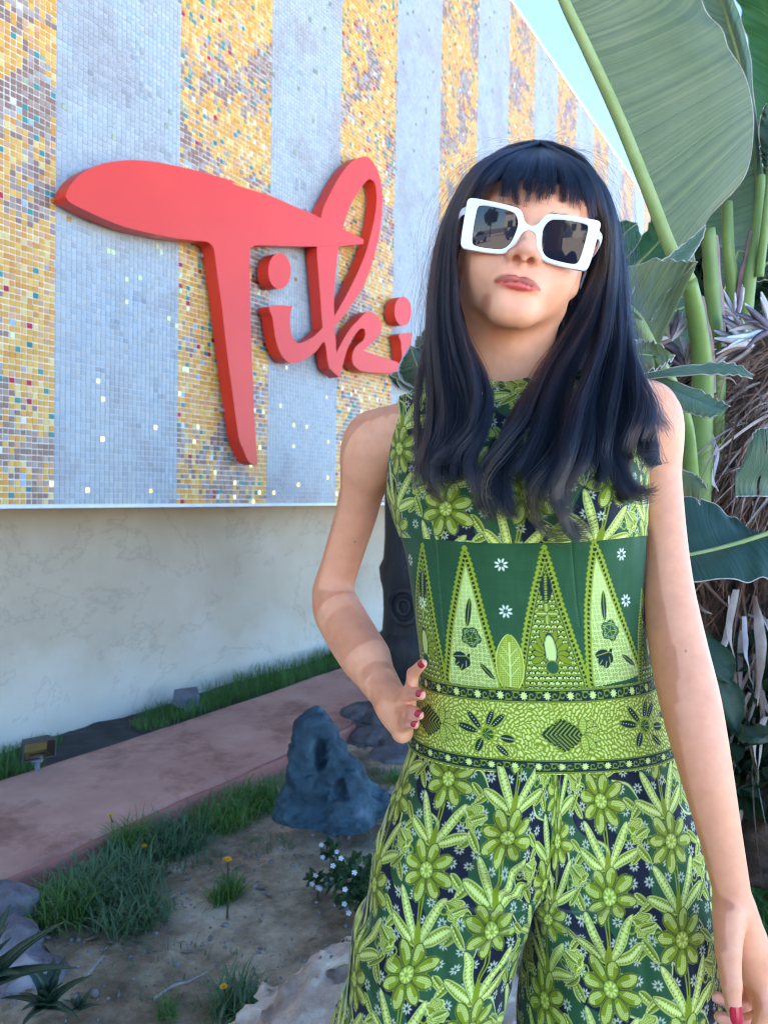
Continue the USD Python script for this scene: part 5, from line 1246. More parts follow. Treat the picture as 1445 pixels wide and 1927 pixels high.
for (ax, ay, lx, ly, rx, ry, kind) in ((795, 1026, 781, 1262, 838, 1272, 0), (874, 1031, 838, 1272, 947, 1287, 1), (1023, 1030, 978, 1289, 1107, 1276, 0), (1117, 1016, 1107, 1276, 1206, 1259, 1), (1207, 1110, 1200, 1262, 1222, 1250, 0)):
    A, B, Cc = fab([(ax, ay), (lx, ly), (rx, ry)])
    tx, ty, L = local(x, y, (B + Cc) / 2, A)
    hw = np.linalg.norm(B - Cc) / 2
    half = hw * np.clip(1 - ty, 0, 1) ** (0.88 if kind else 0.95)
    d = np.abs(tx) - half
    inside = (ty > -0.05) & (ty < 1.02)
    saw = np.abs((ty * 26) % 1 - 0.5) * 2
    border = d - 0.0035 * (0.35 + 0.65 * saw)
    cm = over(cm, soft(border, AAm) * inside, C_YG2)
    bw = 0.0062 * min(1.0, hw / 0.028)
    din = d + bw
    # leaf marks along the border
    lm = (ty * 30 + np.abs(d) * 90) % 1
    cm = over(cm, (soft(np.abs(d + bw * 0.42) - bw * 0.26, AAm) * (lm < 0.62) * inside), C_DK)
    if kind:
        cm = over(cm, soft(din, AAm) * inside * (ty < 0.93), C_LT)
        s = 0.0048
        ii, jj = np.floor(tx / s), np.floor(y / s); h1 = (np.sin(ii * 12.9 + jj * 78.2) * 43758.5) % 1; h2 = (np.sin(ii * 39.3 + jj * 11.1) * 24634.6) % 1
        ring = np.abs(np.hypot(tx - (ii + 0.35 + 0.3 * h1) * s, y - (jj + 0.35 + 0.3 * h2) * s) - 0.0013) - 0.0005
        cm = over(cm, soft(ring, AAm) * (din < -0.0005) * inside * np.clip(1.25 - ty * 1.3, 0, 0.9), C_YG)
    else:
        cm = over(cm, soft(np.abs(din) - 0.0006, AAm) * inside, C_DK)
        s = 0.0058
        q, fx, fy = scales(tx, y, s)
        sc = np.where((q < 0.5)[:, None], C_LT, C_YG)
        sc = np.where((np.abs(q - 0.58) < 0.10)[:, None], C_DK, sc)
        sc = np.where(((np.abs(fx) < 0.06) & (q < 0.45))[:, None], C_YG, sc)
        m = soft(din + 0.0012, AAm) * inside
        cm = cm * (1 - m[:, None]) + sc * m[:, None]
    # motifs inside the larger ones
    if hw > 0.02:
        def T(dx, dy): return tx - dx * hw, ty * L - dy * L
        if kind:
            sx_ = 1.0
            for (ox, oy, bx_, by_, w) in ((-0.02, 0.40, 0.10, 0.62, 0.0035), (0.30, 0.135, 0.72, 0.03, 0.003)):
                d2, t2, c2, h2_ = vesica(tx, ty * L, ox * hw, oy * L, bx_ * hw, by_ * L, w)
                cm = over(cm, soft(d2, AAm), C_DK); cm = over(cm, soft(np.abs(c2) - 0.0005, AAm) * (d2 < -0.0005), C_YG)
            fx_, fy_ = T(0.08, 0.325)
            rr, an = np.hypot(fx_, fy_), np.arctan2(fy_, fx_)
            fl = rr - 0.0125 * (0.78 + 0.22 * np.abs(np.cos(an * 2.5 + 0.4)))
            cm = over(cm, soft(fl, AAm), C_GRN)
            cm = over(cm, soft(np.abs(np.sin(an * 2.5 + 0.4)) * rr - 0.0008, AAm) * (fl < 0), C_YG2)
            cm = over(cm, soft(np.hypot((fx_ * 520) % 1 - .5, (fy_ * 520) % 1 - .5) * 0.0019 - 0.0005, AAm) * (fl < -0.002) * (rr > 0.006), C_LT)
            for k5, (lx_, ly_, ll) in enumerate(((-0.55, -0.045, 1), (-0.32, -0.075, 1.1), (-0.05, -0.05, 1), (0.12, 0.02, .8), (-0.62, 0.02, .7))):
                d2, t2, c2, h2_ = vesica(tx, ty * L, -0.14 * hw, 0.175 * L, (-0.14 + lx_ * 0.75) * hw, (0.14 + ly_) * L, 0.0052)
                cm = over(cm, soft(d2, AAm), C_DK); cm = over(cm, soft(np.abs(c2) - 0.0005, AAm) * (d2 < -0.0008), C_YG2)
        elif hw > 0.03:
            for k5, an5 in enumerate(np.linspace(-1.9, 1.9, 11)):
                r0, r1 = 0.008, 0.030 - 0.004 * (k5 % 2)
                ex, ey = math.sin(an5), math.cos(an5)
                d2, t2, c2, h2_ = vesica(tx, ty * L - 0.20 * L, ex * r0, ey * r0 * 0.6, ex * r1 * 0.78, ey * r1, 0.0034)
                cm = over(cm, soft(d2 - 0.0008, AAm), C_DK); cm = over(cm, soft(d2, AAm), C_YG)
            d2 = np.hypot(tx / 0.0062, (ty * L - 0.235 * L) / 0.016) - 1
            cm = over(cm, soft(d2 * 0.006 - 0.0012, AAm), C_DK); cm = over(cm, soft(d2 * 0.006, AAm), C_LT)
            d2 = np.hypot(tx, ty * L - 0.105 * L) - 0.0072
            cm = over(cm, soft(d2 - 0.0012, AAm), C_YG); cm = over(cm, soft(d2, AAm), C_GRN)
            for an5 in (0, PI / 2, PI, 3 * PI / 2):
                d2, t2, c2, h2_ = vesica(tx, ty * L - 0.50 * L, 0, 0, math.sin(an5) * 0.0125, math.cos(an5) * 0.0125, 0.0036)
                cm = over(cm, soft(d2 - 0.0009, AAm), C_DK); cm = over(cm, soft(d2, AAm), C_YG); cm = over(cm, soft(np.abs(c2) - 0.0006, AAm) * (d2 < -0.001), C_LT)
            d2, t2, c2, h2_ = vesica(tx, ty * L, 0, 0.58 * L, 0, 0.80 * L, 0.006)
            cm = over(cm, soft(d2 - 0.001, AAm), C_DK); cm = over(cm, soft(np.abs(c2) - 0.0022 * ((t2 * 12) % 1), AAm) * (d2 < -0.0008), C_YG2)
A, B, Cc = fab([(958, 1194), (940, 1288), (981, 1290)])
tx, ty, L = local(x, y, (B + Cc) / 2, A)
d2 = np.abs(tx) - 0.0150 * np.sin(np.clip(ty * 0.83 + 0.17, 0, 1) * PI) ** 0.6
m = (ty > -0.05) & (ty < 1.0)
cm = over(cm, soft(d2 - 0.001, AAm) * m, C_CR); cm = over(cm, soft(d2, AAm) * m, C_YG2)
vn = np.abs(tx) - 0.0012
for sg in (-1, 1):
    for y0 in (0.15, 0.35, 0.55): vn = np.minimum(vn, np.where((tx * sg > 0) & (tx * sg < 0.010), np.abs(ty - y0 - tx * sg * 22) * L - 0.0009, 1))
cm = over(cm, soft(vn, AAm) * (d2 < -0.002) * m * (ty < 0.85), C_LT)
cm = over(cm, soft(np.hypot((tx * 420) % 1 - .5, (y * 420) % 1 - .5) * 0.0024 - 0.0006, AAm) * (d2 < -0.002) * m * (vn > 0.001), C_LT)
for (sx_, sy_) in ((943, 1063), (951, 1151), (1169, 1043), (1178, 1131), (772, 1054), (795, 1135)):
    c0 = fab([(sx_, sy_)])[0]
    dd = daisy(x - c0[0], y - c0[1], 0.0078, 8, 0.39)
    cm = over(cm, soft(dd, AAm), srgb(226, 232, 196))
for xs in ((821, 1024, 836, 1200), (1075, 1012, 1090, 1180)):      # the stitched dart seams
    a_, b_ = fab([(xs[0], xs[1]), (xs[2], xs[3])])
    t = np.clip((y - a_[1]) / (b_[1] - a_[1]), 0, 1); dx = np.abs(x - (a_[0] + (b_[0] - a_[0]) * t))
    cm = over(cm, soft(dx - 0.0004, 0.0008) * ((y * 330) % 1 < 0.6) * (y > min(a_[1], b_[1])) * 0.55, srgb(120, 160, 110))
    p[:, 1] += 0.0012 * np.exp(-(dx / 0.0016) ** 2) * (y > b_[1])
obj('midriff_panel', TM(p, grid_faces(nu, nv)), cotton, SUIT, smooth=True, tint=cm)
pb, THb, Kb = torso_sheet(const(K_BELT1), kseam, 90, 40, 0.0025, front=False)
obj('midriff_back', TM(pb, grid_faces(90, 40)), cotton, SUIT, smooth=True, tint=np.broadcast_to(C_GRN, (len(pb), 3)))

# ---- waistband: two dark bands with stars and scrolls, a pale middle with dashes and sprays
nu, nv = 620, 190
p, TH, K = torso_sheet(const(K_BELT0 - 0.10), const(K_BELT1 + 0.02), nu, nv, 0.0042)
u = arclen(p, nu, nv)
w = np.clip((K - (K_BELT0 - 0.1)) / (K_BELT1 + 0.02 - K_BELT0 + 0.1), 0, 1)
zg = p[:, 2].reshape(nv, nu); HB = float((zg[-1] - zg[0]).mean())
y = w * HB; x = u
p[:, 1] -= (fabric_noise(p, 0.0034, (22, 22, 14), 23) + 0.0012 * np.exp(-((w - 0.19) / 0.02) ** 2) + 0.0012 * np.exp(-((w - 0.86) / 0.02) ** 2)) * np.cos(TH)
cw = np.broadcast_to(C_YG, (len(x), 3)).copy()
# flowing dashes
fl = meshkit.fbm(np.stack([x * 22, y * 22, 0 * x], 1), 2, 6) * 4.2
fx = np.cos(fl) * x + np.sin(fl) * y; fy = -np.sin(fl) * x + np.cos(fl) * y
best = np.full(len(x), 9.0); pang = np.zeros(len(x)); gs = 0.015
for di in (-1, 0, 1):
    for dj in (-1, 0, 1):
        gi, gj = np.floor(x / gs) + di, np.floor(y / gs) + dj
        h1 = (np.sin(gi * 127.1 + gj * 311.7) * 43758.5453) % 1; h2 = (np.sin(gi * 269.5 + gj * 183.3) * 43758.5453) % 1
        dd = np.hypot(x - (gi + h1) * gs, y - (gj + h2) * gs)
        pang = np.where(dd < best, h1 * 2.6 - 1.6 + h2 * .6, pang); best = np.minimum(best, dd)
ca, sa = np.cos(pang), np.sin(pang)
bend = 60 * (best - .006) ** 2
dsh = (x * ca + y * sa + bend) / 0.0040; dsl = (-x * sa + y * ca) / 0.0072
rowd = np.abs(dsh - np.round(dsh)) - 0.24 - .05 * np.sin(np.round(dsh) * 3)
cw = over(cw, soft(rowd * 0.004, 0.0010) * (((dsl + np.round(dsh) * 0.37) % 1) < 0.74), C_CR)
sprays = [(-0.083, 0.46, 0), (0.012, 0.47, 1), (0.105, 0.5, 0), (-0.152, 0.5, 1), (0.17, 0.5, 0)]
for ox, oy, kind in sprays:
    sx_, sy_ = x - ox, y - oy * HB
    if kind == 0:
        for an5, r0, r1, wd, c in ((2.2, .006, .030, .0036, C_DK), (2.9, .008, .032, .004, C_DK), (1.15, .010, .030, .0034, C_DK), (0.75, .012, .034, .0034, C_DK), (-2.1, .006, .024, .004, C_DK), (-0.75, .016, .034, .0032, C_DK), (-0.15, .018, .034, .0042, C_DK)):
            d2, t2, c2, _h = vesica(sx_, sy_, math.cos(an5) * r0, math.sin(an5) * r0, math.cos(an5) * r1, math.sin(an5) * r1, wd)
            cw = over(cw, soft(d2 - 0.001, 0.0008), C_YG2); cw = over(cw, soft(d2, 0.0008), c)
            cw = over(cw, soft(dotrow(t2, c2, r1 - r0, 7, 0, 0.0006), 0.0008) * (d2 < -0.0008), C_LT)
        d2 = np.hypot(sx_ - 0.004, sy_) - 0.0085
        cw = over(cw, soft(d2, 0.0008), C_YG2); cw = over(cw, soft(d2 + 0.002, 0.0008) * (np.abs(np.sin(np.arctan2(sy_, sx_) * 5)) > 0.4), C_GRN)
    else:
        lv = np.abs(sy_) - 0.019 * np.clip(1 - np.abs(sx_ + 0.006) / 0.024, 0, 1) ** 0.7 * (0.82 + 0.18 * np.abs(np.sin(sx_ * 620)))
        m = np.abs(sx_ + 0.006) < 0.024
        cw = over(cw, soft(lv - 0.001, 0.0008) * m, C_YG2); cw = over(cw, soft(lv, 0.0008) * m, C_DK)
        vq = np.abs((sx_ - np.abs(sy_) * 1.0) / 0.0052 - np.round((sx_ - np.abs(sy_) * 1.0) / 0.0052)) - 0.16
        cw = over(cw, soft(vq * 0.0052, 0.001) * (lv < -0.0016) * m, C_YG2)
        for an5 in (0.9, 0.3, -0.3, -0.9, 1.5, -1.5):
            d2, t2, c2, _h = vesica(sx_ - 0.016, sy_, 0, 0, math.cos(an5) * 0.021, math.sin(an5) * 0.021, 0.0052)
            cw = over(cw, soft(d2, 0.0008), C_DK); cw = over(cw, soft(d2 + 0.0007, 0.0008), C_YG2)
            cw = over(cw, soft(np.hypot((t2 * 7) % 1 - .5, c2 * 400 - np.round(c2 * 400)) - 0.28, 0.3) * (d2 < -0.0018), C_LT)
for b0, b1 in ((0.015, 0.185), (0.855, 0.995)):
    yb = (w - (b0 + b1) / 2) * HB; hb = (b1 - b0) / 2 * HB
    cw = over(cw, soft(np.abs(yb) - hb, 0.0008), C_DK)
    cw = over(cw, soft(np.abs(np.abs(yb) - hb * 0.86) - 0.0006, 0.0008), C_YG)
    per = 0.0262
    q = (x / per + (0.3 if b0 > 0.5 else 0)); xq = (q - np.round(q)) * per
    rr, an = np.hypot(xq, yb), np.arctan2(yb, xq)
    cw = over(cw, soft(rr - 0.0042 * (0.82 + 0.18 * np.cos(9 * an)), 0.0009), C_CR)
    for sg in (-1, 1):
        xs = (xq * 1.0 - sg * 0.0090); ys = yb * sg
        r2, a2 = np.hypot(xs, ys), np.arctan2(ys, xs)
        sp = np.abs(r2 - (0.0012 + 0.0031 * ((a2 / (2 * PI)) % 1))) - 0.00055
        cw = over(cw, soft(sp, 0.0008) * (r2 < 0.0046), C_YG)
        cw = over(cw, soft(np.abs(ys + 0.0036 - 0.0002 * np.cos(xs * 500)) - 0.0005, 0.0008) * (np.abs(xs) < 0.004), C_YG)
obj('waistband', TM(p, grid_faces(nu, nv)), cotton, SUIT, smooth=True, tint=cw)
pb, THb, Kb = torso_sheet(const(K_BELT0 - 0.1), const(K_BELT1 + 0.02), 90, 24, 0.0055, front=False)
obj('waistband_back', TM(pb, grid_faces(90, 24)), cotton, SUIT, smooth=True, tint=np.broadcast_to(C_YG, (len(pb), 3)))

# ---- trousers: two wide legs that share one front above the crotch
def leg_levels(rows):
    rows = np.array(rows, float)
    o, i = PA(np.stack([rows[:, 1], rows[:, 0], rows[:, 4]], 1)), PA(np.stack([rows[:, 2], rows[:, 0], rows[:, 4]], 1))
    k = np.arange(len(rows), dtype=float)
    return PchipInterpolator(k, o), PchipInterpolator(k, i), PchipInterpolator(k, rows[:, 3]), PchipInterpolator(k, rows[:, 5]), len(rows) - 1
# row: py, outer px, inner px, half-depth, depth, share of the common front
LEG_L = [(1388, 776, 1016, .108, .970, 1.0), (1452, 755, 1010, .113, .970, 1.0), (1520, 729, 1003, .116, .970, .97), (1600, 703, 996, .115, .968, .82), (1655, 694, 990, .112, .966, .50), (1710, 684, 988, .110, .964, .10), (1745, 662, 976, .112, .962, 0), (1800, 655, 962, .116, .960, 0), (1853, 650, 949, .118, .96, 0), (1927, 626, 938, .122, .96, 0), (2150, 590, 935, .126, .96, 0), (2560, 560, 930, .130, .96, 0)]
LEG_R = [(1388, 1263, 1016, .108, .970, 1.0), (1440, 1274, 1010, .113, .970, 1.0), (1513, 1302, 1003, .116, .970, .97), (1600, 1325, 996, .115, .968, .82), (1655, 1330, 992, .112, .966, .50), (1710, 1333, 994, .110, .964, .10), (1766, 1336, 998, .112, .962, 0), (1837, 1338, 984, .118, .960, 0), (1880, 1339, 980, .119, .96, 0), (1927, 1341, 978, .120, .96, 0), (2150, 1350, 984, .124, .96, 0), (2560, 1365, 980, .128, .96, 0)]
gL = leg_levels(LEG_L); gR = leg_levels(LEG_R)
for side, (so, si, sb, sw, kmax) in (('L', gL), ('R', gR)):
    for front, (nu, nv) in ((True, (520, 560)), (False, (60, 60))):
        lim = PI / 2 + (0.15 if front else 0)
        th = np.linspace(-PI / 2 - 0.12, PI / 2 + 0.12, nu) if front else np.linspace(PI / 2 - 0.22, 3 * PI / 2 + 0.22, nu)
        kk = np.concatenate([np.linspace(0, 9.3, int(nv * 0.9)), np.linspace(9.3, kmax, nv - int(nv * 0.9) + 1)[1:]])
        K, TH = np.meshgrid(kk, th, indexing='ij'); K, TH = K.ravel(), TH.ravel()
        O, I, b, wg = so(K), si(K), sb(K), sw(K)
        c, h = (O + I) / 2, (I - O) / 2                         # from outer to inner
        s, co = np.sin(TH), np.cos(TH)
        own_s = np.sign(s) * np.abs(s) ** 0.9
        p = c + h * own_s[:, None]
        own = -b * np.sign(co) * np.abs(co) ** 0.85
        # the common front: one wide ellipse over both legs
        o2, i2_ = (gR[0](K), gL[0](K)) if side == 'L' else (gL[0](K), gR[0](K))
        xo = np.minimum(gL[0](K)[:, 0], gR[0](K)[:, 0]); xi = np.maximum(gL[0](K)[:, 0], gR[0](K)[:, 0])
        xr = np.clip((p[:, 0] - (xo + xi) / 2) / ((xi - xo) / 2 + 1e-6), -1, 1)
        com = -b * (np.maximum(1 - np.abs(xr) ** 2.15, 0)) ** 0.46 * np.where(co >= 0, 1, -1)
        # legs keep a shallow dip between them
        y = own * (1 - wg) + com * wg
        p[:, 1] += y
        if not front: p = c + (p - c) * 0.985
        R_ = np.linalg.norm(h, axis=1)
        uu = np.arcsin(np.clip(own_s, -1, 1)) * (R_ * 0.62 + b * 0.38) * (1 if side == 'L' else -1)
        if front:
            z = p[:, 2]
            down = np.clip((1.0 - z) / 0.35, 0, 1)
            q = np.stack([p[:, 0] * 17 + 0.35 * z * 6, 0 * z + (3 if side == 'L' else 9), z * 2.2], -1)
            fo = (meshkit.fbm(q, 3, 61) - 0.5) * (0.010 + 0.026 * down)
            q = np.stack([p[:, 0] * 42 + z * 6, 0 * z + 2, z * 9], -1)
            fo += (meshkit.fbm(q, 3, 67) - 0.5) * 0.007
            # pulls from the crotch
            cx = np.interp(0.72, [0.6, 0.9], [0.17, 0.18])
            ax, az = p[:, 0] - 0.178, z - 0.735
            r_ = np.hypot(ax, az); a_ = np.arctan2(az, ax)
            fo += 0.006 * np.sin(a_ * 11) * np.exp(-((r_ - 0.07) / 0.05) ** 2)
            p[:, 1] -= fo * np.clip(co, 0, 1) ** 0.7
            p[:, 0] += np.sign(s) * (1 if side == 'L' else -1) * fo * 0.45 * (1 - np.clip(co, 0, 1)) * 1.0
            # seam down the middle of the front
            if True:
                p[:, 1] += 0.003 * np.exp(-((1 - own_s) / 0.012) ** 2) * wg
        tint = floral(uu + 0.043, p[:, 2] * 1.0 + (0.0 if side == 'L' else 0.012), 0.62)
        seam = np.clip(1 - (1 - np.abs(own_s)) / 0.004, 0, 1) if front else 0
        f = grid_faces(nu, len(kk))
        if (side == 'L'): f = f[:, ::-1]
        obj('trouser_leg' if front else 'trouser_back', TM(p, f), cotton, SUIT, smooth=True, tint=tint)
# ------------------------------------------------------------------ the person's body: head, neck, arms, hands, one skin
HS = 1.02 / 1000                                     # head: millimetres to metres
HO = P(983, 476, 0.925)                             # the middle of the head at eye height
_yaw, _pit, _rol = math.radians(4), math.radians(4), math.radians(11)
hf = np.array([-math.sin(_yaw) * math.cos(_pit), -math.cos(_yaw) * math.cos(_pit), math.sin(_pit)])
hr = np.array([math.cos(_yaw), -math.sin(_yaw), 0.0])
hu = np.cross(hf, hr); hu = hu if hu[2] > 0 else -hu
hr, hu = hr * math.cos(_rol) - hu * math.sin(_rol), hu * math.cos(_rol) + hr * math.sin(_rol)
HM = np.stack([hr, hf, hu], 1)                       # columns: right, front, up
def to_head(p): return ((p - HO) @ HM) / HS
def from_head(q): return HO + (np.asarray(q, float) * HS) @ HM.T

def sd_face(q):
    """The head in its own millimetres (right, front, up), eyes at up = 0."""
    q = np.stack([q[:, 0], q[:, 1], np.interp(q[:, 2], (-300, -105, -67.5, -42, 10, 300), (-307, -112, -71.3, -50, 10, 300))], 1)
    x = np.abs(q[:, 0]); m = np.stack([x, q[:, 1], q[:, 2]], 1)
    d = sd_ell(q, (0, -14, 32), (72, 92, 80))
    d = smin(d, sd_ell(q, (0, 20, -28), (59, 58, 70)), 22)
    d = smin(d, sd_cone(m, (45, 6, -56), (8, 60, -96), 13, 15), 26)           # jaw
    d = smin(d, sd_ell(q, (0, 60, -97), (22, 17, 14)), 22)                      # chin
    d = smin(d, sd_ell(m, (36, 46, -38), (26, 27, 32)), 22)                     # cheeks
    d = smin(d, sd_ell(q, (0, 62, -66), (29, 22, 24)), 16)                      # mouth mound
    d = smin(d, sd_ell(q, (0, 60, 22), (54, 25, 20)), 16)                       # brow
    d = smax(d, -sd_ell(m, (32, 93, -4), (19, 15, 13)), 12)                     # eye hollows
    d = smin(d, sd_ell(m, (31, 66, -4), (15, 12.5, 9)), 6)                      # lids
    d = smin(d, sd_cone(q, (0, 73, 0), (0, 90, -36), 8.0, 10.0), 12)              # nose
    d = smin(d, sd_ell(q, (0, 92, -40), (11.5, 10.5, 9)), 8)
    d = smin(d, sd_ell(m, (12.0, 83, -44), (8.2, 11, 8.0)), 5)
    d = smin(d, sd_ell(q, (0, 86, -51), (4.2, 10, 5)), 5)                       # columella
    d = smax(d, -sd_ell(m, (7.4, 88, -51.5), (4.2, 6.8, 5.2)), 2.5)             # nostrils
    d = smax(d, -sd_cone(q, (0, 90, -55), (0, 89.5, -63), 2.2, 3.2), 5)         # philtrum
    # lips
    up_ = smin(sd_ell(m, (7.5, 81.5, -68.2), (12.5, 9, 4.3)), sd_ell(m, (17, 76, -69.8), (8.5, 8, 3.0)), 5)
    lo_ = smin(sd_ell(q, (0, 82, -74.6), (14.5, 9, 4.4)), sd_ell(m, (12, 78, -74.0), (11, 8, 3.4)), 5)
    d = smin(d, up_, 3.0); d = smin(d, lo_, 3.0)
    crease = np.abs(q[:, 2] + 71.3 - 0.9 * np.cos(x * 0.24) + 0.0016 * x * x) - 0.2
    d = smax(d, -np.maximum(np.maximum(crease, x - 23), 86.0 - q[:, 1] - 0.012 * x * x), 1.6)
    d = smax(d, -sd_ell(q, (0, 93.5, -87.5), (16, 9, 5)), 12)                    # below the lower lip
    # ears
    e = sd_ell(m, (68, -12, -14), (7, 17, 26)); e = smin(e, sd_ell(m, (66, 0, -40), (5.5, 9, 10)), 9)
    e = smax(e, -sd_ell(m, (77, -10, -10), (6, 10, 17)), 4)
    d = smin(d, e, 9)
    return d
LIP_UP, LIP_DN = srgb(176, 80, 62), srgb(222, 82, 68)
SKIN, SKIN_D = srgb(242, 160, 112), srgb(200, 138, 112)

neck_top = from_head((0, -22, -62)); neck_bot = P(966, 770, 1.0)
def sd_head(p):
    d = sd_face(to_head(p)) * HS
    n = sd_cone(p, neck_top, neck_bot, 0.048, 0.052)
    n = smin(n, sd_cone(p, neck_bot, P(968, 860, .99), 0.052, 0.06), 0.02)
    n = smin(n, sd_cone(p, neck_bot, neck_bot + np.array([-0.05, 0.02, -0.05]), 0.052, 0.06), 0.03)
    n = smin(n, sd_cone(p, neck_bot, neck_bot + np.array([0.07, 0.02, -0.045]), 0.052, 0.06), 0.03)
    # the two cords of the neck and the hollow between the collar bones
    n = smin(n, sd_cone(p, from_head((52, -8, -60)), P(990, 745, .955), 0.010, 0.010), 0.02)
    n = smin(n, sd_cone(p, from_head((-52, -8, -60)), P(930, 745, .955), 0.010, 0.010), 0.02)
    return smin(d, n, 0.018)

def chain(p, pts, rad, k=0.006):
    d = None
    for a, b, ra, rb in zip(pts[:-1], pts[1:], rad[:-1], rad[1:]):
        c = sd_cone(p, a, b, ra, rb)
        d = c if d is None else smin(d, c, k)
    return d
def spline_chain(p, pts, rad, n=26):
    """A smooth limb: a fine chain along the curve through pts."""
    c = catmull(np.column_stack([pts, rad]), n)
    d = np.full(len(p), 9.0)
    for a, b in zip(c[:-1], c[1:]): d = np.minimum(d, sd_cone(p, a[:3], b[:3], a[3], b[3]))
    return d
# her right arm (image left): shoulder back to the elbow, forearm forward to the hip
ra_pts = PA([(780, 815, 0.99), (722, 828, 1.005), (693, 880, 1.03), (668, 975, 1.07), (640, 1065, 1.10), (625, 1128, 1.10), (655, 1195, 1.06), (700, 1262, 1.0), (738, 1322, .952)])
ra_rad = np.array([.044, .037, .0315, .0290, .0278, .0290, .0300, .0270, .0205])
RH = {  # pixel chains of her right hand: wrist to heel, then fingers
    'palm': ([(738, 1322, .952), (752, 1352, .938), (757, 1378, .93)], [.0205, .020, .0135]),
    'palm2': ([(738, 1322, .952), (764, 1318, .925)], [.020, .0125]),
    'palm3': ([(745, 1335, .945), (762, 1345, .922)], [.020, .0130]),
    'index': ([(764, 1312, .925), (774, 1294, .918), (777, 1268, .910), (795, 1249, .885)], [.0105, .0082, .0078, .0062]),
    'middle': ([(760, 1318, .925), (768, 1306, .905), (782, 1306, .890), (792, 1308, .878)], [.0115, .0086, .0080, .0066]),
    'ring': ([(760, 1345, .922), (768, 1340, .904), (780, 1342, .890), (789, 1346, .880)], [.0110, .0084, .0076, .0062]),
    'little': ([(756, 1366, .924), (764, 1361, .906), (773, 1361, .894), (781, 1364, .885)], [.0105, .0078, .0068, .0056]),
    'thumb': ([(746, 1325, .955), (766, 1318, .99), (790, 1312, 1.03)], [.0135, .0105, .008])}
# her left arm (image right), hanging
la_pts = PA([(1150, 775, 0.985), (1212, 775, 0.985), (1233, 860, 0.985), (1245, 985, 0.965), (1256, 1100, 0.935), (1275, 1215, 0.90), (1298, 1320, 0.865), (1325, 1440, 0.842), (1352, 1560, 0.832), (1376, 1675, 0.826), (1380, 1705, 0.825)])
la_rad = np.array([.045, .0365, .0300, .0283, .0298, .0325, .0330, .0285, .0230, .0193, .0195])
LH = {
    'palm': ([(1380, 1705, .825), (1402, 1775, .830), (1424, 1830, .835)], [.0195, .0225, .0190]),
    'palm2': ([(1384, 1712, .830), (1412, 1790, .850), (1428, 1850, .860)], [.0185, .020, .0165]),
    'palm3': ([(1380, 1705, .832), (1400, 1780, .868), (1412, 1838, .885)], [.017, .018, .0145]),
    'thumb': ([(1372, 1725, .812), (1370, 1792, .795), (1376, 1852, .785), (1380, 1900, .780)], [.0185, .0135, .0108, .0082]),
    'index': ([(1430, 1842, .828), (1440, 1900, .815), (1424, 1948, .822), (1392, 1958, .832)], [.0120, .0095, .0086, .0066]),
    'middle': ([(1430, 1852, .850), (1434, 1915, .850), (1396, 1928, .850), (1354, 1915, .852)], [.0115, .0092, .0084, .0068]),
    'ring': ([(1420, 1846, .872), (1420, 1896, .880), (1380, 1893, .876), (1345, 1876, .872)], [.0112, .0088, .0080, .0066]),
    'little': ([(1408, 1835, .888), (1406, 1870, .902), (1380, 1862, .900), (1358, 1848, .895)], [.0100, .0076, .0070, .0058])}
def hand_sd(p, H, k=0.005):
    d = None
    for nm in H:
        pts, rad = H[nm]
        c = chain(p, PA(pts), np.array(rad) * (0.94 if nm[:4] != 'palm' else 1), 0.003)
        if d is None: d = c
        else: d = smin(d, c, 0.010 if nm.startswith('palm') else k)
    return d
def arm_R(p):
    d = spline_chain(p, ra_pts, ra_rad)
    d = smin(d, sd_ell(p, P(694, 848, 1.02), (.033, .036, .046)), 0.03)
    d = smin(d, sd_cone(p, P(640, 1150, 1.082), P(690, 1235, 1.02), .0290, .0275), 0.02)
    return smin(d, hand_sd(p, RH), 0.006)
def arm_L(p):
    d = spline_chain(p, la_pts, la_rad, 34)
    d = smin(d, sd_ell(p, P(1224, 808, .985), (.033, .037, .048)), 0.03)
    return smin(d, hand_sd(p, LH), 0.006)

def bounds(*arrs, pad=0.05):
    a = np.vstack(arrs); return a.min(0) - pad, a.max(0) + pad
head_m = surface_net(sd_head, from_head((0, 0, -10)) - np.array([.19, .15, .32]), from_head((0, 0, 0)) + np.array([.19, .17, .15]), 0.0017)
armR_m = surface_net(arm_R, *bounds(ra_pts, PA(RH['index'][0]), PA(RH['thumb'][0])), 0.0021)
armL_m = surface_net(arm_L, *bounds(la_pts, PA(LH['ring'][0]), PA(LH['index'][0])), 0.0021)
hand_c = PA(LH['thumb'][0])
def sd_trunk(p):
    a, b = P(975, 850, .985), P(1010, 1330, .975)
    d = sd_ell(p, P(968, 925, .985), (.125, .074, .13))
    d = smin(d, sd_ell(p, P(1000, 1200, .975), (.118, .072, .15)), 0.05)
    d = smin(d, sd_ell(p, P(1018, 1480, .972), (.150, .090, .13)), 0.05)
    d = smin(d, sd_cone(p, P(720, 835, 1.0), P(965, 805, 1.0), .030, .045), 0.03)
    d = smin(d, sd_cone(p, P(1205, 790, .985), P(965, 805, 1.0), .030, .045), 0.03)
    for hip, knee, ank, toe in (((880, 1560, .972), (815, 2060, .965), (790, 2600, .985), (760, 2660, .86)), ((1165, 1560, .972), (1170, 2060, .965), (1175, 2600, .985), (1195, 2660, .86))):
        d = smin(d, chain(p, PA([hip, knee, ank, toe]), np.array([.082, .056, .036, .028]), 0.02), 0.04)
    return d
trunk_m = surface_net(sd_trunk, P(1000, 700, .97) - np.array([.25, .2, .0]) - np.array([0, 0, 1.35]), P(1000, 700, .97) + np.array([.3, .15, .08]), 0.008)
import manifold3d
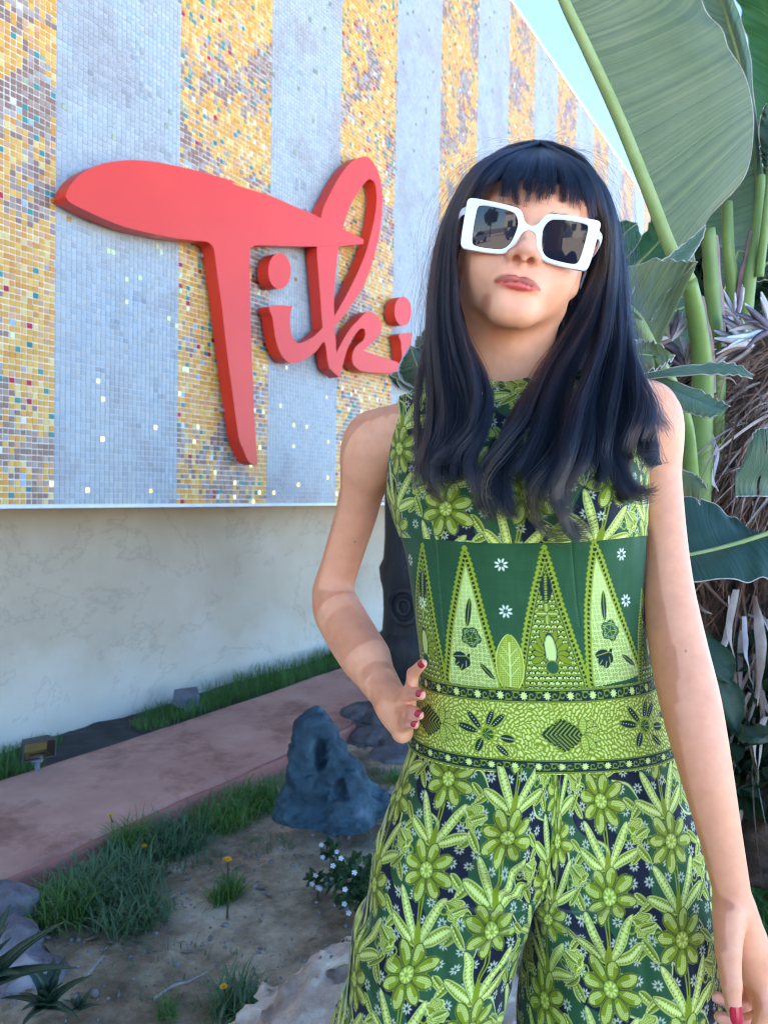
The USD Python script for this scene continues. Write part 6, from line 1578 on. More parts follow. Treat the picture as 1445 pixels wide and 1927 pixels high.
def split_fans(m):
    """Doubles the vertices at which two sheets only touch, so that every edge has two faces."""
    v, f = np.asarray(m.vertices), np.asarray(m.faces).copy()
    e = np.sort(f[:, [0, 1, 1, 2, 2, 0]].reshape(-1, 2), 1)
    u, inv, c = np.unique(e, axis=0, return_inverse=True, return_counts=True)
    bad = set(map(tuple, u[c > 2])); extra = []; n = len(v)
    for w in sorted({x for b in bad for x in b}):
        fs = np.where((f == w).any(1))[0]
        par = {int(x): int(x) for x in fs}
        def find(x):
            while par[x] != x: x = par[x]
            return x
        by = {}
        for k in fs:
            for o in f[k]:
                if o != w: by.setdefault(int(o), []).append(int(k))
        for o, ks in by.items():
            if len(ks) == 2: par[find(ks[0])] = find(ks[1])
        roots = sorted({find(int(k)) for k in fs})
        for r in roots[1:]:
            for k in fs:
                if find(int(k)) == r: f[k][f[k] == w] = n
            extra.append(v[w]); n += 1
    return TM(np.vstack([v, extra]) if extra else v, f)
def to_man(m):
    m = split_fans(m)
    if m.volume < 0: m.invert()
    return manifold3d.Manifold(manifold3d.Mesh(np.asarray(m.vertices, np.float32), np.asarray(m.faces, np.uint32)))
def smooth_mesh(m, n=4):
    m = split_fans(m)
    m = trimesh.Trimesh(m.vertices, m.faces, process=False)
    trimesh.smoothing.filter_taubin(m, lamb=0.5, nu=0.52, iterations=n)
    return m
def soften_face(m):
    """Evens out cheeks, jaw, forehead and neck, leaving nose, lips and ears crisp."""
    m = split_fans(m); a = trimesh.Trimesh(m.vertices, m.faces, process=False); b = a.copy()
    trimesh.smoothing.filter_laplacian(b, lamb=0.5, iterations=60, volume_constraint=False)
    q = to_head(np.asarray(a.vertices)); x = np.abs(q[:, 0])
    keep = np.exp(-((x / 30) ** 4 + ((q[:, 2] + 56) / 34) ** 4)) * (q[:, 1] > 50)
    keep = np.maximum(keep, (np.exp(-((x / 26) ** 4 + ((q[:, 2] + 20) / 40) ** 4))) * (q[:, 1] > 50))
    keep = np.maximum(keep, np.clip((x - 58) / 6, 0, 1) * (q[:, 1] < 25) * (q[:, 2] > -70))
    w = (1 - np.clip(keep, 0, 1))[:, None]
    return TM(np.asarray(a.vertices) * (1 - w) + np.asarray(b.vertices) * w, a.faces)
head_m = soften_face(head_m)
parts = [to_man(smooth_mesh(m, k)) for m, k in ((head_m, 3), (armR_m, 5), (armL_m, 5), (trunk_m, 4))]
body = parts[0] + parts[1] + parts[2] + parts[3]
if '__file__' not in globals(): pass
bm = body.to_mesh(); BV = np.array(bm.vert_properties[:, :3], float); BF = np.array(bm.tri_verts)

# skin tint: lips, a little flush, shade painted in mouth line and nostrils; nails are parts of their own
q = to_head(BV); q[:, 2] = np.interp(q[:, 2], (-300, -105, -67.5, -42, 10, 300), (-307, -112, -71.3, -50, 10, 300)); qx = np.abs(q[:, 0])
tint = np.broadcast_to(SKIN, (len(BV), 3)).copy()
nz = meshkit.fbm(BV * 45, 3, 71)[:, None]
tint = tint * (0.95 + 0.10 * nz)
def blend(mask, c):
    global tint
    m = np.clip(mask, 0, 1)[:, None]; tint = tint * (1 - m) + np.asarray(c) * m
nearface = (q[:, 1] > 30) & (np.abs(q[:, 2] + 40) < 90) & (qx < 80)
flush = np.exp(-((qx - 40) / 18) ** 2 - ((q[:, 2] + 30) / 20) ** 2) * (q[:, 1] > 30)
blend(0.30 * flush, srgb(214, 134, 116))
nosef = np.exp(-(qx / 16) ** 2 - ((q[:, 2] + 45) / 12) ** 2) * (q[:, 1] > 60); blend(0.35 * nosef, srgb(208, 132, 108))
lipc = -71.3 + 0.9 * np.cos(qx * 0.24) - 0.0016 * qx ** 2
top = -64.6 - 0.0085 * qx ** 2 + 0.9 * np.exp(-((qx - 5) / 3.5) ** 2) - 1.0 * np.exp(-(qx / 2.2) ** 2)
bot = -79.0 + 0.0110 * qx ** 2
wU = np.clip((top - q[:, 2]) / 0.9 + .5, 0, 1) * np.clip((q[:, 2] - lipc) / 0.6 + .5, 0, 1) * (qx < 25.5) * nearface * (q[:, 1] > 62)
wL = np.clip((q[:, 2] - bot) / 0.9 + .5, 0, 1) * np.clip((lipc - q[:, 2]) / 0.6 + .5, 0, 1) * (qx < 25) * nearface * (q[:, 1] > 62)
blend(wU * 0.92, LIP_UP); blend(wL * 0.92, LIP_DN)
blend(np.clip(1 - np.abs(q[:, 2] - lipc) / 0.9, 0, 1) * (qx < 24) * nearface * (q[:, 1] > 62) * 0.45, srgb(110, 42, 38))  # shade of the crease between the lips, put into the tint
nos = np.clip(1.2 - np.sqrt(((qx - 7.4) / 4.4) ** 2 + ((q[:, 1] - 88) / 7) ** 2 + ((q[:, 2] + 50.5) / 5.2) ** 2) * 1.0, 0, 0.8) * 1.0
blend(np.where(q[:, 2] > -51, nos, 0), srgb(70, 34, 28))  # shade inside the nostrils, painted into the tint
for c3, r in (((1213, 762), .0022), ((1290, 1225), .0014), ((667, 1020), .0012), ((1360, 1200), .0013)):
    pxb = to_px(BV); dd = np.hypot(pxb[:, 0] - c3[0], pxb[:, 1] - c3[1]) * pxb[:, 2] / FPX
    blend(np.clip((r - dd) / 0.001 + .5, 0, 0.7) * (pxb[:, 2] < 1.1), srgb(130, 80, 62))
# knuckle creases and redder finger joints
for H in (RH, LH):
    for nm in H:
        if nm.startswith('palm'): continue
        pts = PA(H[nm][0])
        for j in pts[1:-1]:
            blend(0.35 * np.exp(-(np.linalg.norm(BV - j, axis=1) / 0.009) ** 2), srgb(196, 122, 104))
        blend(0.35 * np.exp(-(np.linalg.norm(BV - pts[-1], axis=1) / 0.013) ** 2), srgb(214, 140, 126))
scalp = np.clip((q[:, 2] - (50 - np.clip(30 - q[:, 1], 0, 60) * 1.3)) / 6, 0, 1) * (q[:, 2] > -40) * (BV[:, 2] > 1.35)
blend(scalp, (0.012, 0.010, 0.010))
skin = mat('skin', None, 0.50, {
    'a': ('attribute', {'attribute': 'tint'}), 'tc': ('texture_coordinate', {}),
    'n': ('noise_texture', {'scale': 700, 'detail': 4, 'roughness': 0.6}), 'b': ('bump', {'strength': 0.10, 'distance': 0.0008}),
    'v': ('voronoi_texture', {'scale': 900}), 'n3': ('noise_texture', {'scale': 60, 'detail': 5, 'roughness': 0.6}), 'r3': ('rgb_ramp', {'ramp': [(0.3, (0.90, 0.86, 0.84)), (0.6, (1, 1, 1))]}), 'mx': ('mix', {'mix_type': 'multiply', 'fac': 0.8})},
    [('tc.object', 'n.vector'), ('tc.object', 'n3.vector'), ('n3.fac', 'r3.fac'), ('a.color', 'mx.color1'), ('r3.color', 'mx.color2'), ('mx.color', 'p.base_color'), ('n.fac', 'b.height'), ('b.normal', 'p.normal')],
    spec=0.38, subsurface_weight=0.22, subsurface_scale=0.004, subsurface_radius=(1.0, 0.36, 0.2), subsurface_method='random_walk')
obj('body', TM(BV, BF), skin, PP, smooth=True, tint=tint)

# painted nails: shaped shells on the finger ends
nail_mat = mat('nail_varnish', srgb(196, 24, 44), 0.18, spec=0.6, coat_weight=0.6, coat_roughness=0.08)
def nail(a, b, up_dir, r, ln, w, shift=0.004):
    """A nail on the finger bone a to b, on the side up_dir, near the tip b."""
    ax = b - a; ax /= np.linalg.norm(ax)
    u = up_dir - ax * (up_dir @ ax); u /= np.linalg.norm(u); s = np.cross(ax, u)
    n1, n2 = 10, 9
    V = []
    for i in range(n1):
        f = i / (n1 - 1)
        along = -ln * 0.5 + ln * f
        ww = w * (1 - 0.10 * f) * (1 - max(0, (f - 0.72) / 0.28) ** 2 * 0.55) * (0.80 + 0.20 * min(1, f / 0.2))
        for j in range(n2):
            g = (j / (n2 - 1) * 2 - 1); an = g * 0.95 * ww / w
            V.append(b + ax * (along + shift) + u * (r * math.cos(an) + 0.0004 - 0.0009 * max(0, f - 0.6)) + s * (r * math.sin(an)))
    V = np.array(V); inner = V - u * 0.0009
    f = grid_faces(n2, n1)
    m = trimesh.convex.convex_hull(np.vstack([V, inner]))
    return m
VIEW = lambda p: (CAM - p) / np.linalg.norm(CAM - p)
for nm, ud, ln, w, rr in (('index', (-.1, -1, .35), .0105, .0072, .0058), ('middle', (.0, -1, .5), .0115, .0080, .0063), ('ring', (.0, -1, .5), .0105, .0076, .0060), ('little', (-.1, -1, .5), .0095, .0066, .0054)):
    pts = PA(RH[nm][0]); obj('fingernail', nail(pts[-2], pts[-1], np.array(ud), rr, ln, w), nail_mat, PP, smooth=50)
pts = PA(LH['thumb'][0]); obj('fingernail', nail(pts[-2], pts[-1], np.array([0.05, -1, .15]), .0084, .0165, .0115), nail_mat, PP, smooth=50)

# eyebrows as short hairs, seen above the glasses
hair_mat = usdkit.material(stage, '/World/Looks/black_hair', {
    'h': ('principled_hair_bsdf', {'model': 'Chiang', 'parametrization': 'Direct coloring', 'color': (0.008, 0.0058, 0.0055), 'roughness': 0.22, 'radial_roughness': 0.5, 'random_roughness': 0.3, 'ior': 1.55, 'offset': 0.035, 'R': 0.32}),
}, surface='h.BSDF')
def curves(name, strands, widths, m, parent, **kw):
    path = numbered(parent, name)
    c = UsdGeom.BasisCurves.Define(stage, path)
    c.CreateTypeAttr('cubic'); c.CreateBasisAttr('catmullRom'); c.CreateWrapAttr('pinned')
    n = [len(s) for s in strands]
    c.CreateCurveVertexCountsAttr(Vt.IntArray.FromNumpy(np.array(n, np.int32)))
    c.CreatePointsAttr(Vt.Vec3fArray.FromNumpy(np.vstack(strands).astype(np.float32)))
    c.CreateWidthsAttr(Vt.FloatArray.FromNumpy(np.concatenate(widths).astype(np.float32))); c.SetWidthsInterpolation('vertex')
    UsdShade.MaterialBindingAPI.Apply(c.GetPrim()).Bind(m)
    tag(c, **kw)
    return c.GetPrim()
hrng = np.random.default_rng(5)
for sg in (-1, 1):
    S, Wd = [], []
    for i in range(170):
        f = hrng.random(); x = 14 + 40 * f; z = 10.5 + 6 * math.sin(f * 2.2) + hrng.normal(0, 1.3) * (1 - 0.6 * f)
        a = np.array([x * sg, 110.0, z]); dr = np.array([sg * (0.75 + .3 * f), 0, 0.55 - 0.9 * f]) * (7 + 3 * hrng.random())
        pts = []
        for t in (0, .35, .7, 1):
            o = a + dr * t
            lo_, hi_ = 30.0, 110.0
            yy = np.linspace(40, 100, 61); dd = sd_face(np.stack([np.full(61, o[0]), yy, np.full(61, o[2])], 1))
            o[1] = yy[np.argmax(dd > 0)] + 0.3 + 0.5 * t
            pts.append(from_head(o))
        S.append(np.array(pts)); Wd.append(np.array([.00022, .0002, .00015, .00004]))
    curves('eyebrow', S, Wd, hair_mat, PP)

# ------------------------------------------------------------------ sunglasses
glasses = thing('sunglasses', 'oversized square white framed sunglasses with dark lenses on the woman', 'sunglasses')
def rrect(cx, cz, w0, w1, h, r, n=10):
    """Rounded quad: top width w0, bottom width w1 (towards the nose narrower below)."""
    P4 = [(cx - w0[0], cz + h), (cx + w0[1], cz + h), (cx + w1[1], cz - h), (cx - w1[0], cz - h)]
    return Polygon(P4).buffer(-r).buffer(r, quad_segs=n)
GU = -13.0
def lens_front(x): return 91 - 0.00055 * x * x                       # the frame's gentle wrap
def place(poly, y0, y1, z_tilt=-0.25):
    out = []
    m = trimesh.creation.extrude_polygon(poly, 1.0, engine='earcut')
    m = m.subdivide_to_size(6.0) if hasattr(m, 'subdivide_to_size') else m
    v = np.asarray(m.vertices)
    yy = lens_front(v[:, 0]) + y0 + (y1 - y0) * v[:, 2] - z_tilt * v[:, 1]
    q = np.stack([v[:, 0], yy, v[:, 1] + GU], 1)
    return TM(from_head(q), m.faces)
shapes, holes = [], []
for sg in (-1, 1):
    # outline digitised from the left frame, in head millimetres: outer edge flares up and out
    out_ = np.array([(6.5, 8), (13, 19.5), (22, 22.5), (44, 24.0), (65, 24.6), (70, 23.3), (71.5, 19), (71, 2), (69.8, -18), (67.5, -24), (61, -26.0), (38, -26), (22, -24.2), (14, -19), (9.5, -8), (7.0, 0)]) * [sg, 1]
    hol = np.array([(13.8, 7), (18.5, 15.5), (28, 18.2), (44, 19.2), (55, 18.9), (59, 16.5), (59.6, 6), (58.8, -10), (57, -18.8), (52, -21.6), (38, -21.8), (25, -20.2), (18, -14.5), (14.6, -4)]) * [sg, 1]
    shapes.append(Polygon(smooth_closed(out_, (), 6)).buffer(0)); holes.append(Polygon(smooth_closed(hol, (), 6)).buffer(0))
bridge = Polygon(smooth_closed(np.array([(-9, 11.5), (-4, 8.2), (0, 7.2), (4, 8.2), (9, 11.5), (10, 6), (8.5, -3), (5.5, 0.5), (0, 2.6), (-5.5, 0.5), (-8.5, -3), (-10, 6)]), (), 5)).buffer(0)
frame2d = unary_union(shapes + [bridge]).difference(unary_union(holes))
white_pl = mat('white_acetate', (0.78, 0.77, 0.75), 0.16, spec=0.55, coat_weight=0.4, coat_roughness=0.05)
lens_mat = mat('dark_lens', (0.012, 0.010, 0.014), 0.03, spec=0.32, coat_weight=0.18, coat_roughness=0.02, coat_ior=1.5)
FO = -1.0
def bevel_frame():
    a = place(frame2d.buffer(-0.0), FO - 3.6, FO - 0.6)
    b = place(frame2d.buffer(-0.55), FO - 0.8, FO)
    return [a, b]
obj('frame', bevel_frame(), white_pl, glasses, smooth=30)
for hpoly in holes:
    m = trimesh.creation.extrude_polygon(hpoly.buffer(0.8), 1.0, engine='earcut').subdivide_to_size(4.0)
    v = np.asarray(m.vertices); cx = hpoly.centroid.x
    yy = lens_front(v[:, 0]) + FO - 2.6 + 1.2 * v[:, 2] + 0.25 * v[:, 1] - 0.0008 * ((v[:, 0] - cx) ** 2 + v[:, 1] ** 2)
    obj('lens', TM(from_head(np.stack([v[:, 0], yy, v[:, 1] + GU], 1)), m.faces), lens_mat, glasses, smooth=40)
for sg in (-1, 1):
    pts = from_head(np.array([(71 * sg, lens_front(71) - 3, 14 + GU), (76.5 * sg, 74, 13.5 + GU), (78 * sg, 40, 12 + GU * .7), (77 * sg, 0, 6), (78 * sg, -18, -2), (77 * sg, -30, -16)]))
    c = catmull(pts, 24)
    t_ = tube(c, 1.0, 10)
    v = np.asarray(t_.vertices); cc = np.repeat(c, 10, 0); cc = np.vstack([cc, c[0], c[-1]]); off = v - cc
    offh = off @ HM; offh[:, 0] *= 0.0018; offh[:, 1] *= 0.003; offh[:, 2] *= 0.0046
    obj('temple_arm', TM(cc + offh @ HM.T, t_.faces), white_pl, glasses, smooth=60)
    obj('hinge', xf(rbox(.003, .006, .006, .0008), HM, from_head((71.0 * sg, 83, 14 + GU))), bolt_mat, glasses)
# ------------------------------------------------------------------ hair: sheets of guides, strands drawn between neighbouring guides and gathered into locks
HAIR = str(tag(UsdGeom.Xform.Define(stage, PP + '/hair').GetPrim(), 'long wavy black hair with a fringe').GetPath())
def resample(g, n=30):
    return catmull(PA(np.array(g, float)), n)
def hair_sheet(name, guides, count, thick, clump=0.55, n=30, width=.00020, seed=1, spread_tip=0.004, curl=0.004, sag=None, ngroup=40, cut=0.10):
    """guides: list of pixel+depth polylines from inner to outer; strands fill the sheet with thickness thick along the depth."""
    r = np.random.default_rng(seed)
    G_ = np.stack([resample(g, n) for g in guides])                    # (m, n, 3)
    m = len(guides)
    t = np.linspace(0, 1, n)
    S, Wd = [], []
    gc = np.sort(r.random(ngroup)) * (m - 1); gd = r.normal(0, 0.8, ngroup); gph = r.random(ngroup) * 6.28; gam = r.uniform(0.3, 1.7, ngroup); gfr = r.uniform(6.5, 12, ngroup); glen = r.uniform(1 - cut, 1.0, ngroup)
    def at(u):
        u = np.clip(u, 0, m - 1 - 1e-6); k = int(u); f = u - k
        f = f * f * (3 - 2 * f) * 0.3 + f * 0.7
        return G_[k] * (1 - f) + G_[k + 1] * f
    for i in range(count):
        u = r.random() * (m - 1)
        g = int(np.argmin(np.abs(gc - u) + 0.25 * r.random(ngroup)))
        w = clump * np.clip((t - .15) / .7, 0, 1) ** 0.9
        lay = r.normal(0, 0.5)
        base = at(u); lock = at(gc[g])
        p = base * (1 - w[:, None]) + lock * w[:, None]
        depth = (lay * (1 - 0.6 * w) + gd[g] * w) * thick * np.minimum(1, 0.25 + 2 * t)
        tn = np.gradient(p, axis=0); tn /= np.linalg.norm(tn, axis=1, keepdims=True) + 1e-9
        side = np.cross(tn, _F); side /= np.linalg.norm(side, axis=1, keepdims=True) + 1e-9
        p = p + _F[None] * depth[:, None]
        ph = gph[g] + r.normal(0, 0.35)
        wave = curl * gam[g] * np.clip((t - .25) / .75, 0, 1) ** 1.2
        p = p + side * (np.sin(t * gfr[g] + ph) * wave + r.normal(0, 1) * spread_tip * t ** 2 * 0.8 + r.normal(0, .0012))[:, None] + _F[None] * (np.cos(t * gfr[g] + ph) * wave * 0.9)[:, None]
        p = p + (meshkit.noise(np.stack([t * 6, np.full(n, i * 1.37), np.full(n, seed * 3.3)], 1), 3)[:, None] - 0.5) * np.array([.0035, .0035, 0.001]) * t[:, None]
        L = glen[g] * r.uniform(0.93, 1.0)
        k = max(6, int(n * L))
        S.append(p[:k]); ww = width * r.uniform(0.75, 1.25) * np.ones(k); ww[-3:] *= np.array([.9, .75, .45]); ww[0] *= .8
        Wd.append(ww)
    return curves(name, S, Wd, hair_mat, HAIR)

LEFT = [
    [(1016, 271, .925), (935, 305, .880), (893, 350, .862), (868, 405, .872), (856, 470, .880), (858, 540, .876), (864, 600, .870), (882, 650, .866), (902, 700, .860), (912, 750, .852), (902, 810, .836), (884, 860, .826), (900, 905, .820), (932, 932, .820)],
    [(1016, 271, .930), (918, 307, .895), (870, 370, .886), (845, 440, .892), (835, 520, .892), (836, 600, .886), (848, 670, .876), (866, 730, .862), (872, 790, .844), (852, 850, .830), (858, 900, .822), (895, 937, .820)],
    [(1016, 271, .935), (906, 312, .910), (852, 390, .905), (826, 470, .910), (817, 560, .910), (818, 640, .905), (830, 710, .890), (845, 770, .868), (840, 830, .846), (822, 880, .832), (843, 922, .825), (880, 940, .823)],
    [(1016, 271, .945), (900, 314, .930), (843, 400, .930), (818, 480, .935), (807, 570, .935), (801, 650, .930), (797, 710, .915), (800, 770, .890), (807, 830, .862), (804, 875, .845), (816, 915, .834), (850, 933, .828)]]
RIGHTG = [
    [(1014, 271, .925), (1092, 322, .885), (1120, 385, .890), (1124, 450, .915), (1110, 520, .935), (1082, 580, .940), (1046, 640, .922), (1014, 690, .895), (996, 745, .868), (985, 800, .846), (957, 860, .830), (937, 915, .822), (965, 960, .818), (1010, 980, .818)],
    [(1014, 271, .930), (1103, 328, .900), (1134, 400, .902), (1138, 470, .918), (1126, 550, .932), (1104, 630, .925), (1074, 700, .900), (1050, 760, .868), (1040, 820, .844), (1030, 880, .828), (1026, 930, .820), (1062, 972, .816), (1105, 987, .816)],
    [(1014, 271, .935), (1110, 332, .915), (1145, 410, .915), (1151, 490, .926), (1146, 570, .932), (1140, 650, .925), (1127, 720, .900), (1117, 780, .870), (1121, 840, .848), (1130, 890, .832), (1112, 940, .824), (1125, 980, .819), (1160, 994, .819)],
    [(1014, 271, .940), (1114, 334, .930), (1150, 415, .930), (1160, 500, .936), (1163, 580, .936), (1167, 650, .930), (1174, 710, .912), (1188, 760, .885), (1196, 820, .862), (1188, 880, .846), (1182, 922, .835), (1206, 938, .829), (1246, 908, .829)],
    [(1014, 271, .948), (1117, 337, .945), (1154, 420, .945), (1166, 500, .950), (1170, 580, .950), (1177, 650, .940), (1189, 705, .920), (1212, 748, .895), (1226, 788, .874), (1220, 835, .862), (1205, 860, .856)]]
FRINGE = [
    [(998, 274, .926), (950, 296, .880), (915, 325, .856), (897, 352, .848), (888, 405, .846)],
    [(1004, 273, .924), (965, 296, .872), (940, 326, .848), (928, 348, .840), (920, 393, .836)],
    [(1009, 273, .922), (988, 297, .868), (972, 328, .843), (964, 350, .834), (962, 391, .831)],
    [(1014, 273, .921), (1008, 298, .866), (1000, 330, .841), (993, 356, .832), (990, 401, .829)],
    [(1018, 273, .921), (1028, 298, .866), (1030, 332, .841), (1026, 360, .833), (1020, 406, .830)],
    [(1022, 273, .922), (1045, 300, .870), (1058, 334, .846), (1060, 364, .838), (1058, 413, .835)],
    [(1026, 274, .924), (1066, 304, .878), (1086, 340, .856), (1094, 372, .850), (1098, 423, .848)],
    [(1030, 275, .926), (1084, 310, .886), (1108, 350, .870), (1117, 385, .866), (1121, 439, .866)]]
CROWN = [[(x0, 268 + abs(x0 - 1012) * .10, .95), (x1, y1, .955), (x2, y2, .965), (x2 + dx, y2 + 110, .975), (x2 + dx * 1.6, y2 + 260, .985), (x2 + dx * 1.5, y2 + 400, .985)] for x0, x1, y1, x2, y2, dx in
    ((1000, 935, 290, 868, 350, -32), (1006, 960, 280, 905, 335, -20), (1012, 1000, 274, 975, 320, -4), (1018, 1040, 276, 1050, 322, 6), (1024, 1075, 290, 1100, 345, 24), (1030, 1100, 305, 1135, 370, 34))]
BACK = [[(x0, 300 + abs(x0 - 1005) * 1.0, 1.00), (x0 - 4, 460, 1.035), (x1, 560, 1.04), (x1 + 4, 680, 1.03), (x1 + 8, 780, 1.02), (x1 + 6, 860, 1.02)] for x0, x1 in ((880, 830), (930, 880), (990, 950), (1040, 1020), (1090, 1085), (1130, 1150))]
hair_sheet('lock', LEFT, 4200, 0.020, 0.88, 44, .00032, 11, 0.005, 0.017, ngroup=26, cut=0.22)
hair_sheet('lock', RIGHTG, 6200, 0.022, 0.88, 44, .00032, 12, 0.005, 0.021, ngroup=34, cut=0.22)
hair_sheet('fringe', FRINGE, 1700, 0.004, 0.62, 18, .00022, 13, 0.0030, 0.0016, ngroup=38, cut=0.20)
hair_sheet('crown', CROWN, 3600, 0.012, 0.35, 22, .00027, 14, 0.002, 0.001, ngroup=30)
hair_sheet('back_hair', BACK, 3600, 0.022, 0.3, 20, .00024, 15, 0.004, 0.003, ngroup=24)
hair_sheet('lock', [[(1160, 560, .935), (1168, 640, .925), (1196, 715, .90), (1222, 755, .885), (1230, 790, .875), (1216, 818, .868), (1206, 806, .866)], [(1146, 560, .935), (1152, 650, .92), (1180, 730, .895), (1206, 775, .88), (1214, 812, .868), (1200, 842, .862), (1186, 835, .86)]], 320, .008, .7, 22, .00022, 18, .005, .003, ngroup=8, cut=.25)
hair_sheet('lock', [[(1140, 700, .905), (1150, 800, .868), (1172, 870, .848), (1200, 915, .838), (1232, 915, .832), (1256, 896, .830)], [(1120, 700, .905), (1130, 810, .863), (1150, 890, .842), (1180, 935, .832), (1215, 936, .828), (1246, 912, .828)]], 520, .010, .7, 22, .00024, 19, .006, .004, ngroup=10, cut=.3)
hair_sheet('lock', [[(1000, 720, .885), (950, 800, .848), (930, 880, .828), (926, 930, .820), (942, 960, .816), (964, 985, .815)], [(1020, 720, .885), (985, 810, .845), (962, 890, .826), (968, 945, .818), (990, 975, .815), (1018, 990, .815)]], 420, .010, .75, 22, .00024, 20, .006, .006, ngroup=8, cut=.3)
# single stray hairs round the outline
r = np.random.default_rng(16); S, Wd = [], []
allg = [resample(g, 30) for g in (LEFT[3], LEFT[2], RIGHTG[3], RIGHTG[4], CROWN[0], CROWN[2], CROWN[3], CROWN[5])]
for i in range(620):
    g = allg[r.integers(len(allg))]; a = r.integers(0, 20); ln = r.integers(8, 14)
    p = g[a:a + ln].copy(); n = len(p); t = np.linspace(0, 1, n)
    outd = np.where(p[:1, 0] < HO[0], -1.0, 1.0)[0]
    amp = abs(r.normal(0, 0.013)) + 0.003
    k = r.uniform(0.5, 1.4)
    p[:, 0] += outd * amp * np.sin(t * PI * k) ; p[:, 2] += amp * 0.8 * np.sin(t * PI * k * r.uniform(.6, 1.2)) * (1 if a < 4 else r.uniform(-.6, .6)); p[:, 1] += r.normal(0, .012)
    S.append(p); Wd.append(np.full(n, .00012)); Wd[-1][-2:] *= .5
curves('stray_hairs', S, Wd, hair_mat, HAIR)
# ------------------------------------------------------------------ what the dark lenses mirror: the person taking the picture, and the far side of the lot
def f_photog(p):
    q = p - [.17, 0, 0]
    d = sd_ell(q, (0.0, -.42, 1.50), (.078, .095, .115))
    d = smin(d, sd_cone(q, (0, -.44, 1.42), (0, -.45, 1.30), .052, .07), .04)
    d = smin(d, sd_ell(q, (0, -.46, 1.13), (.19, .11, .26)), .06)
    d = smin(d, sd_ell(q, (0, -.46, .82), (.18, .12, .16)), .06)
    for s in (-1, 1):
        d = smin(d, sd_cone(q, (s * .19, -.45, 1.30), (s * .27, -.36, 1.07), .052, .042), .03)
        d = smin(d, sd_cone(q, (s * .27, -.36, 1.07), (s * .07 - .15, -.13, 1.17), .042, .030), .02)
        d = smin(d, sd_cone(q, (s * .10, -.46, .80), (s * .12, -.45, .45), .095, .065), .05)
        d = smin(d, sd_cone(q, (s * .12, -.45, .45), (s * .12, -.47, .06), .06, .045), .03)
        d = smin(d, sd_cone(q, (s * .12, -.48, .03), (s * .13, -.32, .02), .045, .035), .02)
    return d
photog = thing('person', 'person in dark clothes holding a phone, seen mirrored in the sunglasses', 'person')
pm = surface_net(f_photog, (-.3, -.7, -.05), (.58, -.05, 1.75), .012)
ptint = np.where((pm.vertices[:, 2:3] > 1.36) | (np.abs(pm.vertices[:, 0:1] - .02) < .12) & (pm.vertices[:, 1:2] > -.24) & (pm.vertices[:, 2:3] > 1.1), SKIN * .8, np.where(pm.vertices[:, 2:3] > .9, srgb(60, 62, 74), srgb(40, 44, 60)))
obj('body', pm, skin, str(photog.GetPath()), smooth=True, tint=ptint)
hm = surface_net(lambda p: smin(sd_ell(p, (.17, -.445, 1.53), (.09, .10, .11)), sd_ell(p, (.17, -.49, 1.38), (.09, .05, .16)), .04), (.0, -.6, 1.15), (.34, -.3, 1.7), .012)
hm = TM(hm.vertices, hm.faces)
obj('hair', hm, mat('dark_hair', (0.02, 0.015, 0.012), 0.5), str(photog.GetPath()), smooth=True)
obj('phone', xf(rbox(.075, .008, .15, .003), None, (0, -.085, 1.19)), mat('phone_black', (0.01, 0.01, 0.012), 0.2), str(photog.GetPath()))
line_m = mat('lot_paint', (0.62, 0.62, 0.60), 0.7)
for k in range(9):
    x = -18 + 4.2 * k
    obj('lot_line', xf(trimesh.creation.box((.11, 5.2, .002)), rotz(.5), (x, -14 - .15 * k, -.013)), line_m, kind='structure')
bw = noisy('far_plaster', (0.42, 0.38, 0.33), (0.56, 0.51, 0.45), 1, 0.85); rw = noisy('far_roof', (0.16, 0.10, 0.08), (0.24, 0.16, 0.12), 2, 0.9); gw = mat('far_glass', (0.03, 0.04, 0.05), 0.1)
for k, (x, w, h, lab) in enumerate(((-26, 15, 5.0, 'low tan building across the lot, left of the trees'), (4, 18, 4.2, 'low tan building straight across the lot'), (30, 14, 6.0, 'taller tan building across the lot at the far side'))):
    b = thing('far_building', lab, 'building')
    obj('wall', trimesh.convex.convex_hull(np.array([(x + i * w / 2, -46 - 8 * j, -.1 + k2 * h) for i in (-1, 1) for j in (0, 1) for k2 in (0, 1)])), bw, b)
    obj('roof', xf(trimesh.creation.box((w + .8, 9, .35)), None, (x, -50, h + .1)), rw, b)
    for j in range(int(w / 3)):
        obj('window', xf(trimesh.creation.box((1.5, .12, 1.3)), None, (x - w / 2 + 1.6 + 3 * j, -45.97, 1.9)), gw, b)
car_cols = [srgb(150, 24, 26), srgb(200, 202, 204), srgb(36, 44, 60), srgb(120, 124, 128), srgb(225, 225, 220)]
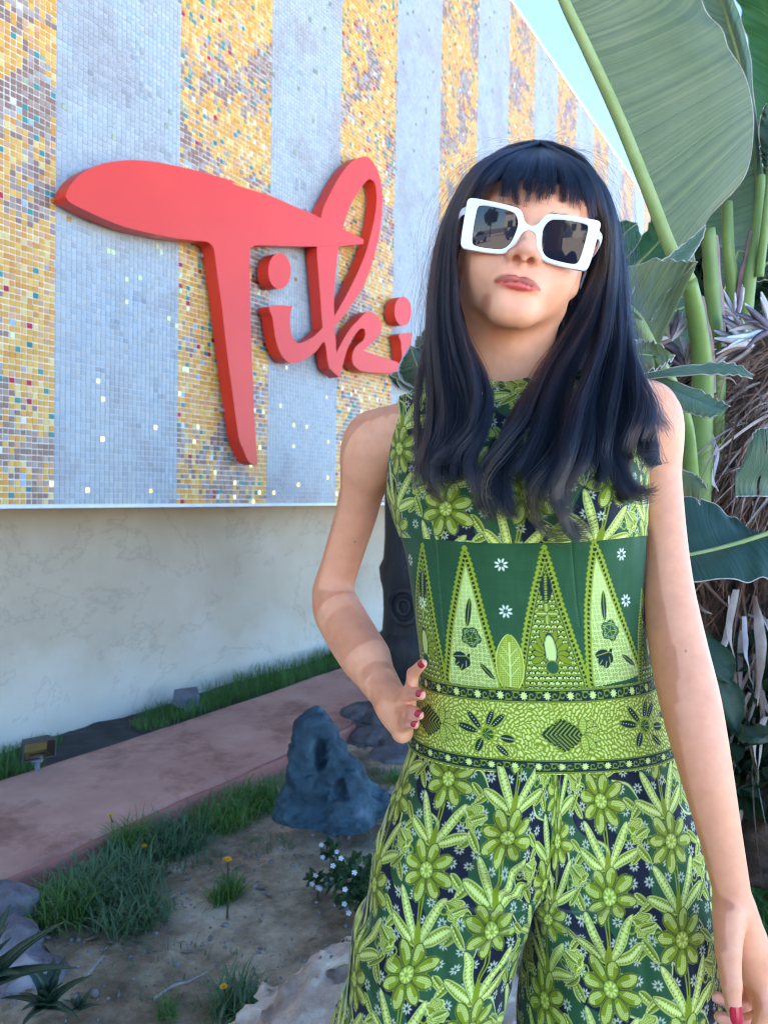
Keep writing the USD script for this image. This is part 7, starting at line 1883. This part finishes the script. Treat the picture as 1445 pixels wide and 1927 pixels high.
for k in range(5):
    cx = -15 + 7.2 * k; t = thing('parked_car', ['dark red', 'silver', 'navy blue', 'grey', 'white'][k] + ' parked car across the lot behind the camera', 'car', 'cars across the lot')
    prof2 = Polygon([(-2.15, .28), (-2.2, .62), (-2.05, .86), (-1.35, .95), (-.75, 1.42), (.65, 1.45), (1.35, .98), (2.0, .88), (2.15, .65), (2.15, .28)])
    bm_ = trimesh.creation.extrude_polygon(prof2.buffer(-.05).buffer(.05), 1.7, engine='earcut'); v = bm_.vertices; R_ = rotz(.5 + PI / 2)
    obj('car_body', TM(np.stack([v[:, 0], v[:, 2] - .85, v[:, 1]], 1) @ R_.T + [cx, -26, -.02], bm_.faces[:, ::-1]), mat('car_paint' + 'abcde'[k], car_cols[k], .25, coat_weight=.6), t)
    gl = trimesh.creation.extrude_polygon(Polygon([(-1.2, .98), (-.7, 1.36), (.6, 1.39), (1.2, 1.0)]), 1.72, engine='earcut'); v = gl.vertices
    obj('window', TM(np.stack([v[:, 0], v[:, 2] - .86, v[:, 1]], 1) @ R_.T + [cx, -26, -.02], gl.faces[:, ::-1]), gw, t)
    for wx in (-1.35, 1.35):
        for wy in (-.8, .8):
            obj('wheel', xf(trimesh.creation.cylinder(.33, .2, sections=18), R_ @ frame_from((0, 1, 0)), (R_ @ np.array([wx, wy, .31])) + [cx, -26, -.02]), mat('tyre' + str(k) + str(int(wx > 0)) + str(int(wy > 0)), (.02, .02, .02), .8) if False else black_metal, t)
for k in range(9):
    x = -34 + 8.5 * k; hgt = 3.2 + 2.2 * ((k * 37) % 5) / 4
    t = thing('far_tree', 'tree number in the row across the lot' if False else ['round', 'tall', 'low', 'broad', 'narrow', 'bushy', 'slim', 'wide', 'short'][k] + ' dark green tree in the row across the lot', 'tree')
    obj('trunk', tube([(x, -41, -.1), (x + .1, -41, hgt * .6)], [.18, .10], 8), dark_wood, t)
    obj('crown', leaflets(np.array([x, -41, hgt]), (1.9, 1.6, 1.5 + .3 * (k % 3)), 420, .8, seed=200 + k), under_m, t, kind='stuff')
